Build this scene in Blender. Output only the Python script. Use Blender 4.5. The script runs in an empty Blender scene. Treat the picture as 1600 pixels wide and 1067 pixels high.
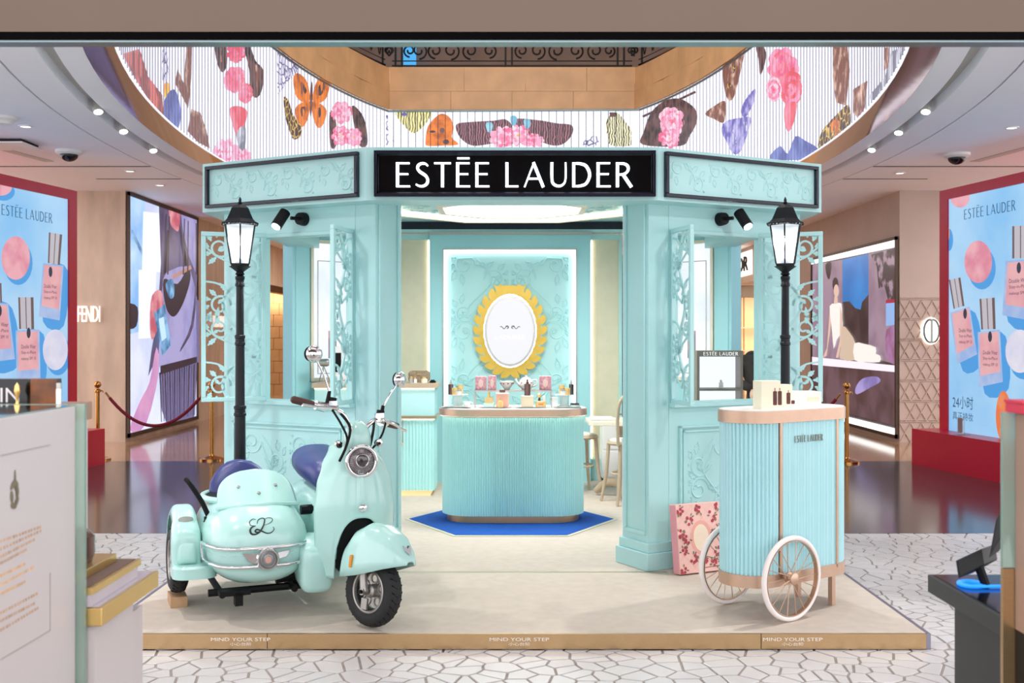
import bpy, bmesh, math, random
from math import sin, cos, pi, radians, sqrt, atan2, hypot
from mathutils import Vector, Matrix
from mathutils.bvhtree import BVHTree

scene = bpy.context.scene
col = scene.collection
random.seed(7)

# ------------------------------------------------------------------ camera
FPX, HZ, EYE = 1700.0, 523.0, 1.58          # focal length in pixels, horizon row, eye height
cam_d = bpy.data.cameras.new('camera')
cam = bpy.data.objects.new('camera', cam_d); col.objects.link(cam)
cam.location = (0, 0, EYE); cam.rotation_euler = (pi / 2, 0, 0)
cam_d.sensor_width = 36.0; cam_d.lens = FPX / 1600 * 36
cam_d.shift_y = -(533.5 - HZ) / 1600
cam_d.clip_start = 0.05; cam_d.clip_end = 200
cam_d.dof.use_dof = True; cam_d.dof.focus_distance = 6.6; cam_d.dof.aperture_fstop = 6.3
scene.camera = cam

# ------------------------------------------------------------------ light and exposure
scene.view_settings.view_transform = 'Standard'
scene.view_settings.look = 'None'
scene.view_settings.exposure = 0.2
scene.view_settings.gamma = 1.0
scene.view_settings.use_curve_mapping = False
scene.cycles.use_denoising = True
scene.cycles.max_bounces = 8
scene.cycles.diffuse_bounces = 4
scene.cycles.sample_clamp_indirect = 6
scene.cycles.blur_glossy = 0.5
scene.cycles.caustics_reflective = False
scene.cycles.caustics_refractive = False

world = bpy.data.worlds.new('World'); scene.world = world
world.use_nodes = True
world.node_tree.nodes['Background'].inputs[0].default_value = (0.98, 0.97, 1.0, 1)
world.node_tree.nodes['Background'].inputs[1].default_value = 2.0

def area(name, loc, target, sx, sy, power, color=(1, 1, 1), spread=180):
    d = bpy.data.lights.new(name, 'AREA'); d.shape = 'RECTANGLE'; d.size = sx; d.size_y = sy
    d.energy = power; d.color = color; d.spread = radians(spread)
    o = bpy.data.objects.new(name, d); col.objects.link(o); o.location = loc
    o.rotation_euler = (Vector(target) - Vector(loc)).to_track_quat('-Z', 'Y').to_euler()
    return o
def spot(name, loc, target, power, angle=40, blend=.5, radius=.05, color=(1, 1, 1)):
    d = bpy.data.lights.new(name, 'SPOT'); d.energy = power; d.spot_size = radians(angle); d.spot_blend = blend
    d.shadow_soft_size = radius; d.color = color
    o = bpy.data.objects.new(name, d); col.objects.link(o); o.location = loc
    o.rotation_euler = (Vector(target) - Vector(loc)).to_track_quat('-Z', 'Y').to_euler()
    return o
def point(name, loc, power, radius=.05, color=(1, 1, 1)):
    d = bpy.data.lights.new(name, 'POINT'); d.energy = power; d.shadow_soft_size = radius; d.color = color
    o = bpy.data.objects.new(name, d); col.objects.link(o); o.location = loc
    return o

area('atrium_light', (0, 12.5, 9.2), (0, 12.5, 0), 5, 11, 340, (1, .97, .95))
area('mall_downlights', (-7.4, 10.5, 3.66), (-7.4, 10.5, 0), 1.4, 8, 110, (1, .95, .93))
area('mall_downlights', (7.4, 10.5, 3.66), (7.4, 10.5, 0), 1.4, 8, 110, (1, .95, .93))
area('corridor_downlights', (0, 25.5, 3.66), (0, 25.5, 0), 9, 3, 300, (1, .9, .8))
area('shop_downlights', (0, .2, 3.2), (0, 2.6, 0.4), 5, 2.0, 14, (1, .93, .9))
spot('track_spot', (-3.0, 6.3, 3.66), (-1.2, 6.0, .3), 125, 46, .6, .06, (1, .97, .93))
spot('track_spot', (-1.2, 4.75, 3.66), (-1.0, 5.8, .5), 45, 46, .6, .06, (1, .97, .93))
spot('track_spot', (3.0, 6.3, 3.66), (1.4, 6.0, .3), 170, 44, .6, .05, (1, .97, .93))
spot('track_spot', (1.2, 4.75, 3.66), (1.5, 5.9, .7), 40, 44, .6, .06, (1, .97, .93))
spot('track_spot', (-2.6, 4.4, 3.66), (-1.5, 7.1, .9), 160, 52, .7, .1, (1, .98, .97))
spot('track_spot', (2.6, 4.4, 3.66), (1.5, 7.2, 1.5), 110, 52, .7, .1, (1, .98, .97))

# ------------------------------------------------------------------ helpers
def P(px, py, d): return Vector(((px - 800) / FPX * d, d, EYE - (py - HZ) / FPX * d))
def X(px, d): return (px - 800) / FPX * d
def Z(py, d): return EYE - (py - HZ) / FPX * d
def srgb(h):
    if isinstance(h, str):
        h = h.lstrip('#'); h = [int(h[i:i + 2], 16) / 255 for i in (0, 2, 4)]
    return tuple((c / 12.92 if c <= .04045 else ((c + .055) / 1.055) ** 2.4) for c in h) + (1,)

MATS = {}
def mat(name, color, rough=.5, metal=0., var=.04, scale=6., bump=0., bscale=40., emit=0., ecol=None, trans=0., coat=0., alpha=1., spec=None, stretch=None):
    """procedural principled material: noise-driven colour variation, optional fine relief"""
    if name in MATS: return MATS[name]
    m = bpy.data.materials.new(name); m.use_nodes = True
    nt = m.node_tree; b = nt.nodes['Principled BSDF']
    c = srgb(color) if isinstance(color, str) else tuple(color) + (1,)
    tc = nt.nodes.new('ShaderNodeTexCoord')
    src = tc.outputs['Object']
    if stretch:
        mp = nt.nodes.new('ShaderNodeMapping'); mp.inputs['Scale'].default_value = stretch
        nt.links.new(src, mp.inputs[0]); src = mp.outputs[0]
    no = nt.nodes.new('ShaderNodeTexNoise'); no.inputs['Scale'].default_value = scale; no.inputs['Detail'].default_value = 4
    nt.links.new(src, no.inputs['Vector'])
    mr = nt.nodes.new('ShaderNodeMapRange'); mr.inputs[1].default_value = .3; mr.inputs[2].default_value = .7
    mr.inputs[3].default_value = 1 - var; mr.inputs[4].default_value = 1 + var
    nt.links.new(no.outputs['Fac'], mr.inputs[0])
    mx = nt.nodes.new('ShaderNodeVectorMath'); mx.operation = 'SCALE'
    mx.inputs[0].default_value = c[:3]; nt.links.new(mr.outputs[0], mx.inputs['Scale'])
    nt.links.new(mx.outputs[0], b.inputs['Base Color'])
    b.inputs['Roughness'].default_value = rough; b.inputs['Metallic'].default_value = metal
    if spec is not None: b.inputs['Specular IOR Level'].default_value = spec
    if trans: b.inputs['Transmission Weight'].default_value = trans
    if coat: b.inputs['Coat Weight'].default_value = coat; b.inputs['Coat Roughness'].default_value = .08
    if alpha < 1: b.inputs['Alpha'].default_value = alpha
    if emit:
        b.inputs['Emission Strength'].default_value = emit
        if ecol is None: nt.links.new(mx.outputs[0], b.inputs['Emission Color'])
        else: b.inputs['Emission Color'].default_value = srgb(ecol) if isinstance(ecol, str) else tuple(ecol) + (1,)
    if bump:
        n2 = nt.nodes.new('ShaderNodeTexNoise'); n2.inputs['Scale'].default_value = bscale; n2.inputs['Detail'].default_value = 3
        nt.links.new(src, n2.inputs['Vector'])
        bp = nt.nodes.new('ShaderNodeBump'); bp.inputs['Strength'].default_value = bump; bp.inputs['Distance'].default_value = .01
        nt.links.new(n2.outputs['Fac'], bp.inputs['Height']); nt.links.new(bp.outputs[0], b.inputs['Normal'])
    MATS[name] = m
    return m
def screen_mat(name, color, strength=1., color2=None, scale=6., kind='noise', lo=.4, hi=.6):
    """a lit display: emits the picture's own colours, optionally two of them mixed by a texture"""
    if name in MATS: return MATS[name]
    m = bpy.data.materials.new(name); m.use_nodes = True
    nt = m.node_tree; b = nt.nodes['Principled BSDF']
    b.inputs['Base Color'].default_value = (.02, .02, .02, 1); b.inputs['Roughness'].default_value = .35
    b.inputs['Emission Strength'].default_value = strength
    b.inputs['Emission Color'].default_value = srgb(color)
    if color2:
        tc = nt.nodes.new('ShaderNodeTexCoord')
        if kind == 'voronoi':
            t = nt.nodes.new('ShaderNodeTexVoronoi'); t.feature = 'DISTANCE_TO_EDGE'; out = t.outputs['Distance']
        elif kind == 'wave':
            t = nt.nodes.new('ShaderNodeTexWave'); t.inputs['Distortion'].default_value = 6; out = t.outputs['Fac']
        else:
            t = nt.nodes.new('ShaderNodeTexNoise'); t.inputs['Detail'].default_value = 5; out = t.outputs['Fac']
        t.inputs['Scale'].default_value = scale
        if kind == 'wave' and name == 'bag_fringe': t.bands_direction = 'Y'; t.inputs['Distortion'].default_value = 1
        nt.links.new(tc.outputs['Object'], t.inputs['Vector'])
        mr = nt.nodes.new('ShaderNodeMapRange'); mr.inputs[1].default_value = lo; mr.inputs[2].default_value = hi
        nt.links.new(out, mr.inputs[0])
        mx = nt.nodes.new('ShaderNodeMix'); mx.data_type = 'RGBA'
        nt.links.new(mr.outputs[0], mx.inputs['Factor'])
        mx.inputs['A'].default_value = srgb(color); mx.inputs['B'].default_value = srgb(color2)
        nt.links.new(mx.outputs['Result'], b.inputs['Emission Color'])
    MATS[name] = m
    return m

class MB:
    """collects shapes that become ONE mesh"""
    def __init__(s): s.v = []; s.f = []
    def add(s, vs, fs):
        n = len(s.v); s.v += [Vector(v) for v in vs]; s.f += [tuple(i + n for i in f) for f in fs]; return s
    def corners(s, c):      # 8 corners: bottom 4 ccw, top 4 ccw
        return s.add(c, [(3, 2, 1, 0), (4, 5, 6, 7), (0, 1, 5, 4), (1, 2, 6, 5), (2, 3, 7, 6), (3, 0, 4, 7)])
    def box(s, x0, x1, y0, y1, z0, z1):
        return s.corners([(x0, y0, z0), (x1, y0, z0), (x1, y1, z0), (x0, y1, z0), (x0, y0, z1), (x1, y0, z1), (x1, y1, z1), (x0, y1, z1)])
    def prism(s, poly, fn, a, b, cap0=True, cap1=True):
        """poly of 2d points; fn(u, v, w) -> 3d; extruded from w=a to w=b"""
        n = len(poly); k = len(s.v)
        s.v += [Vector(fn(u, v, a)) for u, v in poly] + [Vector(fn(u, v, b)) for u, v in poly]
        s.f += [(k + i, k + (i + 1) % n, k + n + (i + 1) % n, k + n + i) for i in range(n)]
        if cap0: s.f.append(tuple(k + i for i in reversed(range(n))))
        if cap1: s.f.append(tuple(k + n + i for i in range(n)))
        return s
    def flat(s, poly, fn, w=0.):
        k = len(s.v); s.v += [Vector(fn(u, v, w)) for u, v in poly]; s.f.append(tuple(range(k, k + len(poly)))); return s
    def loft(s, rings, cap0=True, cap1=True, closed=True):
        k = len(s.v); n = len(rings[0])
        for r in rings: s.v += [Vector(p) for p in r]
        m = n if closed else n - 1
        for i in range(len(rings) - 1):
            for j in range(m):
                a, b = k + i * n + j, k + i * n + (j + 1) % n
                s.f.append((a, b, b + n, a + n))
        if cap0 and closed: s.f.append(tuple(k + i for i in reversed(range(n))))
        if cap1 and closed: s.f.append(tuple(k + (len(rings) - 1) * n + i for i in range(n)))
        return s
    def lathe(s, prof, c=(0, 0, 0), seg=20, axis='z', cap=True, a0=0., a1=2 * pi):
        full = abs(a1 - a0 - 2 * pi) < 1e-6
        rings = []
        for r, h in prof:
            ring = []
            for i in range(seg if full else seg + 1):
                a = a0 + (a1 - a0) * i / seg
                x, y = r * cos(a), r * sin(a)
                p = {'z': (x, y, h), 'y': (x, h, -y), 'x': (h, x, y)}[axis]
                ring.append(Vector(p) + Vector(c))
            rings.append(ring)
        return s.loft(rings, cap, cap, full)
    def tube(s, pts, r, seg=8, closed=False, cap=True, flat=1.):
        pts = [Vector(p) for p in pts]; n = len(pts)
        rs = r if isinstance(r, (list, tuple)) else [r] * n
        rings = []; up = None
        for i, p in enumerate(pts):
            if closed: t = pts[(i + 1) % n] - pts[i - 1]
            else: t = pts[min(i + 1, n - 1)] - pts[max(i - 1, 0)]
            if t.length < 1e-9: t = Vector((0, 0, 1))
            t.normalize()
            if up is None:
                up = Vector((0, 0, 1)) if abs(t.z) < .9 else Vector((1, 0, 0))
            a = (up - t * up.dot(t))
            if a.length < 1e-5: a = t.orthogonal()
            a.normalize(); up = a; b = t.cross(a)
            rings.append([p + rs[i] * (a * cos(2 * pi * j / seg) + b * sin(2 * pi * j / seg) * flat) for j in range(seg)])
        if closed: rings.append(rings[0]); return s.loft(rings, False, False)
        return s.loft(rings, cap, cap)
    def ell(s, c, r, seg=20, rings=12, M=None):
        prof = []
        for i in range(rings + 1):
            a = -pi / 2 + pi * i / rings
            prof.append((max(cos(a), 1e-4), sin(a)))
        m = MB().lathe(prof, seg=seg)
        for v in m.v:
            q = Vector((v.x * r[0], v.y * r[1], v.z * r[2]))
            if M is not None: q = M @ q
            v[:] = q + Vector(c)
        return s.add(m.v, m.f)
    def merge(s, o): return s.add(o.v, o.f)
    def xf(s, M):
        s.v = [M @ v for v in s.v]; return s
    def ribbon(s, pts, w, fn, a, b):
        """flat stroke (2d polyline of given widths) extruded along w of fn"""
        n = len(pts); ws = w if isinstance(w, (list, tuple)) else [w] * n
        L, R = [], []
        for i in range(n):
            p = Vector(pts[i]); q = Vector(pts[min(i + 1, n - 1)]) - Vector(pts[max(i - 1, 0)])
            if q.length < 1e-9: q = Vector((1, 0))
            q.normalize(); nn = Vector((-q.y, q.x)) * ws[i] / 2
            L.append(p + nn); R.append(p - nn)
        k = len(s.v)
        for i in range(n):
            s.v += [Vector(fn(R[i].x, R[i].y, a)), Vector(fn(L[i].x, L[i].y, a)), Vector(fn(R[i].x, R[i].y, b)), Vector(fn(L[i].x, L[i].y, b))]
        for i in range(n - 1):
            q = k + 4 * i; r_ = q + 4
            s.f += [(q + 2, r_ + 2, r_ + 3, q + 3), (q, q + 1, r_ + 1, r_), (q, r_, r_ + 2, q + 2), (q + 1, q + 3, r_ + 3, r_ + 1)]
        e = k + 4 * (n - 1)
        s.f += [(k, k + 2, k + 3, k + 1), (e, e + 1, e + 3, e + 2)]
        return s

WM = {}      # world matrix of every thing and part
def wm(o): return WM.get(o.name, Matrix.Identity(4))
def mesh_of(name, mb, smooth=True, angle=38, weld=0.):
    me = bpy.data.meshes.new(name)
    me.from_pydata([tuple(v) for v in mb.v], [], mb.f); me.validate(); 
    bm = bmesh.new(); bm.from_mesh(me)
    if weld: bmesh.ops.remove_doubles(bm, verts=bm.verts, dist=weld)
    bmesh.ops.recalc_face_normals(bm, faces=bm.faces); bm.to_mesh(me); bm.free()
    if smooth:
        me.polygons.foreach_set('use_smooth', [True] * len(me.polygons))
        me.set_sharp_from_angle(angle=radians(angle))
    me.update()
    return me
def part(name, mb, m, parent, label=None, world=True, smooth=True, kind=None, bevel=0., angle=38, weld=0.):
    """one mesh object under its thing; shape given in world coordinates unless world=False"""
    if world: mb = MB().add(mb.v, mb.f).xf(wm(parent).inverted())
    o = bpy.data.objects.new(name, mesh_of(name, mb, smooth, angle, weld)); col.objects.link(o)
    if m: o.data.materials.append(m)
    o.parent = parent; WM[o.name] = wm(parent)
    if label: o['label'] = label
    if kind: o['kind'] = kind
    if bevel: bev(o, bevel)
    return o
def bev(o, w, seg=2):
    b = o.modifiers.new('bevel', 'BEVEL'); b.width = w; b.segments = seg; b.limit_method = 'ANGLE'; b.angle_limit = radians(50)
    return o
def thing(name, label, cat, loc=(0, 0, 0), rotz=0., group=None):
    o = bpy.data.objects.new(name, None); col.objects.link(o); o.empty_display_size = .1
    o.location = loc; o.rotation_euler = (0, 0, rotz)
    o['label'] = label; o['category'] = cat
    if group: o['group'] = group
    WM[o.name] = Matrix.Translation(Vector(loc)) @ Matrix.Rotation(rotz, 4, 'Z')
    return o
def single(name, mb, m, label=None, cat=None, group=None, kind=None, smooth=True, bevel=0., angle=38):
    """a thing that is one mesh; origin at its base"""
    xs = [v.x for v in mb.v]; ys = [v.y for v in mb.v]; zs = [v.z for v in mb.v]
    c = Vector(((min(xs) + max(xs)) / 2, (min(ys) + max(ys)) / 2, min(zs)))
    q = MB().add(mb.v, mb.f).xf(Matrix.Translation(-c))
    o = bpy.data.objects.new(name, mesh_of(name, q, smooth, angle)); col.objects.link(o); o.location = c
    if m: o.data.materials.append(m)
    if label: o['label'] = label
    if cat: o['category'] = cat
    if group: o['group'] = group
    if kind: o['kind'] = kind
    WM[o.name] = Matrix.Translation(c)
    if bevel: bev(o, bevel)
    return o
def struct(name, mb, m, **k): return single(name, mb, m, kind='structure', **k)
def copy_tree(o, parent=None, loc=None, rotz=None, label=None, group=None):
    c = o.copy(); col.objects.link(c); c.parent = parent
    if loc is not None: c.location = loc
    if rotz is not None: c.rotation_euler = (0, 0, rotz)
    if label: c['label'] = label
    if group: c['group'] = group
    for ch in list(o.children): copy_tree(ch, c)
    return c

def catmull(pts, n=6, closed=False):
    pts = [Vector(p) for p in pts]; m = len(pts); out = []
    rng = range(m) if closed else range(m - 1)
    for i in rng:
        p0 = pts[(i - 1) % m] if closed or i > 0 else pts[0]
        p1 = pts[i]; p2 = pts[(i + 1) % m]
        p3 = pts[(i + 2) % m] if closed or i + 2 < m else pts[-1]
        for j in range(n):
            t = j / n
            out.append(.5 * ((2 * p1) + (p2 - p0) * t + (2 * p0 - 5 * p1 + 4 * p2 - p3) * t * t + (3 * p1 - p0 - 3 * p2 + p3) * t ** 3))
    if not closed: out.append(pts[-1])
    return out
def smooth_poly(pts, n=5): return [tuple(p) for p in catmull(pts, n, True)]
def ellipse(cx, cy, rx, ry, n=24, rot=0.):
    return [(cx + rx * cos(t) * cos(rot) - ry * sin(t) * sin(rot), cy + rx * cos(t) * sin(rot) + ry * sin(t) * cos(rot)) for t in [2 * pi * i / n for i in range(n)]]
def rrect(x0, x1, y0, y1, r, n=5):
    out = []
    for cx, cy, a in ((x1 - r, y1 - r, 0), (x0 + r, y1 - r, pi / 2), (x0 + r, y0 + r, pi), (x1 - r, y0 + r, 3 * pi / 2)):
        out += [(cx + r * cos(a + pi / 2 * i / n), cy + r * sin(a + pi / 2 * i / n)) for i in range(n + 1)]
    return out
def rbox(mb, x0, x1, y0, y1, z0, z1, r=.01, n=3):
    return mb.prism(rrect(x0, x1, y0, y1, r, n), lambda u, v, w: (u, v, w), z0, z1)
def frame_fn(o, ux, uy, n=None):
    """plane with origin o, axes ux, uy and normal n (towards the viewer)"""
    o, ux, uy = Vector(o), Vector(ux), Vector(uy)
    n = Vector(n) if n is not None else ux.cross(uy).normalized()
    return lambda u, v, w: o + ux * u + uy * v + n * w
def clip_poly(poly, edges):
    """Sutherland-Hodgman against half planes (a, b, c): a x + b y + c >= 0"""
    for a, b, c in edges:
        out = []
        for i in range(len(poly)):
            p, q = poly[i - 1], poly[i]
            dp, dq = a * p[0] + b * p[1] + c, a * q[0] + b * q[1] + c
            if dp >= 0 and dq >= 0: out.append(q)
            elif dp >= 0 > dq or dq >= 0 > dp:
                t = dp / (dp - dq); r = (p[0] + (q[0] - p[0]) * t, p[1] + (q[1] - p[1]) * t)
                out.append(r)
                if dq >= 0: out.append(q)
        poly = out
        if len(poly) < 3: return []
    return poly

# lettering of the brand: humanist capitals, thick stems and thin bars
def glyph(ch):
    t, n = .108, .056
    H = lambda y, w: ([(0, y), (w, y)], n)
    V = ([(t / 2, 0), (t / 2, 1)], t)
    if ch in 'EĒ':
        g = [V, H(1 - n / 2, .5), H(.53, .45), H(n / 2, .52)]
        if ch == 'Ē': g.append(([(.04, 1.17), (.5, 1.17)], n * .9))
        return g, .52
    if ch == 'S':
        c = catmull([(.46, .86), (.38, .945), (.25, .965), (.12, .9), (.08, .77), (.15, .64), (.27, .55), (.40, .44), (.46, .28), (.42, .13), (.3, .045), (.16, .04), (.02, .11)], 4)
        m = len(c); return [([tuple(p) for p in c], [n + (t - n) * sin(pi * i / (m - 1)) for i in range(m)])], .5
    if ch == 'T': return [([(.31, 0), (.31, 1)], t), H(1 - n / 2, .62)], .62
    if ch == 'L': return [V, H(n / 2, .48)], .48
    if ch == 'A': return [([(.03, 0), (.38, 1)], n), ([(.36, 1), (.73, 0)], t), ([(.15, .34), (.6, .34)], n)], .78
    if ch == 'U':
        c = catmull([(.07, 1), (.07, .35), (.13, .13), (.32, .04), (.5, .12), (.58, .35), (.58, 1)], 5)
        m = len(c); return [([tuple(p) for p in c], [t + (n - t) * i / (m - 1) for i in range(m)])], .63
    if ch == 'D':
        c = catmull([(.06, .96), (.28, .955), (.52, .85), (.65, .5), (.52, .15), (.28, .045), (.06, .04)], 5)
        m = len(c); return [V, ([tuple(p) for p in c], [n + (t - n) * sin(pi * i / (m - 1)) for i in range(m)])], .71
    if ch == 'R':
        c = catmull([(.06, .96), (.28, .955), (.42, .88), (.46, .74), (.40, .6), (.26, .52), (.06, .51)], 4)
        m = len(c); return [V, ([tuple(p) for p in c], [n + (t * .9 - n) * sin(pi * i / (m - 1)) for i in range(m)]), ([(.26, .52), (.58, 0)], t)], .6
    return [], .3
def brand_letters(width, height, s='ESTĒE LAUDER', only=None):
    """list of strokes per letter, laid out from u=0..width, v=0..height"""
    out = []; u = 0.; gap = .2
    for ch in s:
        g, w = glyph(ch)
        if ch != ' ': out.append((u, g))
        u += w + (gap if ch != ' ' else .1)
    tot = u - gap; k = width / tot
    res = []
    for u0, g in out:
        res.append([([((u0 + x) * k, y * height) for x, y in pts], [q * (k * .5 + height * .5) for q in (w if isinstance(w, list) else [w] * len(pts))]) for pts, w in g])
    return res
def brand_sign(parent, fn, width, height, depth, m, name='letter', joined=False):
    big = MB()
    for L in brand_letters(width, height):
        mb = MB()
        for i, (pts, w) in enumerate(L): mb.ribbon(pts, w, fn, 0, depth + i * depth * .02)
        if joined: big.merge(mb)
        else: part(name, mb, m, parent, smooth=False)
    if joined: return part(name, big, m, parent, smooth=False)
_txt = {}
def text_mesh(s):
    if s in _txt: return _txt[s]
    c = bpy.data.curves.new('lettering', 'FONT'); c.body = s; c.size = 1; c.resolution_u = 3
    o = bpy.data.objects.new('lettering', c); col.objects.link(o)
    dg = bpy.context.evaluated_depsgraph_get(); e = o.evaluated_get(dg); me = e.to_mesh()
    vs = [(v.co.x, v.co.y) for v in me.vertices]; fs = [tuple(p.vertices) for p in me.polygons]
    e.to_mesh_clear(); bpy.data.objects.remove(o); bpy.data.curves.remove(c)
    xs = [v[0] for v in vs]; ys = [v[1] for v in vs]
    x0, x1, y0, y1 = min(xs), max(xs), min(ys), max(ys)
    _txt[s] = ([((x - x0) / (x1 - x0), (y - y0) / (y1 - y0)) for x, y in vs], fs)
    return _txt[s]
def text_part(s, fn, w, h, m, parent, off=.002, name='lettering', sk=0.):
    vs, fs = text_mesh(s)
    mb = MB().add([fn(x * w + sk * y * h, y * h, off) for x, y in vs], fs)
    return part(name, mb, m, parent, smooth=False)

# ornament: scrolling vine with spiral tendrils and acanthus leaves inside w x h
def vine(w, h, seed, n=4, density=1.):
    R = random.Random(seed); strokes = []; leaves = []; step = h / n
    def leaf(x, y, a, L, W):
        pts = []; k = 4
        for i in range(k * 2 + 1):
            t = i / (k * 2); side = W * sin(pi * min(1, t * 1.05)) * (1 if i % 2 else .6)
            pts.append((t * L, side))
        low = [(q[0], -q[1]) for q in reversed(pts[1:-1])]
        leaves.append([(x + p * cos(a) - q * sin(a), y + p * sin(a) + q * cos(a)) for p, q in pts + low])
    main = [(w * .5 + w * .2 * sin(pi * i / 8 + .6), i / 8 * step) for i in range(n * 8 + 1)]
    strokes.append((main, .022, .016))
    r = min(w * .2, step * .33)
    for i in range(n):
        for sd in (-1, 1):
            cx, cy = w * (.5 + sd * .25), (i + .5 + sd * .22 * (1 if i % 2 else -1)) * step
            d = sd if i % 2 else -sd; a0 = pi if sd > 0 else 0
            q = [(cx + r * (1 - .78 * t) * cos(a0 + d * t * 2.7 * pi), cy + r * (1 - .78 * t) * sin(a0 + d * t * 2.7 * pi)) for t in [k / 25 for k in range(26)]]
            mj = main[min(int((i + .5) * 8) + (-3 if d * sd > 0 else 1), len(main) - 1)]
            lead = [tuple(p) for p in catmull([mj, ((mj[0] + q[0][0]) / 2, (mj[1] + q[0][1]) / 2 - d * sd * r * .15), q[0]], 4)]
            strokes.append((lead + q, .020, .009))
            leaf(q[-1][0], q[-1][1], R.uniform(0, 6.28), r * .55, r * .2)
            for k in range(5):
                if R.random() > density: continue
                an = a0 + pi + (k - 2) * .62 * d; b = (cx + r * .92 * cos(an), cy + r * .92 * sin(an))
                leaf(b[0], b[1], an + d * .5, r * R.uniform(.75, 1.15), r * .27)
            an = R.uniform(.6, 1.0) * sd
            leaf(mj[0], mj[1], pi / 2 - an, step * .3, step * .075)
    return strokes, leaves
def inside(poly, w, h, m=.0): return clip_poly(poly, [(1, 0, -m), (-1, 0, w - m), (0, 1, -m), (0, -1, h - m)])
def relief(mb, fn, w, h, seed, n=3, r=.006, cells=1, density=1.):
    """raised vine ornament on a plane: thin rounded ridges"""
    cw = w / cells
    for c in range(cells):
        st, lv = vine(cw, h, seed + c, n, density)
        for pts, a, b in st:
            q = [p for p in pts if .02 < p[0] < cw - .02 and .02 < p[1] < h - .02]
            if len(q) > 2: mb.tube([fn(c * cw + p[0], p[1], 0) for p in q], r, 5)
        for lf in lv:
            q = inside(lf, cw, h, .02)
            if len(q) > 3: mb.tube([fn(c * cw + p[0], p[1], 0) for p in q], r * .62, 4, closed=True)
    return mb

# ------------------------------------------------------------------ materials
TEAL = mat('teal_paint', '#b4e1e2', .42, var=.02, scale=3)
TEALD = mat('teal_lacquer', '#a4dbe0', .38, var=.02, scale=3)
FLUTE = mat('teal_fluted_lacquer', '#b2e8e6', .4, var=.02)
MINT = mat('mint_body_paint', '#b0dcd6', .26, var=.01, coat=.5)
NAVY = mat('navy_gloss', '#0c1226', .25, var=.05)
NAVYL = mat('navy_leather', '#2c3570', .38, var=.08, scale=20, bump=.1, bscale=120)
BLACK = mat('black_plastic', '#0b0c0f', .5, var=.05, spec=.2)
MATTBLK = mat('matt_black', '#040405', .9, spec=.05)
BLKM = mat('black_cast_iron', '#0c1017', .38, var=.1, scale=30, bump=.05, spec=.3)
CHROME = mat('chrome', '#e8e8ea', .08, metal=1., var=.02)
STEEL = mat('brushed_steel', '#b9b6b2', .32, metal=1., var=.05, scale=60)
BRASS = mat('brushed_brass', '#c2a178', .32, metal=.9, var=.06, scale=50, stretch=(1, 1, 12))
ROSEG = mat('rose_gold_band', '#cfae97', .38, metal=.75, var=.04, scale=20)
GOLD = mat('polished_gold', '#e2c27c', .28, metal=1., var=.05)
BRONZE = mat('bronze_anodised', '#7c5b44', .35, metal=.7, var=.1, scale=5)
WHITE = mat('white_lacquer', '#f0eeec', .35, var=.015)
CREAM = mat('cream_laminate', '#e9e0cb', .5, var=.03)
RUBBER = mat('tyre_rubber', '#17181a', .7, var=.1, scale=40, bump=.1)
STAGE = mat('stage_carpet_cream', '#cabdb0', .85, var=.05, scale=14, bump=.12, bscale=260)
WOODW = mat('champagne_wood', '#c9b79d', .5, var=.08, scale=10, stretch=(1, 1, .2))
LIT = mat('warm_led_strip', '#fff3dc', .5, emit=2.6, ecol='#fff1d6')
LITW = mat('white_led_panel', '#ffffff', .5, emit=2.0, ecol='#fbfdff')
SCREENWHITE = screen_mat('screen_white', '#f4f5ff', 1.0)
BLACKGLOSS = mat('black_gloss_acrylic', '#08090c', .12, var=.02)
RED = mat('red_lacquer', '#c8143c', .3, var=.03)
GLASS = mat('clear_glass', '#f4fffb', .04, trans=1., var=0, alpha=.35)
# ================================================================== SETTING: floor
GROUT = mat('paving_grout', '#a0968f', .9, var=.12, scale=30, bump=.2)
STONE = mat('paving_stone_white', '#cecbcb', .32, var=.07, scale=3.2, bump=.03, bscale=60)
def terrazzo():
    m = mat('dark_terrazzo', '#34343c', .13, var=.18, scale=1.2)
    nt = m.node_tree; b = nt.nodes['Principled BSDF']
    tc = nt.nodes.new('ShaderNodeTexCoord'); v = nt.nodes.new('ShaderNodeTexVoronoi'); v.inputs['Scale'].default_value = 60
    nt.links.new(tc.outputs['Object'], v.inputs['Vector'])
    mr = nt.nodes.new('ShaderNodeMapRange'); mr.inputs[1].default_value = .10; mr.inputs[2].default_value = .22; mr.inputs[3].default_value = .55; mr.inputs[4].default_value = 0
    nt.links.new(v.outputs['Distance'], mr.inputs[0])
    mx = nt.nodes.new('ShaderNodeMix'); mx.data_type = 'RGBA'; mx.inputs['B'].default_value = srgb('#b7aca2')
    src = b.inputs['Base Color'].links[0].from_socket
    nt.links.new(src, mx.inputs['A']); nt.links.new(mr.outputs[0], mx.inputs['Factor'])
    nt.links.new(mx.outputs['Result'], b.inputs['Base Color'])
    return m
TERRAZZO = terrazzo()
MARBLE = mat('beige_marble_floor', '#b58f6f', .1, var=.12, scale=1.6)
TAN = mat('tan_stone_cladding', '#c9b19b', .45, var=.16, scale=4.5, stretch=(1, 1, .3))
TANR = mat('tan_stone_cladding_pale', '#c6b3a6', .5, var=.05, scale=2.2)
PALEC = mat('ceiling_white', '#faf9ff', .6, var=.01, scale=2)
SLOT = mat('ceiling_slot_black', '#1a1a1e', .7)
GROOVE = mat('ceiling_groove_grey', '#c9c8c2', .6, var=.03)
BROWN = mat('brown_header_panel', '#5a4537', .4, var=.04, scale=2)
SATIN = mat('satin_metal_edge', '#7e8f90', .3, metal=.8)

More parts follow.
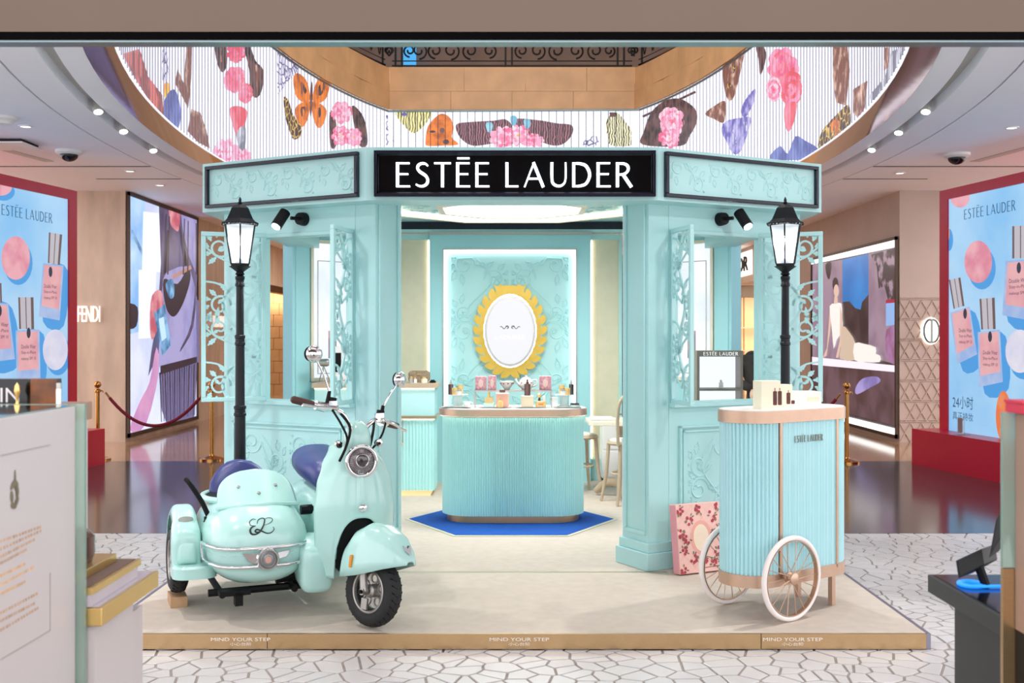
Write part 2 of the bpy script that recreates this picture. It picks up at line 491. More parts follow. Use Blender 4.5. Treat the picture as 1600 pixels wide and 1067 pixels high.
SX, SF = 2.08, 5.46                # stage half width and front edge
paving = struct('floor', MB().box(-12, 12, -2, 8.66, -.12, -.006), GROUT)
struct('floor', MB().box(-12, 12, 8.66, 13.6, -.12, 0), TERRAZZO)
struct('floor', MB().box(-14, 14, 13.6, 32, -.12, 0), MARBLE)

def paving_stones():
    R = random.Random(3); g = .108; pts = []; cells = {}
    y = 4.45
    while y < 8.66:
        x = -5.6
        while x < 5.6:
            if R.random() > .2:
                p = (x + R.uniform(-.5, .5) * g, y + R.uniform(-.5, .5) * g)
                if not (abs(p[0]) < SX - .25 and p[1] > SF + .25):
                    pts.append(p); cells.setdefault((int(p[0] // .3), int(p[1] // .3)), []).append(p)
            x += g
        y += g
    out = []
    for p in pts:
        if abs(p[0]) > .475 * p[1] + 1.3 or p[1] < 4.5: continue
        ci, cj = int(p[0] // .3), int(p[1] // .3)
        poly = [(p[0] - .16, p[1] - .16), (p[0] + .16, p[1] - .16), (p[0] + .16, p[1] + .16), (p[0] - .16, p[1] + .16)]
        edges = []
        for a in (-1, 0, 1):
            for b in (-1, 0, 1):
                for q in cells.get((ci + a, cj + b), ()):
                    dx, dy = q[0] - p[0], q[1] - p[1]; L = hypot(dx, dy)
                    if 1e-6 < L < .42:
                        gap = .0066
                        edges.append((-dx / L, -dy / L, (dx * (p[0] + q[0]) / 2 + dy * (p[1] + q[1]) / 2) / L - gap))
        edges.append((0, -1, 8.655))
        if p[1] < SF: edges.append((0, -1, SF - .01))
        elif p[0] < -SX: edges.append((-1, 0, -SX - .025))
        elif p[0] > SX: edges.append((1, 0, -SX - .025))
        poly = clip_poly(poly, edges)
        if len(poly) < 3: continue
        A = abs(sum(poly[i - 1][0] * poly[i][1] - poly[i][0] * poly[i - 1][1] for i in range(len(poly)))) / 2
        if A < .0006: continue
        vis = 0 if (abs(p[0]) > .475 * p[1] or p[1] < 4.86 or (p[1] < SF and (p[0] < -1.75 or p[0] > 2.05))) else A / p[1] ** 3
        out.append((vis, poly))
    out.sort(key=lambda t: -t[0])
    rest = MB(); R2 = random.Random(5)
    for i, (a, poly) in enumerate(out):
        c = Vector((sum(p[0] for p in poly) / len(poly), sum(p[1] for p in poly) / len(poly)))
        top = [(c.x + (p[0] - c.x) * .965, c.y + (p[1] - c.y) * .965) for p in poly]
        h = R2.uniform(-.0008, .0008)
        mb = MB().loft([[(p[0], p[1], -.006) for p in poly], [(p[0], p[1], -.0012 + h) for p in poly], [(p[0], p[1], h) for p in top]], False, True)
        if i < 300: part('paving_stone', mb, STONE, paving, smooth=False)
        else: rest.merge(mb)
    part('paving_stone', rest, STONE, paving, smooth=False, kind='stuff')
paving_stones()

# ================================================================== SETTING: ceiling with oval opening
CZ = 3.70
CY, HW, HD, BACK = 13.3, 3.62, 9.1, 20.3
def oval(o, n=120):
    """plan of the oval opening grown by o; flat at the back"""
    pts = []
    for i in range(n):
        a = 2 * pi * i / n
        x, y = (HW + o) * sin(a), CY - (HD + o) * cos(a)
        pts.append((x, min(y, BACK + o)))
    return pts
def ring(mb, o0, o1, z0, z1):
    a, b = oval(o0), oval(o1)
    return mb.loft([[(x, y, z0) for x, y in a], [(x, y, z1) for x, y in b]], False, False)
ceil = MB()
for o0, o1 in ((.22, .44), (.58, .91)): ring(ceil, o0, o1, CZ, CZ)
ring(ceil, .44, .44, CZ, CZ + .1); ring(ceil, .58, .58, CZ + .1, CZ); ring(ceil, .91, .91, CZ, CZ + .03); ring(ceil, .93, .93, CZ + .03, CZ)
ring(ceil, .22, .22, CZ, CZ + .06)
base = oval(.93); outer = []
x0, x1, y0, y1 = -8.2, 8.2, 3.2, 32
for x, y in base:
    dx, dy = x, y - CY
    t = min((x1 / abs(dx)) if abs(dx) > 1e-6 else 1e9, ((y1 - CY) / dy) if dy > 1e-6 else ((y0 - CY) / dy if dy < -1e-6 else 1e9))
    outer.append((x * t, CY + dy * t))
ceil.loft([[(x, y, CZ) for x, y in base], [(x, y, CZ) for x, y in outer]], False, False)
ceiling = struct('ceiling', ceil, PALEC)
part('groove', ring(MB(), .44, .58, CZ + .1, CZ + .1), GROOVE, ceiling)
part('slot', ring(MB(), .91, .93, CZ + .03, CZ + .03), SLOT, ceiling)
for sx in (-1, 1):
    part('seam', MB().box(min(sx * 4.55, sx * 8.1), max(sx * 4.55, sx * 8.1), 13.68, 13.72, CZ - .004, CZ), SLOT, ceiling)
    part('seam', MB().box(min(sx * 4.5, sx * 5.65), max(sx * 4.5, sx * 5.65), 14.78, 14.81, CZ - .004, CZ).xf(Matrix.Translation((0, 0, 0))), SLOT, ceiling)
    part('air_slot', MB().corners([(sx * 5.6, 13.3, CZ - .006), (sx * 5.72, 13.3, CZ - .006), (sx * 6.1, 11.2, CZ - .006), (sx * 5.98, 11.2, CZ - .006)] + [(sx * 5.6, 13.3, CZ), (sx * 5.72, 13.3, CZ), (sx * 6.1, 11.2, CZ), (sx * 5.98, 11.2, CZ)]), GROOVE, ceiling)
MIRROR = mat('mirror_polished_rim', '#d8d6d6', .05, metal=1., var=.02, scale=2, bump=.02, bscale=3)
struct('trim_1', ring(ring(ring(MB(), .0, .22, CZ + .05, CZ - .005), .22, .22, CZ - .005, CZ + .03), .0, .0, CZ + .05, CZ + .12), MIRROR)

# shopfront header over the viewer's doorway
tr = struct('trim_2', MB().box(-4.5, 4.5, 3.0, 3.05, 2.415, 3.9), BROWN, smooth=False)
part('black_edge', MB().box(-4.5, 4.5, 2.998, 3.05, 2.394, 2.415), MATTBLK, tr, smooth=False)
part('metal_soffit', MB().box(-4.5, 4.5, 3.004, 3.056, 2.388, 2.394), SATIN, tr, smooth=False)

# ================================================================== oval video screen over the hall
def led_d(px):
    k = (px - 800) / FPX
    a = k * k / HW ** 2 + 1 / HD ** 2; b = -2 * CY / HD ** 2; c = CY ** 2 / HD ** 2 - 1
    return min((-b + sqrt(max(b * b - 4 * a * c, 0))) / (2 * a), BACK)
LZ0, LZ1 = CZ + .06, 5.77
def led(px, py, off=.022):
    d = led_d(px); p = P(px, py, d)
    e = .4; d2, d1 = led_d(px + e), led_d(px - e)
    t = Vector((X(px + e, d2) - X(px - e, d1), d2 - d1, 0)).normalized()
    n = Vector((t.y, -t.x, 0))
    p.z = min(max(p.z, LZ0), LZ1)
    return p + n * off
screen = thing('video_screen', 'giant oval video screen of butterflies and flowers above the white ceiling', 'screen', (0, BACK, LZ0))
path = []
a_end = math.acos(-(BACK - CY) / HD)
for i in range(241):
    a = .75 + (a_end - .75) * i / 240
    path.append(Vector((-HW * sin(a), CY - HD * cos(a))))
path += [Vector((-p.x, p.y)) for p in reversed(path)]
cum = [0.]
for i in range(1, len(path)): cum.append(cum[-1] + (path[i] - path[i - 1]).length)
npan = 236; pitch = cum[-1] / npan
pm_ = mesh_of('screen_panel', MB().box(-pitch * .478, pitch * .478, -.02, 0, 0, LZ1 - LZ0), False); pm_.materials.append(SCREENWHITE)
fins = MB(); finsb = MB(); j = 0
def at_len(s):
    global j
    while j < len(cum) - 2 and cum[j + 1] < s: j += 1
    t = (s - cum[j]) / max(cum[j + 1] - cum[j], 1e-9)
    return path[j].lerp(path[j + 1], t)
for i in range(npan):
    a = at_len(i * pitch); b = at_len((i + 1) * pitch); c = (a + b) / 2; t = (b - a).normalized()
    o = bpy.data.objects.new('screen_panel', pm_); col.objects.link(o); o.parent = screen
    o.location = (c.x, c.y - BACK, 0); o.rotation_euler = (0, 0, atan2(t.y, t.x))
    n = Vector((t.y, -t.x)); w = .003
    flat_ = abs(a.y - BACK) < .02 and abs(b.y - BACK) < .02; w = .0055 if flat_ else .002
    (finsb if flat_ else fins).corners([(*(a - t * w + n * .0), LZ0), (*(a + t * w), LZ0), (*(a + t * w + n * .031), LZ0), (*(a - t * w + n * .031), LZ0),
                  (*(a - t * w), LZ1), (*(a + t * w), LZ1), (*(a + t * w + n * .031), LZ1), (*(a - t * w + n * .031), LZ1)])
part('mullions', fins, mat('screen_mullion', '#a8a5b4', .4, metal=.3), screen, smooth=False, kind='stuff')
part('mullions', finsb, mat('screen_mullion_dark', '#3a3848', .4), screen, smooth=False, kind='stuff')
part('top_rail', MB().tube([(p.x * .995, p.y - .05, LZ1 - .03) for p in path[::4]], .02, 6), SATIN, screen)

S_ = screen_mat
SC = dict(
    orange=S_('print_orange', '#ec7f2c', 1, '#7c2f0c', 5, lo=.45, hi=.75), leopard=S_('print_leopard', '#e6bf66', 1, '#3a2210', 9, 'voronoi', .02, .09),
    red=S_('print_red', '#e0505f', 1, '#f58aa0', 3), pink=S_('print_pink', '#f6a5c4', 1, '#e8608c', 3.5), pale=S_('print_pale_pink', '#fbd3e2', 1, '#f19fc0', 4),
    dark=S_('print_dark_wing', '#2c2028', 1, '#6d4c4a', 5), maroon=S_('print_maroon', '#4b2a3a', 1, '#b07a84', 7, 'wave', .55, .95), coral=S_('print_coral', '#d8685c', 1, '#8f3a33', 2.5, 'wave', .5, .9),
    purple=S_('print_purple', '#5b58b0', 1, '#b9b4e6', 6), lace=S_('print_purple_lace', '#4a4780', 1, '#e9e8f8', 9, 'voronoi', .03, .12), navy=S_('print_navy', '#3f4f9a', 1, '#6f80c4', 3),
    yellow=S_('print_yellow', '#f3d44a', 1, '#e08f2c', 3), cream=S_('print_cream', '#f3ecc4', 1, '#252a20', 7, 'wave', .5, .8), brown=S_('print_brown', '#7a4a3c', 1, '#e6c0ac', 6, lo=.5, hi=.7),
    blue=S_('print_blue_leaf', '#6fb0cf', 1, '#9fd4e4', 4), grey=S_('print_grey', '#6f7486', 1, '#c9ccd8', 3, 'wave', .4, .9), yg=S_('print_yellow_wing', '#f0e7a0', 1, '#4f4f3a', 6, 'wave', .55, .85))
LAYER = [.0215]
def motif(name, *layers):
    root = None
    for i, (polys, key) in enumerate(layers):
        for k, poly in enumerate(polys):
            LAYER[0] += .00001; mb = MB(); xs = [p[0] for p in poly]; x = math.floor(min(xs) / 7) * 7
            while x < max(xs):
                q = clip_poly(poly, [(1, 0, -x), (-1, 0, x + 7)])
                if len(q) > 2: mb.flat(q, lambda u, v, w: led(u, v, w), LAYER[0])
                x += 7
            o = part(name if i == 0 else 'marking', mb, SC[key], screen if i == 0 else root, smooth=False, weld=.0008)
            root = root or o
E = ellipse; SP = smooth_poly
def butterfly(cx, cy, w, h, k1, k2, rot=0.):
    def tr(pts): return SP([(cx + (x * cos(rot) - y * sin(rot)) * w / 2, cy + (x * sin(rot) + y * cos(rot)) * h / 2) for x, y in pts], 4)
    up = [(.06, -.1), (.3, -.75), (.85, -1), (1, -.7), (.8, -.1), (.3, .1)]
    lo = [(.06, .05), (.5, .1), (.85, .35), (.7, .85), (.4, 1), (.12, .6)]
    mi = lambda q: [(-x, y) for x, y in reversed(q)]
    motif('butterfly_print', ([tr(up), tr(mi(up)), tr(lo), tr(mi(lo))], k1),
          ([tr([(.25, -.35), (.6, -.72), (.75, -.5), (.5, -.2)]), tr(mi([(.25, -.35), (.6, -.72), (.75, -.5), (.5, -.2)])), tr([(.3, .25), (.55, .3), (.5, .6), (.3, .55)]), tr(mi([(.3, .25), (.55, .3), (.5, .6), (.3, .55)]))], k2),
          ([tr([(-.05, -.6), (.05, -.6), (.07, .2), (0, .6), (-.07, .2)])], 'dark'))
def flower(cx, cy, r, k1, k2, ry=None, n=7):
    ry = ry or r; R_ = random.Random(int(cx * 7 + cy)); lay = []
    for rad, sz, m, key in ((.66, .42, 9, k1), (.52, .36, 8, k2), (.36, .3, 7, k1), (.2, .22, 5, k2)):
        ps = []
        for i in range(m):
            a = 2 * pi * (i + R_.random() * .5) / m; q = sz * R_.uniform(.8, 1.15)
            ps.append(E(cx + r * rad * cos(a), cy + ry * rad * sin(a), r * q, ry * q * .8, 10, a))
        lay.append((ps, key))
    ce = 'yellow' if (k2 == 'pale' and cy > 205) else 'red'
    motif('flower_print', ([SP([(cx + r * .8 * R_.uniform(.85, 1.1) * cos(2 * pi * i / 12), cy + ry * .8 * R_.uniform(.85, 1.1) * sin(2 * pi * i / 12)) for i in range(12)], 2)], k1), *lay[0:1], *lay[1:2], *lay[2:], ([E(cx, cy, r * .14, ry * .12, 8)], ce))
# left flank
motif('drapery_print', ([[(187, 84), (214, 76), (228, 120), (250, 148), (252, 184), (226, 152), (203, 116)], [(208, 108), (219, 112), (221, 140), (209, 124)]], 'coral'))
motif('lace_print', ([SP([(251, 72), (259, 90), (258, 126), (250, 124)], 3)], 'lace'))
motif('petal_print', ([E(257, 141, 6, 13, 14)], 'yellow'))
motif('wing_print', ([SP([(256, 150), (270, 140), (279, 170), (276, 198), (262, 190), (251, 176)], 4)], 'navy'))
motif('wing_print', ([[(288, 69), (297, 69), (296, 120), (291, 170), (281, 150), (270, 130), (274, 108), (284, 130)]], 'brown'))
motif('stripe_print', ([[(296, 170), (310, 176), (320, 205), (325, 232), (306, 222), (290, 205)]], 'brown'))
motif('wing_print', ([SP([(333, 70), (350, 70), (352, 100), (345, 113), (337, 100)], 4)], 'dark'), ([E(344, 86, 4, 12, 10)], 'brown'))
motif('wing_print', ([SP([(378, 70), (388, 72), (397, 95), (409, 110), (407, 140), (398, 153), (388, 142), (387, 110)], 4)], 'dark'), ([SP([(397, 100), (403, 116), (402, 140), (395, 142), (394, 120)], 3)], 'brown'))
flower(366, 82, 15, 'red', 'pink', 16); flower(364, 124, 17, 'pink', 'red', 22); flower(381, 146, 11, 'red', 'pink', 17)
motif('petal_print', ([SP([(356, 170), (372, 166), (384, 176), (376, 205), (368, 214), (361, 196)], 4)], 'red'))
motif('lace_print', ([SP([(367, 206), (380, 196), (381, 224), (377, 238), (369, 226)], 3)], 'grey'))
flower(350, 236, 20, 'pale', 'pink', 18); flower(377, 244, 14, 'pale', 'pink', 10)
motif('lace_print', ([[(431, 80), (448, 86), (462, 96), (467, 110), (450, 124), (432, 148), (430, 110)]], 'lace'))
butterfly(484, 157, 58, 84, 'orange', 'dark', .04)
motif('wing_print', ([SP([(441, 152), (449, 158), (456, 180), (468, 196), (468, 212), (457, 218), (450, 205), (443, 180)], 4)], 'leopard'))
motif('wing_print', ([SP([(548, 166), (562, 176), (570, 196), (572, 226), (560, 228), (553, 205)], 4), SP([(513, 176), (522, 182), (524, 226), (514, 228)], 3)], 'dark'))
flower(532, 176, 17, 'pink', 'pale', 18); flower(531, 212, 15, 'pink', 'pale', 16); flower(551, 214, 13, 'pink', 'pale', 15)
# back
motif('lace_print', ([[(601.5, 180), (606, 180), (613, 205), (617, 227), (601.5, 227)]], 'lace'))
motif('wing_print', ([SP([(620, 175), (672, 175), (668, 190), (655, 204), (645, 208), (630, 195)], 4)], 'yg'), ([E(632, 179, 4, 3, 10)], 'purple'))
motif('butterfly_print', ([SP([(665, 222), (668, 200), (678, 186), (690, 178), (703, 184), (709, 200), (706, 215), (716, 226), (690, 228), (668, 228)], 4)], 'orange'), ([E(691, 204, 4, 4, 10), E(676, 206, 5, 2, 8), E(697, 222, 5, 4, 10)], 'dark'))
motif('wing_print', ([SP([(713, 195), (735, 191), (770, 189), (790, 187), (800, 200), (780, 220), (755, 227), (735, 227), (718, 214)], 4), SP([(804, 187), (840, 188), (870, 193), (893, 196), (894, 210), (882, 224), (866, 228), (845, 222), (815, 210)], 4)], 'maroon'))
flower(785, 216, 20, 'pale', 'pink', 16); flower(810, 212, 20, 'pink', 'pale', 16); flower(835, 220, 14, 'pale', 'pink', 10)
for cx, cy in ((765, 199), (803, 189), (824, 194)):
    motif('leaf_print', ([SP([(cx - 6, cy - 5), (cx, cy - 8), (cx + 5, cy - 4), (cx + 3, cy + 6), (cx - 3, cy + 7)], 4)], 'blue'))
motif('wing_print', ([SP([(910, 227), (918, 216), (932, 213), (936, 220), (930, 228)], 4)], 'lace'))
motif('wing_print', ([SP([(946, 194), (955, 178), (966, 178), (978, 192), (987, 206), (986.5, 227), (954, 227), (949, 212)], 4)], 'cream'), ([[(952, 176), (963, 176), (962, 183), (953, 183)]], 'dark'))
# right flank
motif('wing_print', ([SP([(1006, 226), (1008, 205), (1020, 175), (1042, 157), (1066, 155), (1088, 170), (1091, 190), (1080, 212), (1066, 228)], 5), [(1005, 181), (1088, 142), (1090, 145), (1007, 184)]], 'dark'))
flower(1052, 190, 20, 'pale', 'pink', 24); flower(1048, 216, 16, 'pink', 'pale', 14)
motif('wing_print', ([SP([(1104, 178), (1118, 166), (1135, 158), (1136, 180), (1132, 192), (1118, 186)], 4)], 'brown'))
motif('wing_print', ([SP([(1183, 139), (1181, 158), (1175, 172), (1166, 184), (1160, 172), (1170, 152)], 4), SP([(1136, 190), (1160, 184), (1176, 184), (1172, 205), (1160, 236), (1148, 240), (1138, 222), (1130, 205)], 4)], 'purple'), ([E(1150, 216, 4, 16, 12), E(1168, 196, 4, 9, 10)], 'lace'))
motif('ornament_print', ([SP([(1132, 86), (1150, 78), (1166, 76), (1160, 110), (1150, 150), (1140, 156), (1133, 130)], 4)], 'brown'), ([E(1149, 108, 5, 7, 12), E(1143, 134, 5, 5, 12)], 'leopard'))
motif('ornament_print', ([SP([(1184, 73), (1196, 73), (1200, 90), (1191, 118), (1188, 92)], 3)], 'dark'))
flower(1226, 104, 24, 'pink', 'red', 30); flower(1240, 140, 15, 'red', 'pink', 34); flower(1212, 140, 12, 'pale', 'pink', 22)
motif('petal_print', ([SP([(1230, 165), (1248, 160), (1244, 190), (1235, 206), (1229, 190)], 4)], 'red'))
motif('cloth_print', ([SP([(1206, 248), (1222, 228), (1234, 240), (1246, 213), (1262, 220), (1282, 232), (1284, 246), (1250, 250)], 3)], 'navy'))
motif('lace_print', ([[(1305, 70), (1328, 70), (1332, 110), (1326, 165), (1310, 160), (1305, 120)]], 'brown'))
motif('wing_print', ([SP([(1282, 232), (1288, 205), (1310, 180), (1330, 164), (1333, 196), (1322, 212), (1300, 228)], 4)], 'leopard'), ([E(1310, 200, 9, 14, 12)], 'orange'))
motif('ornament_print', ([[(1337, 140), (1352, 130), (1360, 126), (1356, 168), (1344, 188), (1337, 176)]], 'brown'))
motif('stripe_print', ([[(1362, 150), (1388, 120), (1398, 80), (1422, 72), (1420, 110), (1398, 140), (1370, 164)]], 'grey'), ([[(1386, 74), (1394, 74), (1394, 104), (1386, 110)]], 'brown'))

# ================================================================== gallery above the screen
STN = mat('honey_stone', '#dcae7c', .4, var=.12, scale=2.5)
gallery = thing('balcony_parapet', 'honey stone parapet running round the opening above the video screen', 'parapet', (0, BACK, LZ1))
def opath(o, d0=12.0):
    pts = []
    for i in range(60):
        dd = d0 + (BACK + o - d0) * i / 59
        q = 1 - ((dd - CY) / (HD + o)) ** 2
        pts.append(Vector((-(HW + o) * sqrt(max(q, 0)), dd)))
    return pts
GL = opath(-.06)
def stone_row(z0, z1, L0):
    for side in (-1, 1):
        pts = [Vector((p.x * -side, p.y)) for p in GL]
        s = 0; a = pts[0]; i = 1
        while i < len(pts):
            if (pts[i] - a).length > L0 or i == len(pts) - 1:
                b = pts[i]; t = (b - a).normalized(); n = Vector((t.y, -t.x)) * (1 if side == -1 else -1)
                if n.dot(Vector((-a.x, 0))) < 0: n = -n
                g = t * .003
                part('stone_panel', MB().corners([(*(a + g), z0), (*(b - g), z0), (*(b - g - n * .1), z0), (*(a + g - n * .1), z0), (*(a + g), z1), (*(b - g), z1), (*(b - g - n * .1), z1), (*(a + g - n * .1), z1)]), STN, gallery, smooth=False)
                a = b
            i += 1
    xe = abs(GL[-1].x); k = 4
    for q in range(k):
        xa = -xe + 2 * xe * q / k + (.25 if z0 > 5.9 and q else 0); xb = -xe + 2 * xe * (q + 1) / k + (.25 if z0 > 5.9 and q < k - 1 else 0)
        part('stone_panel', MB().box(xa + .003, xb - .003, BACK - .06, BACK + .04, z0, z1), STN, gallery, smooth=False)
stone_row(LZ1 + .0, 6.105, 1.4); stone_row(6.109, 6.54, 1.1)
part('coping', MB().merge(MB().box(-2.5, 2.5, BACK - .06, BACK + 1.2, 6.54, 6.56)), STN, gallery)
# wrought-iron railing
IRON = mat('wrought_iron', '#1b1512', .5, metal=.5, var=.1)
rail = thing('balcony_railing', 'black wrought iron scroll railing on the stone parapet', 'railing', (0, BACK, 6.56))
yb = BACK + .08; xe = 2.25
part('rail_bar', MB().box(-xe, xe, yb - .015, yb + .015, 6.60, 6.63).box(-xe, xe, yb - .015, yb + .015, 6.70, 6.715).box(-xe, xe, yb - .02, yb + .02, 7.45, 7.5), IRON, rail, smooth=False)
for px in (598, 618, 628, 790, 800, 965, 975, 1003):
    x = X(px, yb); part('post', MB().box(x - .018, x + .018, yb - .02, yb + .02, 6.56, 7.5), IRON, rail, smooth=False)
def rail_scroll(cx, z, r, d):
    pts = []
    for i in range(26):
        t = i / 25; a = -pi / 2 + d * t * 2.6 * pi; q = r * (1 - .72 * t)
        pts.append((cx + d * 0 + q * cos(a), yb, z + q * sin(a)))
    return MB().tube(pts, .018, 5)
for px, r, d in ((655, .16, 1), (680, .15, -1), (705, .17, 1), (735, .16, -1), (765, .14, 1), (815, .14, -1), (840, .16, 1), (870, .17, -1), (900, .15, 1), (930, .16, -1), (952, .12, 1), (606, .09, 1), (610, .09, -1), (986, .09, 1), (992, .09, -1), (640, .12, -1)):
    part('scroll', rail_scroll(X(px, yb), 6.9, r, d), IRON, rail)
for sx in (-1, 1):
    q = [Vector((p.x * -sx * 1.02, p.y)) for p in opath(.02, 15)]
    part('rail_bar', MB().tube([(*p, 6.62) for p in q], .018, 5).tube([(*p, 6.72) for p in q], .01, 5).tube([(*p, 7.45) for p in q], .02, 5), IRON, rail)
    for k in range(30, 60, 3):
        p = q[k]; part('scroll', MB().tube([(p.x, p.y + .2 * cos(a) * (1 - a / 20), 6.9 + .16 * sin(a) * (1 - a / 20)) for a in [i * .5 for i in range(20)]], .012, 5), IRON, rail)
struct('wall_back', MB().box(-9, 9, 22.6, 22.8, 6.0, 10), mat('upper_hall_brown', '#8a7060', .6, var=.2, scale=1.5))
struct('wall_upper', MB().box(-9, -4.6, 7, 22.6, 6.5, 9.8).box(4.6, 9, 7, 22.6, 6.5, 9.8), MATS['upper_hall_brown'])
struct('ceiling', MB().box(-9, 9, 3, 22.8, 9.8, 10), MATS['upper_hall_brown'])
x = X(640, 22.3)
single('lit_panel', MB().box(x - .13, x + .13, 22.3, 22.36, 6.6, 8.3), screen_mat('blue_panel_light', '#3aa7e8', 1.), 'bright blue lit panel standing behind the iron railing', 'panel')

# ================================================================== mall walls
WX = 5.7
struct('wall_left', MB().box(-10, -WX, 16.04, 25.3, 0, CZ).box(-10, -WX, 28.4, 32, 0, CZ).box(-10, -WX, 25.3, 28.4, 2.75, CZ), TAN, smooth=False)
wr = struct('wall_right', MB().box(WX, 10, 16.0, 25.0, 0, CZ).box(WX, 10, 29.0, 32, 0, CZ).box(WX, 10, 25.0, 29.0, 2.85, CZ), TANR, smooth=False)
struct('wall_back', MB().box(-WX, WX, 31.8, 32, 0, CZ), mat('bronze_wall', '#9a7458', .5, var=.15, scale=2), smooth=False)
# quilted relief on the right pier
q = MB(); f = frame_fn((WX, 15.99, 0), (1, 0, 0), (0, 0, 1), (0, -1, 0))
for i in range(-4, 10):
    z = .3 * i
    for sl in (1, -1):
        for k in range(6):
            u0 = k * .16 + (.08 if i % 2 else 0)
            if 0 <= z < 2.0 and u0 + .16 < .85: q.tube([f(u0, z + (0 if sl > 0 else .28), .0), f(u0 + .16, z + (.28 if sl > 0 else 0), .0)], .008, 5)
    if .02 < z < 2.2: q.tube([f(0.01, z, 0), f(.9, z, 0)], .008, 5).tube([f(0.01, z + .025, 0), f(.9, z + .025, 0)], .008, 5)
part('quilted_relief', q, TANR, wr, kind='stuff')
# ================================================================== STAGE
DZ = .08
stage = thing('display_platform', 'low cream carpeted platform with brass front edge under the turquoise pavilion', 'platform', (0, SF, 0))
part('deck', MB().box(-SX, SX, SF + .012, 6.86, .0, DZ).box(-SX, -.98, 6.86, 6.90, 0, DZ).box(.98, SX, 6.86, 6.9, 0, DZ).box(-SX, SX, 6.90, 11.9, 0, DZ), STAGE, stage, smooth=False)
xs = [-SX, -1.227, 1.249, SX]
PRINTW = mat('white_print', '#f6efe2', .5)
for a, b, tx in ((xs[0], xs[1], 330), (xs[1], xs[2], 765), (xs[2], xs[3], 1192)):
    e = part('brass_edge', MB().box(a + .002, b - .002, SF - .004, SF + .012, .004, DZ), BRASS, stage, smooth=False)
    x = X(tx, SF)
    text_part('MIND YOUR STEP', frame_fn((x, SF - .004, .0445), (1, 0, 0), (0, 0, 1)), .298, .017, PRINTW, e, .0012)
    text_part('小心台阶', frame_fn((x + .095, SF - .004, .021), (1, 0, 0), (0, 0, 1)), .108, .017, PRINTW, e, .0012)
for sx in (-1, 1):
    part('side_edge', MB().box(min(sx * SX, sx * (SX + .022)), max(sx * SX, sx * (SX + .022)), SF, 11.9, 0, DZ), mat('anodised_edge', '#8f8ea0', .35, metal=.7), stage, smooth=False)
part('threshold_strip', MB().box(-.98, .98, 6.86, 6.90, DZ - .01, DZ), mat('champagne_strip', '#b9b095', .35, metal=.7), stage, smooth=False)

rug = thing('hexagonal_rug', 'royal blue hexagonal rug with pale border under the fluted counter', 'rug', (-.005, 8.83, DZ))
hexa = lambda r: [(-.005 + r * cos(pi / 3 * i), 8.83 + r * sin(pi / 3 * i)) for i in range(6)]
part('border', MB().prism(hexa(.86), lambda u, v, w: (u, v, w), DZ, DZ + .006), mat('rug_border', '#cfd0b8', .9), rug, smooth=False)
part('pile', MB().prism(hexa(.83), lambda u, v, w: (u, v, w), DZ, DZ + .009), mat('blue_carpet', '#0f56b4', .95, var=.12, scale=60, bump=.4, bscale=300), rug, smooth=False)

# ================================================================== PAVILION
KB = 6.9
kiosk = thing('shop_pavilion', 'turquoise cosmetics pavilion with black illuminated sign and ornate open shutters', 'pavilion', (0, KB, DZ))
AX, AY = .87, 6.93
def Wp(sd, s, o, z): return Vector((sd * (AX + s * .875 + o * .485), AY + s * .485 - o * .875, z))
def wbox(mb, sd, s0, s1, o0, o1, z0, z1):
    return mb.corners([Wp(sd, s0, o0, z0), Wp(sd, s1, o0, z0), Wp(sd, s1, o1, z0), Wp(sd, s0, o1, z0), Wp(sd, s0, o0, z1), Wp(sd, s1, o0, z1), Wp(sd, s1, o1, z1), Wp(sd, s0, o1, z1)])
WT, WS0, WS1 = 2.64, .2, .985
for sd in (-1, 1):
    pier = part('pier', wbox(MB(), sd, 0, .16, 0, -.29, DZ, 2.735), TEAL, kiosk, bevel=.004)
    part('moulding', wbox(wbox(wbox(wbox(MB(), sd, -.014, 0, -.03, -.055, .32, 2.5), sd, -.014, 0, -.235, -.26, .32, 2.5), sd, -.014, 0, -.03, -.26, .295, .32), sd, -.014, 0, -.03, -.26, 2.5, 2.525), TEAL, pier, bevel=.003)
    part('plinth', wbox(wbox(MB(), sd, -.035, .2, .035, -.32, DZ, .19), sd, -.018, .18, .018, -.305, .19, .25), TEAL, pier, bevel=.004)
    wall = part('wing_wall', wbox(wbox(wbox(wbox(MB(), sd, .16, 1.29, 0, -.1, DZ, 1.11), sd, .16, 1.29, 0, -.1, 2.26, WT), sd, .16, WS0, 0, -.1, 1.11, 2.26), sd, WS1, 1.29, 0, -.1, 1.11, 2.26), TEAL, kiosk, smooth=False)
    part('window_sill', wbox(MB(), sd, .165, 1.05, .045, -.14, 1.11, 1.14), TEAL, wall, bevel=.005)
    part('window_frame', wbox(wbox(wbox(MB(), sd, WS0, WS0 + .025, .012, -.1, 1.14, 2.26), sd, WS1 - .025, WS1, .012, -.1, 1.14, 2.26), sd, WS0, WS1, .012, -.1, 2.235, 2.26), TEAL, wall, bevel=.003)
    fr = MB()
    for a in (0, .03):
        s0, s1, z0, z1, t = .24 + a, 1.2 - a, .3 + a, .99 - a, .016
        for q in ((s0, s1, z0, z0 + t), (s0, s1, z1 - t, z1), (s0, s0 + t, z0, z1), (s1 - t, s1, z0, z1)): wbox(fr, sd, q[0], q[1], 0, .02 - a * .3, q[2], q[3])
    part('panel_moulding', fr, TEAL, wall, bevel=.003)
    f = (lambda sd: lambda u, v, w: Wp(sd, .3 + u, .0 + w, .36 + v))(sd)
    part('relief', relief(MB(), f, .84, .57, 11 + sd, 2, .0075, 2), TEAL, wall, kind='stuff')
    part('skirting', wbox(MB(), sd, .16, 1.29, .015, 0, DZ, .2), TEAL, wall, bevel=.004)

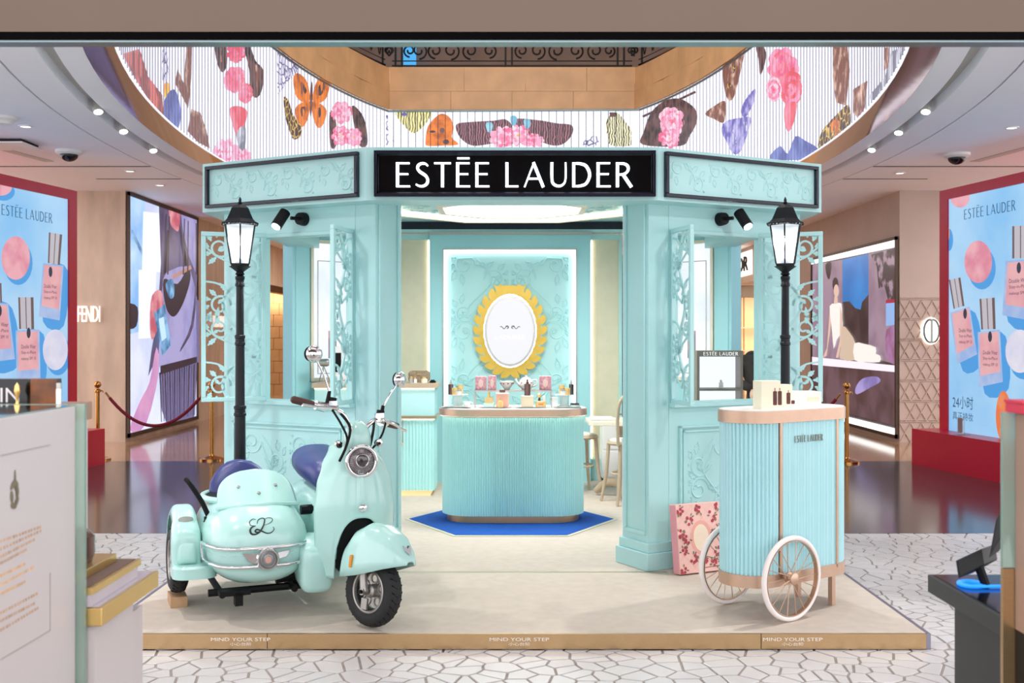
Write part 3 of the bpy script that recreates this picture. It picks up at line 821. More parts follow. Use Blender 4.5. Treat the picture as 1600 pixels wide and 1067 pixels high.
# header ring: front, wings, sides
HB, HT = 2.414, 2.743
hp = [(-2.13, 10.5), (-2.11, 7.42), (-.905, 6.75), (.905, 6.75), (2.11, 7.42), (2.13, 10.5)]
def inset(pts, t):
    out = []
    for i, p in enumerate(pts):
        ns = []
        for a, b in ((i - 1, i), (i, i + 1)):
            if 0 <= a and b < len(pts):
                d = (Vector(pts[b]) - Vector(pts[a])).normalized(); ns.append(Vector((-d.y, d.x)))
        n = sum(ns, Vector((0, 0))); n.normalize(); k = t / max(n.dot(ns[0]), .3)
        out.append(tuple(Vector(p) + n * k))
    return out
ip = inset(hp, .27)
hd = MB()
for i in range(5):
    a, b, c, d = hp[i], hp[i + 1], ip[i + 1], ip[i]
    hd.corners([(*a, HB), (*b, HB), (*c, HB), (*d, HB), (*a, HT), (*b, HT), (*c, HT), (*d, HT)])
part('header', hd, TEAL, kiosk, smooth=False)
def seg_fn(p0, p1, z):
    p0, p1 = Vector(p0), Vector(p1); d = (p1 - p0).normalized()
    return frame_fn((p0.x, p0.y, z), (d.x, d.y, 0), (0, 0, 1), (d.y, -d.x, 0)), (p1 - p0).length
def pbox(mb, fn, u0, u1, v0, v1, w0, w1): return mb.prism([(u0, v0), (u1, v0), (u1, v1), (u0, v1)], fn, w0, w1)
def pframe(fn, u0, u1, v0, v1, t, w0, w1):
    return pbox(pbox(pbox(pbox(MB(), fn, u0, u1, v0, v0 + t, w0, w1), fn, u0, u1, v1 - t, v1, w0, w1), fn, u0, u0 + t, v0 + t, v1 - t, w0, w1), fn, u1 - t, u1, v0 + t, v1 - t, w0, w1)
fn, L = seg_fn(hp[2], hp[3], HB)
u0 = X(585, 6.75) + .905; u1 = X(1024, 6.75) + .905
sign = part('sign_board', pbox(MB(), fn, u0, u1, .022, .303, 0, .012), BLACKGLOSS, kiosk, 'black sign board with white lit lettering', smooth=False)
part('sign_frame', pframe(fn, u0, u1, .02, .305, .018, 0, .035).merge(pframe(fn, u0 + .022, u1 - .022, .042, .283, .006, 0, .022)), NAVY, sign, bevel=.003)
SIGNLIT = mat('sign_letter_light', '#ffffff', .5, emit=3.2, ecol='#eaf4ff')
uL = X(619.5, 6.75) + .905
brand_sign(sign, (lambda g: lambda u, v, w: g(uL + u, Z(293, 6.75) - HB + v, .012 + w))(fn), X(987, 6.75) - X(619.5, 6.75), .152, .018, SIGNLIT)
for a, b in ((1, 2), (3, 4)):
    fn, L = seg_fn(hp[a], hp[b], HB)
    fa = part('fascia_frame', pframe(fn, .045, L - .05, .022, .305, .024, 0, .03), NAVY, kiosk, bevel=.004)
    pn = part('fascia_panel', pbox(MB(), fn, .069, L - .074, .046, .281, 0, .006), TEAL, kiosk, smooth=False)
    part('relief', relief(MB(), (lambda g: lambda u, v, w: g(.075 + u, .05 + v, .005 + w))(fn), L - .155, .225, 31 + a, 1, .0065, 4), TEAL, pn, kind='stuff')

# shutters
FW = MATS['teal_paint']
def shutter(hinge, free, z0=1.138, z1=2.26, seed=1):
    h, f_ = Vector(hinge), Vector(free); d = (f_ - h); W = d.length; d.normalize()
    fn = frame_fn((h.x, h.y, z0), (d.x, d.y, 0), (0, 0, 1), (d.y, -d.x, 0)); H = z1 - z0
    s = part('shutter', pframe(fn, 0, W, 0, H, .028, -.013, .013), TEAL, kiosk, bevel=.003)
    st, lv = vine(W - .056, H - .056, seed, 4)
    mb = MB(); g = lambda u, v, w: fn(.028 + u, .028 + v, w)
    w_, h_ = W - .056, H - .056
    for pts, a, b in st:
        q = [(min(max(p[0], 0), w_), min(max(p[1], 0), h_)) for p in pts]; n = len(q)
        mb.ribbon(q, [max((a + (b - a) * i / (n - 1)), .013) for i in range(n)], g, -.005, .005)
    for lf in lv:
        q = inside(lf, w_, h_)
        if len(q) > 2: mb.prism(q, g, -.0042, .0042)
    for i in range(4):
        v = h_ * (i + .5) / 4; sgn = 1 if i % 2 else -1
        mb.ribbon([tuple(p) for p in catmull([(w_ * .5, v - .05), (w_ * (.5 + .3 * sgn), v), (w_ * (.5 + .5 * sgn), v + .06)], 5)], .012, g, -.004, .004)
        mb.ribbon([tuple(p) for p in catmull([(w_ * .5, v), (w_ * (.5 - .25 * sgn), v + .08), (w_ * (.5 - .5 * sgn), v + .1)], 5)], .012, g, -.0045, .0045)
    part('fretwork', mb, TEAL, s, smooth=False, kind='stuff')
for sd in (-1, 1):
    shutter((sd * 1.032, 7.015), (sd * 1.108, 6.69), seed=21)
    shutter((sd * 1.655, 7.315), (sd * 2.045, 7.16), seed=4)

# inner ceiling with octagonal light
OC = (0., 8.9)
octo = lambda r: [(OC[0] + r * cos(pi / 8 + pi / 4 * i), OC[1] + r * sin(pi / 8 + pi / 4 * i)) for i in range(8)]
def oring(r0, r1, z0, z1):
    a, b = octo(r0), octo(r1); mb = MB()
    for i in range(8):
        k = (i + 1) % 8
        mb.corners([(*a[i], z0), (*b[i], z0), (*b[k], z0), (*a[k], z0), (*a[i], z1), (*b[i], z1), (*b[k], z1), (*a[k], z1)])
    return mb
cp = [(-2.05, 10.5), (-2.03, 7.5), (-.86, 6.9), (.86, 6.9), (2.03, 7.5), (2.05, 10.5), (1.1, 11.4), (-1.1, 11.4)]
cl = part('ceiling_board', MB().prism(cp, lambda u, v, w: (u, v, w), 2.737, 2.76), TEAL, kiosk, smooth=False)
part('brass_ring', oring(1.08, 1.13, 2.60, 2.737), CREAM, cl, smooth=False)
part('light_strip', oring(1.0, 1.08, 2.612, 2.66), LIT, cl, smooth=False)
so = part('relief_soffit', MB().prism(octo(1.0), lambda u, v, w: (u, v, w), 2.64, 2.68), TEAL, cl, smooth=False)
mb = MB(); R = random.Random(4)
for i in range(90):
    a = R.uniform(0, 6.28); r = R.uniform(.7, .95); x, y = OC[0] + r * cos(a), OC[1] + r * sin(a); q = R.uniform(.04, .09); b = R.uniform(0, 6.28)
    mb.tube([(x + q * cos(b + t * .5) * (1 - t / 9), y + q * sin(b + t * .5) * (1 - t / 9), 2.639) for t in range(8)], .006, 5)
part('relief', mb, TEAL, so, kind='stuff')
part('centre_frame', oring(.60, .65, 2.59, 2.64), CREAM, cl, smooth=False)
part('light_panel', MB().prism(octo(.6), lambda u, v, w: (u, v, w), 2.60, 2.63), LITW, cl, smooth=False)
area('pavilion_light', (0, 8.9, 2.585), (0, 8.9, 0), .95, .95, 60, (1, .99, .96), 170)

# back of the pavilion
BD = 11.15
bx0, bx1 = X(672, BD), X(922, BD); rx0, rx1 = X(694, BD), X(899, BD); rt, rb = Z(391, BD), .62
bk = part('back_wall', MB().box(bx0, rx0, BD - .08, BD + .1, DZ, 2.6).box(rx1, bx1, BD - .08, BD + .1, DZ, 2.6).box(rx0, rx1, BD - .08, BD + .1, rt, 2.6).box(rx0, rx1, BD - .08, BD + .1, DZ, rb), TEALD, kiosk, smooth=False)
pl = part('relief_panel', MB().box(rx0, rx1, BD + .02, BD + .06, rb, rt), TEAL, bk, smooth=False)
part('light_strip', MB().box(rx0, rx0 + .03, BD - .03, BD + .015, rb, rt).box(rx1 - .03, rx1, BD - .03, BD + .015, rb, rt).box(rx0 + .03, rx1 - .03, BD - .03, BD + .015, rt - .03, rt), LITW, bk, smooth=False)
part('metal_trim', MB().box(bx0 - .01, bx1 + .01, BD - .09, BD - .075, 2.6, 2.63).box(rx0 - .012, rx0, BD - .088, BD - .078, rb, rt + .012).box(rx1, rx1 + .012, BD - .088, BD - .078, rb, rt + .012).box(rx0, rx1, BD - .088, BD - .078, rt, rt + .012), STEEL, bk, smooth=False)
rel = MB(); w2 = (rx1 - rx0) / 2
f1 = lambda u, v, w: (rx0 + .05 + u, BD + .018 - w, rb + .05 + v); f2 = lambda u, v, w: (rx1 - .05 - u, BD + .018 - w, rb + .05 + v)
relief(rel, f1, w2 - .05, rt - rb - .1, 51, 5, .010); relief(rel, f2, w2 - .05, rt - rb - .1, 51, 5, .010)
part('relief', rel, TEAL, bk, kind='stuff')
part('beam', MB().box(-1.5, 1.5, BD - .02, BD + .12, 2.655, 2.735), NAVY, kiosk, smooth=False)
part('beam', MB().box(-1.5, 1.5, BD - .06, BD + .1, 2.628, 2.655), TEAL, kiosk, smooth=False)
for sd in (-1, 1):
    a, b = (bx0, X(624, 11.3)) if sd < 0 else (X(966, 11.3), bx1)
    lo, hi = min(a, b), max(a, b)
    pl2 = part('pilaster', MB().box(lo, hi, 11.26, 11.3, .30, 2.56), mat('cream_pilaster', '#e4dabf', .55, var=.04, scale=8), kiosk, smooth=False)
    xa, xb = (lo - .03, lo) if sd < 0 else (hi, hi + .03)
    part('casing', MB().box(xa, xb, 11.2, 11.32, DZ, 2.62).box(lo, hi, 11.2, 11.32, 2.56, 2.62).box(lo, hi, 11.2, 11.32, DZ, .30), TEAL, pl2, smooth=False)
    e0, e1 = (hi - .03, hi - .012) if sd < 0 else (lo + .012, lo + .03)
    part('light_strip', MB().box(e0, e1, 11.235, 11.255, .31, 2.55), LIT, pl2, smooth=False)
    # angled back wings with light box, window and end column
    q0, q1 = Vector((sd * 2.1, 10.3)), Vector((sd * 1.2, 11.25)); d = (q1 - q0).normalized(); Lw = (q1 - q0).length
    n = Vector((-d.y, d.x)); n = n if n.y < 0 else -n
    g = frame_fn((q0.x, q0.y, 0), (d.x, d.y, 0), (0, 0, 1), (n.x, n.y, 0))
    part('end_column', pbox(pbox(MB(), g, 0, .2, DZ, 2.65, -.12, .04), g, .03, .17, .3, 2.5, .04, .05), TEALD, kiosk, bevel=.004)
    part('back_wing_wall', pbox(MB(), g, .2, Lw, DZ, 1.13, -.08, 0), TEALD, kiosk, smooth=False); part('back_wing_lintel', pbox(MB(), g, .2, Lw, 2.5, 2.65, -.08, 0), TEALD, kiosk, smooth=False)
    lb = part('light_box', pframe(g, .22, .76, 1.13, 2.5, .035, -.06, .03), CREAM, kiosk, bevel=.004)
    part('backlit_poster', pbox(MB(), g, .255, .725, 1.165, 2.465, -.05, .005), screen_mat('lightbox_white', '#f3f8ff', .95, '#dfeaf6', 2), lb, smooth=False)
    part('printed_bottle', MB().flat([(.44, 1.35), (.54, 1.35), (.54, 1.62), (.44, 1.62)], g, .007).flat([(.47, 1.63), (.51, 1.63), (.51, 1.75), (.47, 1.75)], g, .007), screen_mat('poster_bottle', '#9a8a94', .8, '#e5b4a8', 5), lb, smooth=False)
    part('inner_frame', pframe(g, .31, .67, 1.2, 2.3, .008, .005, .014), STEEL, lb, smooth=False)
    part('casing', pbox(MB(), g, .76, .80, DZ, 2.5, -.06, .02), TEAL, lb, smooth=False)

# bronze slatted screen behind the pavilion
for sd in (-1, 1):
    sl = thing('slatted_screen', 'bronze vertical slat screen glimpsed behind the %s side of the pavilion back wall' % ('left' if sd < 0 else 'right'), 'screen', (sd * 1.6, 13.2, 0), 0, 'bronze slat screens')
    part('back_panel', MB().box(sd * 1.6 - .75, sd * 1.6 + .75, 13.26, 13.3, 0, 3.0), BRONZE, sl, smooth=False)
    part('top_rail', MB().box(sd * 1.6 - .75, sd * 1.6 + .75, 13.18, 13.26, 2.55, 2.63), mat('copper_rail', '#a5714a', .35, metal=.8), sl, smooth=False)
    sm = mesh_of('slat', MB().box(-.013, .013, -.03, .03, 0, 3.0), False); sm.materials.append(mat('bronze_slat', '#8a5f42', .35, metal=.6, var=.1))
    for i in range(30):
        o = bpy.data.objects.new('slat', sm); col.objects.link(o); o.parent = sl; o.location = (-.73 + i * .05, 0, 0)
    area('slat_light', (sd * 1.6, 12.6, 2.9), (sd * 1.6, 13.2, 1.6), 1.2, .1, 14, (1, .8, .6))

# ================================================================== oval laurel sign
od = BD - .04; ox, oz = X(797, od), Z(517, od)
ov = thing('oval_sign', 'gold laurel wreath framing a white lit oval sign on the relief wall', 'sign', (ox, od, oz - .46))
fo = frame_fn((ox, od, oz), (1, 0, 0), (0, 0, 1), (0, -1, 0))
rw, rh = .238, .338
def oval_ring(a0, b0, a1, b1, w0, w1, n=48):
    mb = MB()
    r = [[fo(a * cos(t), b * sin(t), w) for a, b, w in ((a0, b0, w0), (a1, b1, w0), (a1, b1, w1), (a0, b0, w1))] for t in [2 * pi * i / n for i in range(n + 1)]]
    return mb.loft(r, False, False)
fc = part('lit_face', MB().prism(ellipse(0, 0, rw, rh, 48), fo, .03, .05), screen_mat('oval_face', '#f1f1f6', .86), ov, smooth=False)
part('silver_rim', oval_ring(rw, rh, rw + .022, rh + .022, .02, .065), STEEL, ov)
PRG = screen_mat('oval_print_pale', '#ffffff', 1.1)
text_part('LADURÉE', lambda u, v, w: fo(-.15 + u, -.085 + v, .05 + w), .30, .05, PRG, fc, .002)
orn = MB()
for s in (-1, 1):
    orn.tube([fo(s * (.02 + .08 * t) , .033 + .012 * sin(t * 9), .052) for t in [i / 14 for i in range(15)]], .004, 5)
    orn.tube([fo(s * (.03 + .015 * cos(a)), .038 + .015 * sin(a), .052) for a in [i * .5 for i in range(11)]], .0035, 5)
part('ornament', orn, mat('ornament_grey', '#55565c', .5), fc)
GOLDL = mat('matt_gold_leaf', '#d9b24a', .4, metal=.35, var=.08, scale=12)
wr_ = part('wreath', oval_ring(rw + .035, rh + .04, rw + .075, rh + .085, .0, .022), GOLDL, ov)
R = random.Random(9)
for sd in (-1, 1):
    for i in range(12):
        t = -pi / 2 + (pi * .9) * i / 11.5
        a, b = rw + .06, rh + .065
        cx, cy = sd * a * cos(t), b * sin(t)
        tx, ty = -a * sin(t), b * cos(t); L = hypot(tx, ty); tx, ty = sd * tx / L, ty / L
        for s_, ln in ((1, .095), (-.35, .06)):
            ang = atan2(ty, tx) + (-sd) * .65 * s_
            lf = [(.05, 0), (.2, .26), (.5, .32), (.8, .2), (1, 0), (.8, -.2), (.5, -.3), (.2, -.24)]
            poly = [(cx + ln * 1.25 * (x * cos(ang) - y * sin(ang)), cy + ln * 1.25 * (x * sin(ang) + y * cos(ang))) for x, y in lf]
            part('leaf', MB().prism(SP(poly, 2), fo, .006, .0245 + .003 * (i % 2) + (.0013 if s_ < 0 else 0)), GOLDL, wr_, smooth=False)
crown = SP([(-.17, .47), (-.13, .455), (-.07, .46), (0, .465), (.07, .46), (.13, .455), (.17, .47), (.14, .41), (.15, .36), (.07, .40), (0, .41), (-.07, .40), (-.15, .36), (-.14, .41)], 2)
part('crest', MB().prism(crown, fo, .0, .024), GOLDL, ov, smooth=False)
part('back_light', oval_ring(rw + .0, rh + .0, rw + .05, rh + .05, -.012, -.008), LITW, ov)

# ================================================================== COUNTERS
def stadium(cx, cy, a, r, n=14):
    """half length a (straight part), end radius r"""
    out = []
    for i in range(n + 1): t = -pi / 2 + pi * i / n; out.append((cx + a + r * cos(t), cy + r * sin(t)))
    for i in range(n + 1): t = pi / 2 + pi * i / n; out.append((cx - a + r * cos(t), cy + r * sin(t)))
    return out
def flute(poly, pitch, amp, sub=6):
    """follow a closed outline with convex ribs"""
    pts = [Vector(p) for p in poly]; n = len(pts); cum = [0.]
    for i in range(n): cum.append(cum[-1] + (pts[(i + 1) % n] - pts[i]).length)
    tot = cum[-1]; k = max(3, round(tot / pitch)); out = []; j = 0
    for q in range(k * sub):
        s = tot * q / (k * sub)
        while cum[j + 1] < s: j += 1
        a, b = pts[j], pts[(j + 1) % n]; t = (b - a).normalized(); p = a + t * (s - cum[j])
        nn = Vector((t.y, -t.x)); ph = (q % sub) / sub
        out.append(tuple(p + nn * (amp * (sin(pi * ph) - 1))))
    return out
xyz = lambda u, v, w: (u, v, w)
cc = thing('fluted_counter', 'rounded turquoise fluted display counter standing on the blue rug', 'counter', (.008, 8.84, DZ))
CXc, CYc = .008, 8.84
part('body', MB().prism(flute(stadium(CXc, CYc, .325, .25), .0185, .009), xyz, .145, .925), FLUTE, cc, angle=60)
part('toe_kick', MB().prism(stadium(CXc, CYc, .31, .225), xyz, DZ + .009, .145), BRASS, cc)
part('top_band', MB().prism(stadium(CXc, CYc, .325, .276), xyz, .935, .988), ROSEG, cc)
part('worktop', MB().prism(stadium(CXc, CYc, .325, .262), xyz, .98, .992), WHITE, cc)
ls = MB(); a_, b_ = stadium(CXc, CYc, .325, .255), stadium(CXc, CYc, .325, .27)
ls.loft([[(*p, .932) for p in a_], [(*p, .932) for p in b_]], False, False)
part('light_strip', ls, LIT, cc)

dk = thing('cash_desk', 'turquoise cash desk with fluted lower front and beige top at pavilion back left', 'desk', (-1.28, 10.2, DZ))
dx0, dx1, dy = X(487, 10.1), X(682, 10.1), 10.1
lowp = []; k = 40
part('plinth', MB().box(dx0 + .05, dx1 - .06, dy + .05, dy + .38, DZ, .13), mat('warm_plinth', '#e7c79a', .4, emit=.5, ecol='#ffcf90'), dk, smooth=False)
fl = flute([(dx0, dy + .03), (dx1 - .02, dy + .03), (dx1 - .02, dy + .4), (dx0, dy + .4)], .03, .008)
part('fluted_front', MB().prism(fl, xyz, .13, .80), FLUTE, dk, angle=60)
part('ledge', MB().box(dx0, dx1, dy, dy + .42, .80, .825), BRASS, dk, smooth=False)
up = part('upper_front', MB().box(dx0 + .02, dx1 - .02, dy + .04, dy + .4, .825, 1.085), TEAL, dk, smooth=False)
part('top', MB().box(dx0, dx1 + .01, dy, dy + .42, 1.085, 1.13), mat('beige_top', '#b7a288', .4, var=.04), dk, smooth=False, bevel=.004)
part('light_strip', MB().box(dx0, dx1 - .02, dy + .02, dy + .035, .79, .799).box(dx0 + .02, dx1 - .02, dy + .02, dy + .035, 1.075, 1.084), LIT, dk, smooth=False)
brand_sign(up, frame_fn((X(625, dy) - .68, dy + .04, .91), (1, 0, 0), (0, 0, 1)), .68, .062, .006, ROSEG, joined=True)
# bag shelf bracket hanging on the desk
sh = thing('handbag_shelf', 'small metal framed bag shelf hooked on the cash desk ledge', 'shelf', (-1.07, 9.98, .5))
x0, x1 = X(606, 9.95), X(628, 9.95)
part('shelf_board', MB().box(x0, x1, 9.85, 10.08, .56, .58), WOODW, sh, smooth=False)
part('shelf_board', MB().box(x0, x1, 9.85, 10.08, .79, .80), WOODW, sh, smooth=False)
part('frame', MB().box(x1 - .012, x1, 9.85, 9.862, .56, .80).box(x1 - .012, x1, 10.07, 10.08, .56, .80).tube([(x0 - .05, 9.9, .745), (x1, 9.9, .7)], .008, 6), STEEL, sh, smooth=False)
# ================================================================== SCOOTER WITH SIDECAR
SO = Vector((-.82, 5.79, DZ + .007)); SYAW = atan2(-.92, .39)
sc = thing('sidecar_scooter', 'pale mint scooter with attached sidecar parked on the platform left', 'scooter', SO, SYAW)
def torus(c, R_, r, axis='y', seg=40, rs=12, flat=1.):
    c = Vector(c); rings = []
    for i in range(seg + 1):
        a = 2 * pi * i / seg; rg = []
        for j in range(rs):
            b = 2 * pi * j / rs; q = R_ + r * cos(b); h = r * flat * sin(b)
            x, y = q * cos(a), q * sin(a)
            rg.append(c + Vector({'y': (x, h, y), 'x': (h, x, y), 'z': (x, y, h)}[axis]))
        rings.append(rg)
    return MB().loft(rings, False, False)
def cyl(mb, a, b, r, seg=14, r2=None): return mb.tube([a, b], [r, r if r2 is None else r2], seg)
def sring(x, cy, hw, zb, zt, n=28, p=2.6):
    out = []; cz, hh = (zb + zt) / 2, (zt - zb) / 2
    for i in range(n):
        a = 2 * pi * i / n; c, s = cos(a), sin(a)
        out.append((x, cy + hw * math.copysign(abs(c) ** (2 / p), c), cz + hh * math.copysign(abs(s) ** (2 / p), s)))
    return out
def grid(fn, nu, nv):
    mb = MB(); mb.v = [Vector(fn(i / nu, j / nv)) for j in range(nv + 1) for i in range(nu + 1)]
    w = nu + 1
    mb.f = [(j * w + i, j * w + i + 1, (j + 1) * w + i + 1, (j + 1) * w + i) for j in range(nv) for i in range(nu)]
    return mb
def solid(o, t, off=-1.):
    m = o.modifiers.new('thickness', 'SOLIDIFY'); m.thickness = t; m.offset = off; return o
def lerp_tab(tab, x):
    for (a, b), (c, d) in zip(tab, tab[1:]):
        if x <= c:
            t = (x - a) / (c - a); t = t * t * (3 - 2 * t) * .5 + t * .5
            return b + (d - b) * max(0, min(1, t))
    return tab[-1][1]
def sp(name, mb, m, parent=sc, **k): return part(name, mb, m, parent, world=False, **k)

# --- steered group
rk = radians(14); PV = Vector((.2, 0, .18)); kx = Vector((-sin(rk), 0, cos(rk)))
STEER = Matrix.Translation(PV) @ Matrix.Rotation(radians(29), 4, kx) @ Matrix.Translation(-PV)
WC = Vector((.24, 0, .182))
GREYM = mat('cast_alloy_grey', '#a6a29e', .4, metal=.8, var=.06, scale=30)
def wheel(c, M, parent, name='front_wheel'):
    w = sp(name, torus(c, .136, .047, 'y', 44, 14, 1.05).xf(M), RUBBER, parent)
    tread = MB()
    for i in range(30):
        a = 2 * pi * i / 30
        for s in (-1, 1):
            p = c + Vector((.181 * cos(a), s * .008, .181 * sin(a))); q = c + Vector((.170 * cos(a + .12), s * .036, .170 * sin(a + .12)))
            tread.tube([p, q], .003, 4)
    sp('tread', tread.xf(M), BLACK, w, kind='stuff')
    rim = MB()
    for s in (-1, 1):
        rim.merge(torus(c + Vector((0, s * .036, 0)), .106, .008, 'y', 36, 8))
    rim.lathe([(.1, -.04), (.094, -.01), (.094, .01), (.1, .04)], c, 32, 'y', False)
    sp('rim', rim.xf(M), GREYM, w)
    spk = MB()
    for i in range(5):
        a = 2 * pi * i / 5 + .3
        mid = c + Vector((.062 * cos(a), 0, .062 * sin(a)))
        spk.merge(torus(mid, .024, .007, 'y', 18, 6)); cyl(spk, mid + Vector((.02 * cos(a), 0, .02 * sin(a))), c + Vector((.1 * cos(a), 0, .1 * sin(a))), .008, 6)
    spk.lathe([(.02, -.04), (.034, -.03), (.034, .03), (.02, .04)], c, 20, 'y')
    sp('spoke', spk.xf(M), GREYM, w)
    return w
fw = wheel(WC, STEER, sc)
for s in (-1, 1):
    fork = MB(); fork.tube([WC + Vector((-.03, s * .062, .2)), WC + Vector((-.02, s * .066, .08)), WC + Vector((0, s * .066, 0))], [.02, .019, .022], 10)
    cyl(fork, WC + Vector((0, s * .05, 0)), WC + Vector((0, s * .085, 0)), .018)
    fork.box(WC.x - .01, WC.x + .03, min(s * .058, s * .07), max(s * .058, s * .07), .095, .15)
    sp('fork_leg', fork.xf(STEER), GREYM)
ax = MB(); cyl(ax, WC + Vector((0, -.1, 0)), WC + Vector((0, .1, 0)), .01)
sp('axle_nut', ax.xf(STEER), BLACK)
# mudguard: egg-shaped shell, deeper behind, lifted in front
MG = [(-.205, .045, .34, .225), (-.18, .075, .40, .228), (-.12, .097, .475, .24), (-.03, .106, .522, .262), (.06, .106, .52, .29), (.14, .095, .485, .318), (.195, .073, .43, .335), (.225, .05, .39, .345), (.24, .025, .365, .35)]
def mg(u, v):
    i = u * (len(MG) - 1); k = min(int(i), len(MG) - 2); t = i - k
    x, hw, zt, zb = [MG[k][q] + (MG[k + 1][q] - MG[k][q]) * t for q in range(4)]
    a = pi * v; c, s = cos(a), sin(a)
    y = hw * math.copysign(abs(c) ** .72, c); z = zb + (zt - zb) * abs(s) ** .72
    return Vector((WC.x + x, y, z))
mgd = sp('front_mudguard', grid(mg, 32, 26).xf(STEER), MINT, angle=80); solid(mgd, .006, 0)
sp('reflector', MB().prism(rrect(-.008, .008, -.032, .032, .0078), lambda u, v, w: STEER @ Vector((WC.x - .075 + u, -.102 - w, .325 + v)), 0, .012), mat('amber_lens', '#c9851c', .2, emit=.1), mgd)
sp('chevron_badge', MB().prism([(-.014, .02), (.0, .008), (.014, .02), (.014, -.004), (0, -.022), (-.014, -.004)], lambda u, v, w: STEER @ Vector((WC.x + .212 + w - v * .6, -.0 + u * 1.4, .42 + v)), -.012, .004), CHROME, mgd, smooth=False)

# --- leg shield
HWT = [(.2, .195), (.35, .215), (.55, .222), (.7, .205), (.8, .172), (.88, .128), (.93, .09)]
XF = [(.2, .03), (.4, .07), (.6, .085), (.75, .07), (.85, .035), (.93, -.02)]
def shield(u, v):
    s = 2 * u - 1
    arch = .2 + .33 * max(0, 1 - (abs(s) / .64) ** 2.6) ** .5
    top = .93 - .02 * s * s
    z = arch + (top - arch) * v
    hw = lerp_tab(HWT, z); x = lerp_tab(XF, z) - .15 * abs(s) ** 2.3
    return Vector((x, s * hw, z))
shd = sp('leg_shield', grid(shield, 56, 34), MINT, angle=80); solid(shd, .012)
sp('crest_line', grid(lambda u, v: Vector((lerp_tab(XF, .56 + .24 * v) + .016 * sin(pi * u) * sin(pi * (.15 + .7 * v)), (.034 - .01 * v) * (2 * u - 1), .56 + .24 * v)), 10, 10), MINT, shd, angle=80)
sp('round_badge', MB().lathe([(.021, 0), (.021, .006), (.016, .01), (.001, .011)], (lerp_tab(XF, .585) + .014, 0, .585), 20, 'x'), CHROME, shd)
sp('inner_panel', MB().loft([sring(-.1, 0, .17, .22, .86), sring(-.16, 0, .18, .2, .8), sring(-.2, 0, .16, .22, .7)]), MINT)
sp('wheel_well', MB().loft([sring(.0, 0, .13, .2, .56), sring(-.09, 0, .13, .2, .56)], True, True), BLACK)
# --- headlight and cowl
hx = .075
hl = sp('headlight', torus((hx, 0, .828), .078, .011, 'x', 40, 10).merge(MB().lathe([(.076, -.05), (.082, 0), (.078, .008)], (hx, 0, .828), 36, 'x', False)), CHROME)
sp('lens', MB().lathe([(.074, -.012), (.06, .004), (.03, .013), (.001, .015)], (hx, 0, .828), 32, 'x'), mat('headlight_glass', '#6d6468', .08, var=.1, scale=30, coat=1.), hl)
prj = torus((hx + .012, 0, .833), .034, .005, 'x', 28, 8)
for i in range(40):
    a = 2 * pi * i / 40; prj.tube([(hx + .008, .046 * cos(a), .828 + .046 * sin(a)), (hx + .004, .066 * cos(a), .828 + .066 * sin(a))], .0014, 4)
sp('projector', prj, mat('smoked_chrome', '#b9b4b8', .2, metal=.9), hl)
sp('projector_bowl', MB().ell((hx + .012, 0, .833), (.008, .032, .032)), mat('smoked_lens', '#3a3438', .1, coat=1.), hl)
sp('headlight_cowl', MB().ell((-.02, 0, .925), (.075, .076, .112), 26, 18), MINT, angle=80)
for s in (-1, 1):
    ind = sp('indicator', MB().lathe([(.02, -.02), (.024, 0), (.018, .012), (.006, .013)], (.02, s * .108, .915), 18, 'x'), CHROME)
    sp('indicator_lens', MB().lathe([(.008, .012), (.008, .018), (.001, .019)], (.02, s * .108, .915), 14, 'x'), BLACK, ind)
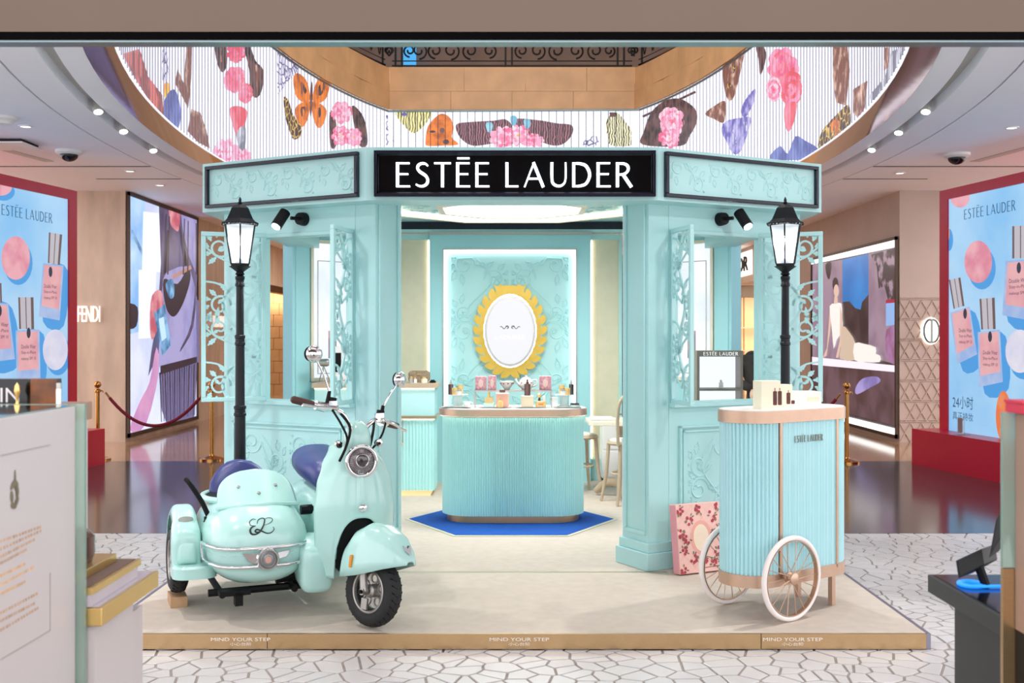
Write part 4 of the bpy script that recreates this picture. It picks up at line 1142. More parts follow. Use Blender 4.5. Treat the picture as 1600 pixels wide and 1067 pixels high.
# --- handlebars (steered)
hb = MB()
BAR = STEER @ Matrix.Translation((0, .0, 1.05)) @ Matrix.Rotation(radians(-7), 4, 'X') @ Matrix.Translation((0, 0, -1.062))
bar = [Vector((-.0, 0, .96)), Vector((-.005, .05, 1.0)), Vector((-.01, .10, 1.055)), Vector((-.03, .16, 1.075)), Vector((-.09, .36, 1.08))]
for s in (-1, 1): hb.tube([BAR @ Vector((p.x, s * p.y, p.z)) for p in catmull(bar, 5)], .013, 10)
cyl(hb, STEER @ Vector((-.06, 0, .75)), STEER @ Vector((0, 0, .97)), .022)
handle = sp('handlebar', hb, CHROME)
for s in (-1, 1):
    T = lambda x, y, z: BAR @ Vector((x, s * y, z))
    sp('grip', MB().tube([T(-.066, .275, 1.078), T(-.07, .29, 1.078), T(-.098, .385, 1.08), T(-.102, .395, 1.08)], [.016, .02, .0195, .012], 12), mat('brown_leather_grip', '#4a2a26', .6, bump=.2, bscale=120), handle)
    sp('switchgear', MB().tube([T(-.048, .21, 1.078), T(-.062, .262, 1.078)], [.026, .024], 12).tube([T(-.02, .15, 1.085), T(-.05, .215, 1.085)], .02, 10).box(*(lambda p: (p.x - .02, p.x + .02, p.y - .022, p.y + .022, p.z + .01, p.z + .034))(T(-.03, .175, 1.085))), CHROME, handle)
    sp('reservoir', MB().tube([T(-.035, .18, 1.10), T(-.035, .18, 1.135)], .022, 12), BLACK, handle)
    sp('brake_lever', MB().tube([T(.01, .17, 1.08), T(.02, .24, 1.075), T(.0, .33, 1.062), T(-.02, .385, 1.058)], [.009, .008, .007, .009], 8), CHROME, handle)
    sp('mirror_stem', MB().tube([T(-.045, .2, 1.10), T(-.047, .203, 1.16), T(-.06, .25, 1.24), T(-.075, .30, 1.30)], [.008, .006, .005, .005], 8), CHROME, handle)
    sp('stem_boot', MB().tube([T(-.045, .2, 1.10), T(-.047, .202, 1.165)], [.013, .009], 10), BLACK, handle)
    mc = T(-.08, .325, 1.335)
    mr_ = sp('mirror', MB().ell(mc, (.032, .046, .046), 22, 14, Matrix.Rotation(radians(29 + s * 12), 3, 'Z')), CHROME, handle)
    sp('mirror_glass', MB().ell(mc + Vector((-.022, -.012, 0)), (.014, .041, .041), 18, 10, Matrix.Rotation(radians(29 + s * 12), 3, 'Z')), BLACK, mr_)
    sp('cable', MB().tube(catmull([T(.0, .2, 1.07), T(.04, .15, 1.0), T(.05, .10, .93), T(-.0, .07, .84)], 5), .006, 7).tube(catmull([T(-.02, .13, 1.07), T(.035, .085, 1.0), T(.03, .08, .9), T(-.02, .06, .82)], 5), .0075, 7), BLACK, handle)
# --- rear body, seat, floor
sp('rear_body', MB().loft([sring(x, 0, hw, zb, zt) for x, hw, zb, zt in ((-.43, .08, .34, .55), (-.46, .13, .29, .6), (-.56, .175, .23, .63), (-.75, .2, .2, .64), (-.98, .195, .24, .62), (-1.12, .15, .3, .58), (-1.18, .08, .36, .52))]), MINT, angle=80)
sp('seat', MB().loft([sring(x, 0, hw, zb, zt, 28, 2.4) for x, hw, zb, zt in ((-.36, .07, .62, .7), (-.38, .12, .60, .745), (-.44, .15, .6, .775), (-.6, .165, .61, .79), (-.8, .165, .62, .8), (-1.0, .15, .63, .82), (-1.08, .1, .66, .8), (-1.1, .05, .69, .77))]), NAVYL, angle=80)
sp('floorboard', MB().loft([sring(x, 0, hw, .2, zt, 20, 6) for x, hw, zt in ((-.08, .17, .3), (-.3, .18, .28), (-.52, .17, .3))]), MINT)
wheel(Vector((-1.0, 0, .182)), Matrix.Identity(4), sc, 'rear_wheel')
sp('foot_fairing', MB().loft([sring(x, -.2, hw, zb, zt, 26, 4) for x, hw, zb, zt in ((-.06, .06, .13, .30), (-.07, .08, .105, .34), (-.12, .088, .095, .375), (-.26, .085, .11, .39), (-.46, .07, .15, .36))]).xf(Matrix.Translation((0, 0, .02))), MINT, angle=80)
sp('front_stand_bracket', MB().tube([(-.3, -.05, .2), (-.3, -.38, .16)], .022, 8).tube([(-.36, -.1, .13), (-.42, -.3, .12)], .026, 10), BLACK)

# --- sidecar
YC = -.475
SECT = [(-.085, .06, .30, .39), (-.092, .13, .25, .445), (-.115, .185, .215, .495), (-.165, .23, .185, .54), (-.25, .258, .165, .578), (-.38, .272, .15, .60), (-.6, .28, .15, .60), (-.8, .275, .16, .58), (-1.0, .24, .18, .55), (-1.12, .17, .23, .5), (-1.16, .08, .3, .43)]
body = MB().loft([sring(x, YC, hw, zb, zt, 36, 2.5) for x, hw, zb, zt in SECT])
sb = sp('sidecar_body', body, MINT, angle=80)
bvh = BVHTree.FromPolygons([tuple(v) for v in body.v], body.f)
def hit_x(y, z, off=.002):
    h = bvh.ray_cast(Vector((.6, y, z)), Vector((-1, 0, 0)))
    return Vector((h[0].x + off, y, z)) if h[0] else Vector((-.3, y, z))
def hit_r(a, z, off=.02):
    c = Vector((-.5, YC, z)); d = Vector((cos(a), sin(a), 0))
    h = bvh.ray_cast(c + d * 2, -d)
    return (h[0] if h[0] else c) + d * off
crease = MB()
for z in (.365, .345): crease.tube([hit_r(a, z, -.001) for a in [radians(-78 + 156 * i / 40) for i in range(41)]], .004, 6)
sp('body_crease', crease, MINT, sb)
bump_ = MB()
for z in (.385, .29): bump_.tube([hit_r(a, z, .022) for a in [radians(-62 + 124 * i / 48) for i in range(49)]], .009, 10)
for s in (-1, 1):
    e = [hit_r(radians(62 * s), z, .022) for z in (.385, .34, .29)]
    bump_.tube(e, .008, 8); bump_.tube([e[2], hit_r(radians(62 * s), .29, -.01)], .007, 8)
sp('chrome_bumper', bump_, CHROME, sb)
bz = .325; bp_ = hit_x(YC + .01, bz, .03)
bd = sp('bumper_badge', MB().lathe([(.058, -.03), (.06, .0), (.054, .012), (.048, .012), (.044, .004)], bp_, 32, 'x', False).prism([(-.055, .03), (-.125, .035), (-.10, -.005), (-.07, -.02), (-.05, -.02)], lambda u, v, w: bp_ + Vector((w - abs(u) * .25, u, v)), -.004, .004).prism([(.055, .03), (.125, .035), (.10, .005), (.05, -.005)], lambda u, v, w: bp_ + Vector((w - abs(u) * .25, u, v)), -.004, .004), CHROME, sb)
sp('badge_lens', MB().lathe([(.045, .003), (.03, .01), (.026, .012)], bp_, 28, 'x').merge(torus(bp_ + Vector((.012, 0, 0)), .034, .004, 'x', 28, 6)), mat('badge_grey', '#8d8f90', .3, metal=.4), bd)
sp('badge_centre', MB().lathe([(.018, .01), (.017, .015), (.001, .016)], bp_, 20, 'x'), mat('badge_rose', '#d8a79a', .3, metal=.3), bd)
# windscreen hump with three screws
def hump(u, v):
    s = 2 * u - 1
    k = 1 - .0 * v; hw = .215 * (1 - v ** 3.2 * .999) ** .5 * (1 - .06 * v)
    return Vector((-.27 - .19 * v - .09 * (s * hw / .215) ** 2, YC + .01 + s * hw, .585 + .165 * v - .016 * (1 - v) * s * s))
hm = sp('wind_deflector', grid(hump, 30, 22), MINT, sb, angle=80); solid(hm, .008)
lip = MB().tube([(-.255 - .10 * (s ** 2), YC + .01 + .22 * s, .582 - .022 * s * s) for s in [-1 + i / 12 for i in range(25)]], .012, 8, flat=.6)
sp('deflector_lip', lip, MINT, hm)
for y, z, v in ((-.11, .655, .5), (.11, .655, .5), (0, .62, .3)):
    c = hump(.5 + y / .43, v) + Vector((.006, 0, 0)); sp('screw', MB().lathe([(.009, -.006), (.009, .003), (.005, .006)], c, 12, 'x'), STEEL, hm)
sp('cockpit_rim', MB().tube([(-.72 + .27 * cos(a), YC + .235 * sin(a), .572 + .0 * a) for a in [2 * pi * i / 36 for i in range(36)]], .018, 10, closed=True), MINT, sb)
sp('cockpit_shade_inset', MB().prism(ellipse(-.72, YC, .26, .225, 30), xyz, .565, .578), BLACK, sb)  # dark inset at rim height stands in for the shaded cockpit hollow
sp('sidecar_seat', MB().loft([[(x_, YC + hw * c, z_) for c, x_, z_ in [(cos(a), -.84 - t * .10 + .055 * sin(a), .48 + h + 0 * a) for a in [2 * pi * i / 24 for i in range(24)]]] for t, h, hw in ((0, 0, .16), (.25, .08, .185), (.5, .15, .175), (.7, .20, .145), (.85, .235, .11), (.95, .26, .07), (1, .268, .03))]), NAVYL, sb, angle=80)
# monogram in script on the nose
def mono(pts, w0, w1):
    c = catmull([((u - 965) / 245 * .125 + YC - .012, (735 - v) / 245 * .125 + .487) for u, v in pts], 6); n = len(c); mb = MB()
    q = [hit_x(p[0], p[1], .0016) for p in c]
    return mb.tube(q, [w0 + (w1 - w0) * sin(pi * i / (n - 1)) for i in range(n)], 6)
mm = MB()
mm.merge(mono([(915, 668), (885, 662), (852, 685), (855, 715), (905, 722)], .0012, .0022))
mm.merge(mono([(905, 722), (868, 732), (846, 762), (858, 797), (900, 803), (945, 785)], .0016, .0056))
mm.merge(mono([(1003, 668), (1045, 658), (1082, 668), (1076, 692), (1035, 712), (990, 720)], .0010, .0018))
mm.merge(mono([(922, 706), (938, 674), (980, 658), (1004, 670), (992, 705), (968, 748), (942, 780), (912, 786), (896, 772), (916, 757), (960, 774), (1008, 798), (1052, 797), (1088, 768), (1080, 742)], .0012, .0046))
sp('monogram', mm, mat('monogram_ink', '#1c2024', .5), sb)
# chassis, step, wheel and guard of the sidecar
WY, WXs = -.835, -.66
sp('chassis', MB().tube([(-.2, YC - .2, .125), (-1.0, YC - .2, .125)], .018, 8).tube([(-.2, YC + .18, .125), (-1.0, YC + .18, .125)], .018, 8).tube([(-.3, -.1, .12), (-.3, WY + .1, .12)], .02, 8).tube([(-.85, 0, .15), (-.85, WY, .17)], .02, 8).box(-.22, -.16, YC - .14, YC - .1, .07, .14).box(-.24, -.16, YC - .22, YC - .06, .125, .15), BLACK, sc)
sw = wheel(Vector((WXs, WY - .02, .242)), Matrix.Identity(4), sc, 'sidecar_wheel')
def guard(u, v):
    a = pi * (-.02 + .98 * u); r = .245
    s = 2 * v - 1
    w = .068 * math.copysign(abs(s) ** .7, s); dr = -.05 * abs(s) ** 3.5
    return Vector((WXs + .02 + (r + dr) * 1.02 * cos(a), WY + .005 + w, .285 + (r + dr) * 1.08 * sin(a)))
gd = sp('sidecar_mudguard', grid(guard, 34, 16), MINT, sc, angle=80); solid(gd, .006)
sp('guard_front', MB().loft([sring(x, WY + .005, hw, .2, zt, 22, 4) for x, hw, zt in ((-.405, .06, .40), (-.415, .072, .43), (-.46, .078, .47), (-.52, .076, .5))]), MINT, gd, angle=80)
sp('guard_lamp', MB().lathe([(.001, 0), (.035, .001), (.04, .012), (.04, .02)], (0, 0, 0), 22, 'z').xf(Matrix.Translation((WXs + .165, WY + .005, .48)) @ Matrix.Rotation(radians(52), 4, 'Y') @ Matrix.Diagonal((.42, 1, 1, 1))), mat('smoke_lens', '#6f7671', .2), gd)
sp('step_plate', MB().prism(rrect(-.56, -.31, WY - .075, WY + .155, .075, 7), xyz, .195, .25).loft([[(p[0], p[1], .25) for p in rrect(-.56, -.31, WY - .075, WY + .155, .075, 7)], [(-.435 + (p[0] + .435) * .92, p[1] * .94 + (WY + .04) * .06, .262) for p in rrect(-.56, -.31, WY - .075, WY + .155, .075, 7)]], False, True), MINT, sc)
sp('step_logo', MB().prism(rrect(-.45, -.42, WY - .005, WY + .025, .006, 3), xyz, .262, .2635), mat('embossed_mint', '#9cc9be', .4), sc)
spg = MB().tube([(-.47 + .024 * cos(t), WY + .125 + .024 * sin(t), .27 + t * .0042) for t in [i * .45 for i in range(112)]], .006, 6)
sp('coil_spring', spg, BLACK, sc)
sp('shock_absorber', MB().tube([(-.47, WY + .125, .22), (-.47, WY + .125, .5)], .012, 8).tube([(-.47, WY + .125, .25), (-.47, WY + .125, .29)], .03, 10).tube([(-.47, WY + .125, .46), (-.47, WY + .125, .5)], .026, 10), BLACK, sc)
sp('grab_bar', MB().tube(catmull([(-.48, WY + .125, .5), (-.49, WY + .09, .58), (-.50, WY + .03, .68), (-.52, WY + .01, .705)], 5), .014, 9), BLACK, sc)
lk = MB().tube([(-.16, -.275, .29), (-.1, -.21, .345), (-.06, -.175, .42)], .011, 8)
sp('link_rod', lk, CHROME, sc)
sp('side_arm', MB().tube([(-.5, -.2, .5), (-.5, -.1, .5)], .028, 8), BLACK, sc); sp('side_arm', MB().tube([(-.35, -.28, .27), (-.3, -.1, .25)], .02, 8), BLACK, sc)
# block under the sidecar wheel
M_ = wm(sc); p = M_ @ Vector((WXs, WY - .02, 0))
blk = MB().box(-.09, .09, -.045, .045, DZ, DZ + .058).xf(Matrix.Translation((p.x, p.y, 0)) @ Matrix.Rotation(SYAW, 4, 'Z'))
single('wooden_block', blk, mat('plywood_block', '#b2906c', .7, var=.12, scale=12), 'small brown wooden block wedged under the sidecar wheel', 'block', bevel=.002)
# ================================================================== DISPLAY CART
CU, CV = Vector((.82, .574)), Vector((-.574, .82))          # along the cart, across it (away from the viewer)
C0 = Vector((1.416, 5.73)) + CU * .21 + CV * .17             # middle of the body
cart = thing('display_cart', 'turquoise fluted vendor cart on white spoked wheels with rose gold bands', 'cart', (C0.x, C0.y, DZ + .001), atan2(CU.y, CU.x))
cp_ = lambda name, mb, m, parent=cart, **k: part(name, mb, m, parent, world=False, **k)
CA, CR = .25, .17
cp_('body', MB().prism(flute(stadium(0, 0, CA, CR), .0235, .013), xyz, .235, 1.04), mat('cart_fluted_turquoise', '#b6e4ea', .4, var=.02), angle=60)
cp_('bottom_band', MB().prism(stadium(0, 0, CA, CR + .004), xyz, .175, .24), ROSEG)
cp_('top_band', MB().prism(stadium(0, 0, CA, CR + .008), xyz, 1.035, 1.098), ROSEG)
cp_('worktop', MB().prism(stadium(0, 0, CA, CR), xyz, 1.09, 1.102), WHITE)
for u in (-CA + .04, CA - .005):
    cp_('door_strip', MB().box(u - .009, u + .009, -CR - .004, -CR + .012, .22, 1.04), ROSEG, smooth=False)
door = cp_('door_panel', MB().prism(flute([(-CA + .055, -CR - .001), (CA - .02, -CR - .001), (CA - .02, -CR + .012), (-CA + .055, -CR + .012)], .0145, .007), xyz, .24, 1.035), MATS['cart_fluted_turquoise'], angle=60)
brand_sign(door, lambda u, v, w: wm(cart) @ Vector((-.105 + u, -CR - .003 - w, .925 + v)), .225, .036, .004, mat('grey_metal_letters', '#8d9088', .45, metal=.2))
WH = mat('white_tyre', '#efe6e2', .5, var=.02)
for s in (-1, 1):
    cy = s * (CR + .055); cxw = -CA + .06; R_ = .224
    w = cp_('cart_wheel', torus((cxw, cy, R_), R_ - .014, .0145, 'y', 48, 12), WH)
    rim = MB().lathe([(R_ - .03, -.013), (R_ - .026, -.013), (R_ - .026, .013), (R_ - .03, .013)], (cxw, cy, R_), 44, 'y', False)
    rim.loft([[(cxw + (R_ - .03) * cos(2 * pi * i / 44), cy + h, R_ + (R_ - .03) * sin(2 * pi * i / 44)) for h in (-.013, .013)] for i in range(45)], False, False, False)
    cp_('rim', rim, ROSEG, w)
    for i in range(18):
        a = 2 * pi * i / 18; b = a + (.28 if i % 2 else -.28)
        cp_('spoke', MB().tube([(cxw + .022 * cos(b), cy + (.016 if i % 2 else -.016), R_ + .022 * sin(b)), (cxw + (R_ - .028) * cos(a), cy, R_ + (R_ - .028) * sin(a))], .0026, 6), ROSEG, w)
    cp_('hub', MB().lathe([(.012, -.03), (.03, -.022), (.03, -.014), (.018, -.01), (.018, .01), (.03, .014), (.03, .022), (.012, .03)], (cxw, cy, R_), 22, 'y'), ROSEG, w)
cp_('axle', MB().tube([(-CA + .06, -CR - .06, .224), (-CA + .06, CR + .06, .224)], .011, 10), ROSEG)
for s in (-1, 1): cp_('leg', MB().box(CA + .0, CA + .028, s * (CR - .05) - .014, s * (CR - .05) + .014, 0, .19), ROSEG, smooth=False)
CT = DZ + 1.102
def cart_xy(px, py, h):
    """point on the cart top seen at a pixel"""
    d = (EYE - CT) * FPX / (py - HZ); return Vector((X(px, d), d))
def carton(name, label, c, w, dp, h, m, rot, z=CT, cat='box', group=None):
    t = thing(name, label, cat, (c[0], c[1], z), rot, group)
    part('carton', MB().box(-w / 2, w / 2, -dp / 2, dp / 2, 0, h), m, t, world=False, bevel=.0015)
    return t
CREAMB = mat('cream_carton', '#ece9cf', .5, var=.02); PINKW = mat('pinkish_white_carton', '#f3e6e0', .45, var=.02)
AMB = mat('printed_amber_bottle', '#54201a', .4, var=.5, scale=30)
rc = atan2(CU.y, CU.x) - .28
def carton_print(t, w, dp, specs):
    for u, v, bw, bh in specs:
        mb = MB().prism(rrect(u, u + bw, v, v + bh, bw * .2, 3), lambda a, b, c: (a, -dp / 2 - c, b), .0005, .0012)
        b_ = part('printed_bottle', mb, AMB, t, world=False, smooth=False)
        if bh > bw * 1.5:
            part('printed_dropper', MB().box(u + bw * .35, u + bw * .65, -dp / 2 - .0012, -dp / 2, v + bh, v + bh * 1.22), mat('printed_rose_cap', '#b98a80', .4), b_, world=False, smooth=False)
b1 = carton('serum_carton', 'larger cream carton with two amber bottles printed, on the cart top', C0 - CU * .185 - CV * .05, .118, .085, .152, CREAMB, rc)
carton_print(b1, .118, .085, [(.012, .022, .024, .075), (.042, .022, .024, .075)])
b2 = carton('serum_carton', 'smaller cream carton with one bottle and jar printed, middle of cart top', C0 - CU * .055 - CV * .035, .098, .07, .128, CREAMB, rc)
carton_print(b2, .098, .07, [(.012, .022, .024, .062), (.042, .022, .022, .02)])
b3 = carton('gift_carton', 'low pinkish white carton at the right end of the cart top', C0 + CU * .115 - CV * .03, .19, .11, .085, PINKW, atan2(CU.y, CU.x) - .45)
part('printed_band', MB().box(.01, .08, -.0562, -.055, .03, .055), mat('pale_gold_print', '#ecdcc2', .4), b3, world=False, smooth=False)

# ================================================================== STREET LAMPS
FROST = mat('frosted_lamp_glass', '#eef4f6', .35, trans=.75, var=.02, emit=.18, ecol='#f4f8ff')
def street_lamp():
    t = thing('street_lamp', 'x', 'lamp', (0, 0, 0), 0, 'black street lamps flanking the pavilion')
    q = lambda name, mb, m, parent=t, **k: part(name, mb, m, parent, world=False, **k)
    q('base', MB().lathe([(.11, 0), (.11, .03), (.09, .05), (.075, .12), (.06, .16), (.045, .2)], (0, 0, 0), 24), BLKM)
    q('pole', MB().lathe([(.038, .18), (.036, .7), (.034, 1.0), (.0305, 1.02), (.0285, 1.45), (.025, 1.48), (.024, 1.85), (.02, 1.86)], (0, 0, 0), 24), BLKM)
    for z, r in ((1.015, .039), (1.465, .033), (1.84, .03)):
        q('collar', MB().lathe([(r * .8, z - .035), (r, z - .03), (r, z - .015), (r * .88, z - .01), (r * .88, z + .01), (r, z + .015), (r, z + .03), (r * .8, z + .035)], (0, 0, 0), 22), BLKM)
    q('lantern_neck', MB().lathe([(.018, 1.85), (.018, 1.875), (.03, 1.885), (.022, 1.9), (.055, 1.925), (.07, 1.935)], (0, 0, 0), 18), BLKM)
    hexr = lambda r, z: [(r * cos(pi / 3 * i + pi / 6 + .26), r * sin(pi / 3 * i + pi / 6 + .26), z) for i in range(6)]
    q('lantern_base', MB().loft([hexr(.025, 1.9), hexr(.062, 1.93), hexr(.066, 1.95), hexr(.06, 1.955)]), BLKM, smooth=False)
    lo, hi = hexr(.064, 1.952), hexr(.106, 2.205)
    for i in range(6):
        q('lantern_bar', MB().tube([lo[i], hi[i]], .0055, 6), BLKM)
        k = (i + 1) % 6; s = .96
        q('pane', MB().add([Vector(lo[i]) * s + Vector((0, 0, 1.952 * (1 - s))), Vector(lo[k]) * s + Vector((0, 0, 1.952 * (1 - s))), Vector(hi[k]) * s + Vector((0, 0, 2.205 * (1 - s))), Vector(hi[i]) * s + Vector((0, 0, 2.205 * (1 - s)))], [(0, 1, 2, 3)]), FROST, smooth=False)
    q('lantern_eave', MB().loft([hexr(.106, 2.195), hexr(.122, 2.205), hexr(.122, 2.212), hexr(.1, 2.222)]), BLKM, smooth=False)
    sc_ = MB()
    for i in range(6):
        a, b = Vector(hexr(.121, 2.205)[i]), Vector(hexr(.121, 2.205)[(i + 1) % 6])
        for j in range(5): p = a.lerp(b, (j + .5) / 5); sc_.ell(p, (.01, .01, .008), 8, 5)
    q('eave_scallops', sc_, BLKM, kind='stuff')
    q('roof', MB().loft([hexr(.112, 2.214), hexr(.092, 2.235), hexr(.075, 2.27), hexr(.06, 2.305), hexr(.035, 2.325), hexr(.012, 2.333)]), BLKM, smooth=False)
    q('finial', MB().lathe([(.008, 2.33), (.014, 2.34), (.008, 2.35), (.01, 2.358), (.002, 2.378)], (0, 0, 0), 12), BLKM)
    q('bulb', MB().ell((0, 0, 2.03), (.032, .032, .042), 16, 12), mat('lamp_bulb', '#ffffff', .4, emit=9, ecol='#f3f8ff'))
    q('bulb_holder', MB().lathe([(.02, 1.95), (.02, 1.985), (.012, 1.99)], (0, 0, 0), 14), WHITE)
    return t
LD = 6.93
la = street_lamp(); la.location = (X(375, LD), LD, DZ); la['label'] = 'black street lamp behind the scooter, in front of the left shutter'
lb_ = copy_tree(la, None, (X(1227, LD), LD, DZ), .5, 'black street lamp behind the display cart, in front of the right shutter')
for l in (la, lb_): point('lamp_light', (l.location.x, l.location.y - .0, DZ + 2.1), 5, .03, (.95, .97, 1))

# ================================================================== WALL SPOTLIGHTS on the pavilion
for sd in (-1, 1):
    c = Wp(sd, .58, 0, 2.345); n = Vector((sd * .485, -.875, 0))
    t = thing('wall_spotlight', 'small black wall spotlight above the %s pavilion window' % ('left' if sd < 0 else 'right'), 'spotlight', c, 0, 'wall spotlights above the windows')
    part('mount', MB().tube([c, c + n * .012, c + n * .05], [.045, .045, .04], 20), BLACK, t)
    part('arm', MB().tube([c + n * .05, c + n * .09 + Vector((sd * .03, 0, 0))], .012, 8), BLACK, t)
    h0 = c + n * .10 + Vector((sd * .055, -.02, .035)); h1 = h0 + Vector((sd * .045, -.07, -.10))
    part('head', MB().tube([h0, h1], .036, 20), BLACK, t)
    dv = (h1 - h0).normalized()
    part('lens', MB().tube([h1 + dv * .001, h1 + dv * .004], .029, 18), mat('spot_lens_lit', '#ffffff', .4, emit=14, ecol='#eef6ff'), t)
    spot('wall_spot', h1 + dv * .02, h1 + dv + Vector((0, 0, -.4)), 60 if sd < 0 else 34, 80, .6, .03)

# ================================================================== ROSE GIFT BOXES leaning on the pier
ROSEP = mat('rose_box_pink', '#f0bfb6', .5, var=.04, scale=8)
ROSER = mat('printed_rose_red', '#b03a4c', .6, var=.3, scale=60); LEAFG = mat('printed_leaf', '#7c7a5e', .6, var=.2, scale=50)
def rose_box(name, label, w, h, dp, n_cl, seed):
    t = thing(name, label, 'box', (0, 0, 0), 0, 'rose patterned gift boxes on the platform')
    part('carton', MB().box(0, w, 0, dp, 0, h), ROSEP, t, world=False, bevel=.003)
    part('side_panel', MB().box(-.0008, 0, .004, dp - .004, .004, h - .004), mat('rose_box_side', '#e79fa8', .5), t, world=False, smooth=False)
    R = random.Random(seed); f = lambda u, v, c: (u, -.0006 - c, v)
    dia = MB()
    for i in range(-6, 14):
        for s in (-1, 1):
            a = clip_poly([(i * .075, 0), (i * .075 + .0018, 0), (i * .075 + .0018 + s * h, h), (i * .075 + s * h, h)], [(1, 0, -.004), (-1, 0, w - .004)])
            if len(a) > 2: dia.flat(a, f, 0 if s > 0 else .0002)
    if dia.f: part('lattice_print', dia, mat('lattice_line', '#e2ab9c', .6), t, world=False, smooth=False, kind='stuff')
    if w > .3:
        part('oval_ring', MB().flat(ellipse(w * .52, h * .5, .078, .108), f, .0005), mat('oval_coral', '#eba79a', .6), t, world=False, smooth=False)
        part('oval_label', MB().flat(ellipse(w * .52, h * .5, .058, .084), f, .0009), mat('oval_cream', '#f3ddc6', .6), t, world=False, smooth=False)
    for cx, cy in n_cl:
        cx *= w; cy *= h; ro = MB(); lf = MB()
        for k in range(6):
            a = R.uniform(0, 6.28); r = R.uniform(.008, .022)
            x, y = cx + r * 1.3 * cos(a), cy + r * 1.5 * sin(a)
            for q in (ellipse(x, y, .0105, .0105, 8),):
                q = clip_poly(q, [(1, 0, -.003), (-1, 0, w - .003), (0, 1, -.003), (0, -1, h - .003)])
                if len(q) > 2: ro.flat(q, f, .0014 + .0001 * k)
            a += .8; x, y = cx + .03 * cos(a), cy + .032 * sin(a)
            q = clip_poly(ellipse(x, y, .011, .005, 7, a), [(1, 0, -.003), (-1, 0, w - .003), (0, 1, -.003), (0, -1, h - .003)])
            if len(q) > 2: lf.flat(q, f, .0011 + .0001 * k)
        o = part('rose_print', ro, ROSER, t, world=False, smooth=False, kind='stuff')
        if lf.f: part('leaf_print', lf, LEAFG, o, world=False, smooth=False, kind='stuff')
    return t
cl1 = [(.06, .92), (.28, .78), (.52, .91), (.8, .8), (.97, .95), (.06, .58), (.2, .5), (.95, .6), (.82, .52), (.12, .32), (.32, .22), (.08, .05), (.55, .15), (.9, .28), (.78, .12), (.97, .1)]
rb1 = rose_box('rose_gift_box', 'large pink rose patterned gift box with cream oval leaning at the right pier', .335, .43, .075, cl1, 2)
Mx = Matrix.Translation(Wp(1, .07, .235, DZ + .0095)) @ Matrix.Rotation(radians(25), 4, 'Z') @ Matrix.Rotation(radians(-7), 4, 'X')
rb1.matrix_world = Mx; WM[rb1.name] = Mx
cl2 = [(.1, .85), (.4, .6), (.8, .9), (.2, .3), (.6, .2), (.9, .5), (.5, .9), (.1, .1), (.85, .1)]
rb2 = rose_box('rose_gift_box', 'smaller pink rose patterned gift box half hidden behind the cart wheel', .28, .31, .075, cl2, 8)
Mx = Matrix.Translation(Wp(1, .44, .2, DZ + .0095)) @ Matrix.Rotation(radians(29), 4, 'Z') @ Matrix.Rotation(radians(-7), 4, 'X')
rb2.matrix_world = Mx; WM[rb2.name] = Mx

# ================================================================== items on the fluted counter
CZT = .992
def cxy(px, dd): return X(px, dd)
PX = 8.75 / FPX
def item(name, label, cat, px, d, z=CZT, group=None): return thing(name, label, cat, (X(px, d), d, z), 0, group)
GLAMB = mat('amber_glass', '#5a2412', .12, var=.1, coat=.6); GLGOLD = mat('gold_liquid_glass', '#e4bb77', .1, var=.1, coat=.6); GLPINK = mat('pink_gradient_block', '#efb7a4', .3, var=.06)
GLDARK = mat('dark_green_glass', '#26231c', .12, coat=.6); PORC = mat('porcelain_white', '#f2f0ec', .2, var=.02, coat=.4); PASTEL = mat('pale_blue_porcelain', '#d5ebe8', .25, coat=.4)
def L_(prof, c=(0, 0, 0), seg=18): return MB().lathe(prof, c, seg)
def q_(t): return lambda name, mb, m, parent=None, **k: part(name, mb, m, parent or t, world=False, **k)
# riser bridge
d_r = 8.84; xa, xb = X(741, d_r), X(863, d_r); zs = Z(609, d_r)
t = thing('riser_shelf', 'thin metal bridge shelf standing across the middle of the counter', 'shelf', ((xa + xb) / 2, d_r, CZT))
part('shelf_top', MB().box(xa, xb, d_r - .06, d_r + .06, zs - .012, zs), STEEL, t, smooth=False)
for x in (xa, xb - .012):
    for y in (d_r - .058, d_r + .046): part('leg', MB().box(x, x + .012, y, y + .012, CZT, zs - .012), STEEL, t, smooth=False)
PK = mat('floral_box_print', '#d99aa6', .5, var=.35, scale=70)
for px, w, h, lab in ((751.5, .09, .11, 'square pink floral box at the left end of the counter shelf'), (769, .066, .116, 'narrow pink floral box standing second from left on the counter shelf'), (852, .096, .113, 'square pink floral box at the right end of the counter shelf')):
    t = item('floral_box', lab, 'box', px, d_r - .01, zs, 'pink floral boxes on the counter shelf'); q = q_(t)
    q('carton', MB().box(-w / 2, w / 2, -.025, .025, 0, h), PK, bevel=.002)
    q('oval_label', MB().flat(ellipse(0, h / 2, w * .22, h * .3), lambda u, v, c: (u, -.0258 - c, v)), mat('oval_label_pink', '#f0cfc8', .5), smooth=False)
t = item('porcelain_bowl', 'white porcelain bowl with dark floral rim on the counter shelf', 'bowl', 792, d_r, zs); q = q_(t)
q('bowl', L_([(.02, 0), (.025, .01), (.048, .04), (.058, .07), (.054, .07), (.02, .015)]), PORC)
for k in range(9): q('printed_flower', MB().ell((.0525 * cos(k * .7), .0525 * sin(k * .7), .052), (.006, .006, .006), 8, 6), mat('print_plum', '#5c3a3c', .5))
t = item('teapot', 'white floral porcelain teapot on the counter shelf', 'teapot', 822, d_r, zs); q = q_(t)
q('pot', L_([(.03, 0), (.05, .02), (.058, .045), (.05, .075), (.035, .09), (.033, .09)]), PORC)
q('lid', L_([(.036, .09), (.03, .098), (.008, .104), (.01, .112), (.002, .116)]), mat('pale_pink_glaze', '#efc3c4', .3))
q('spout', MB().tube([(-.045, 0, .035), (-.075, 0, .06), (-.085, 0, .09)], [.014, .01, .007], 10), PORC)
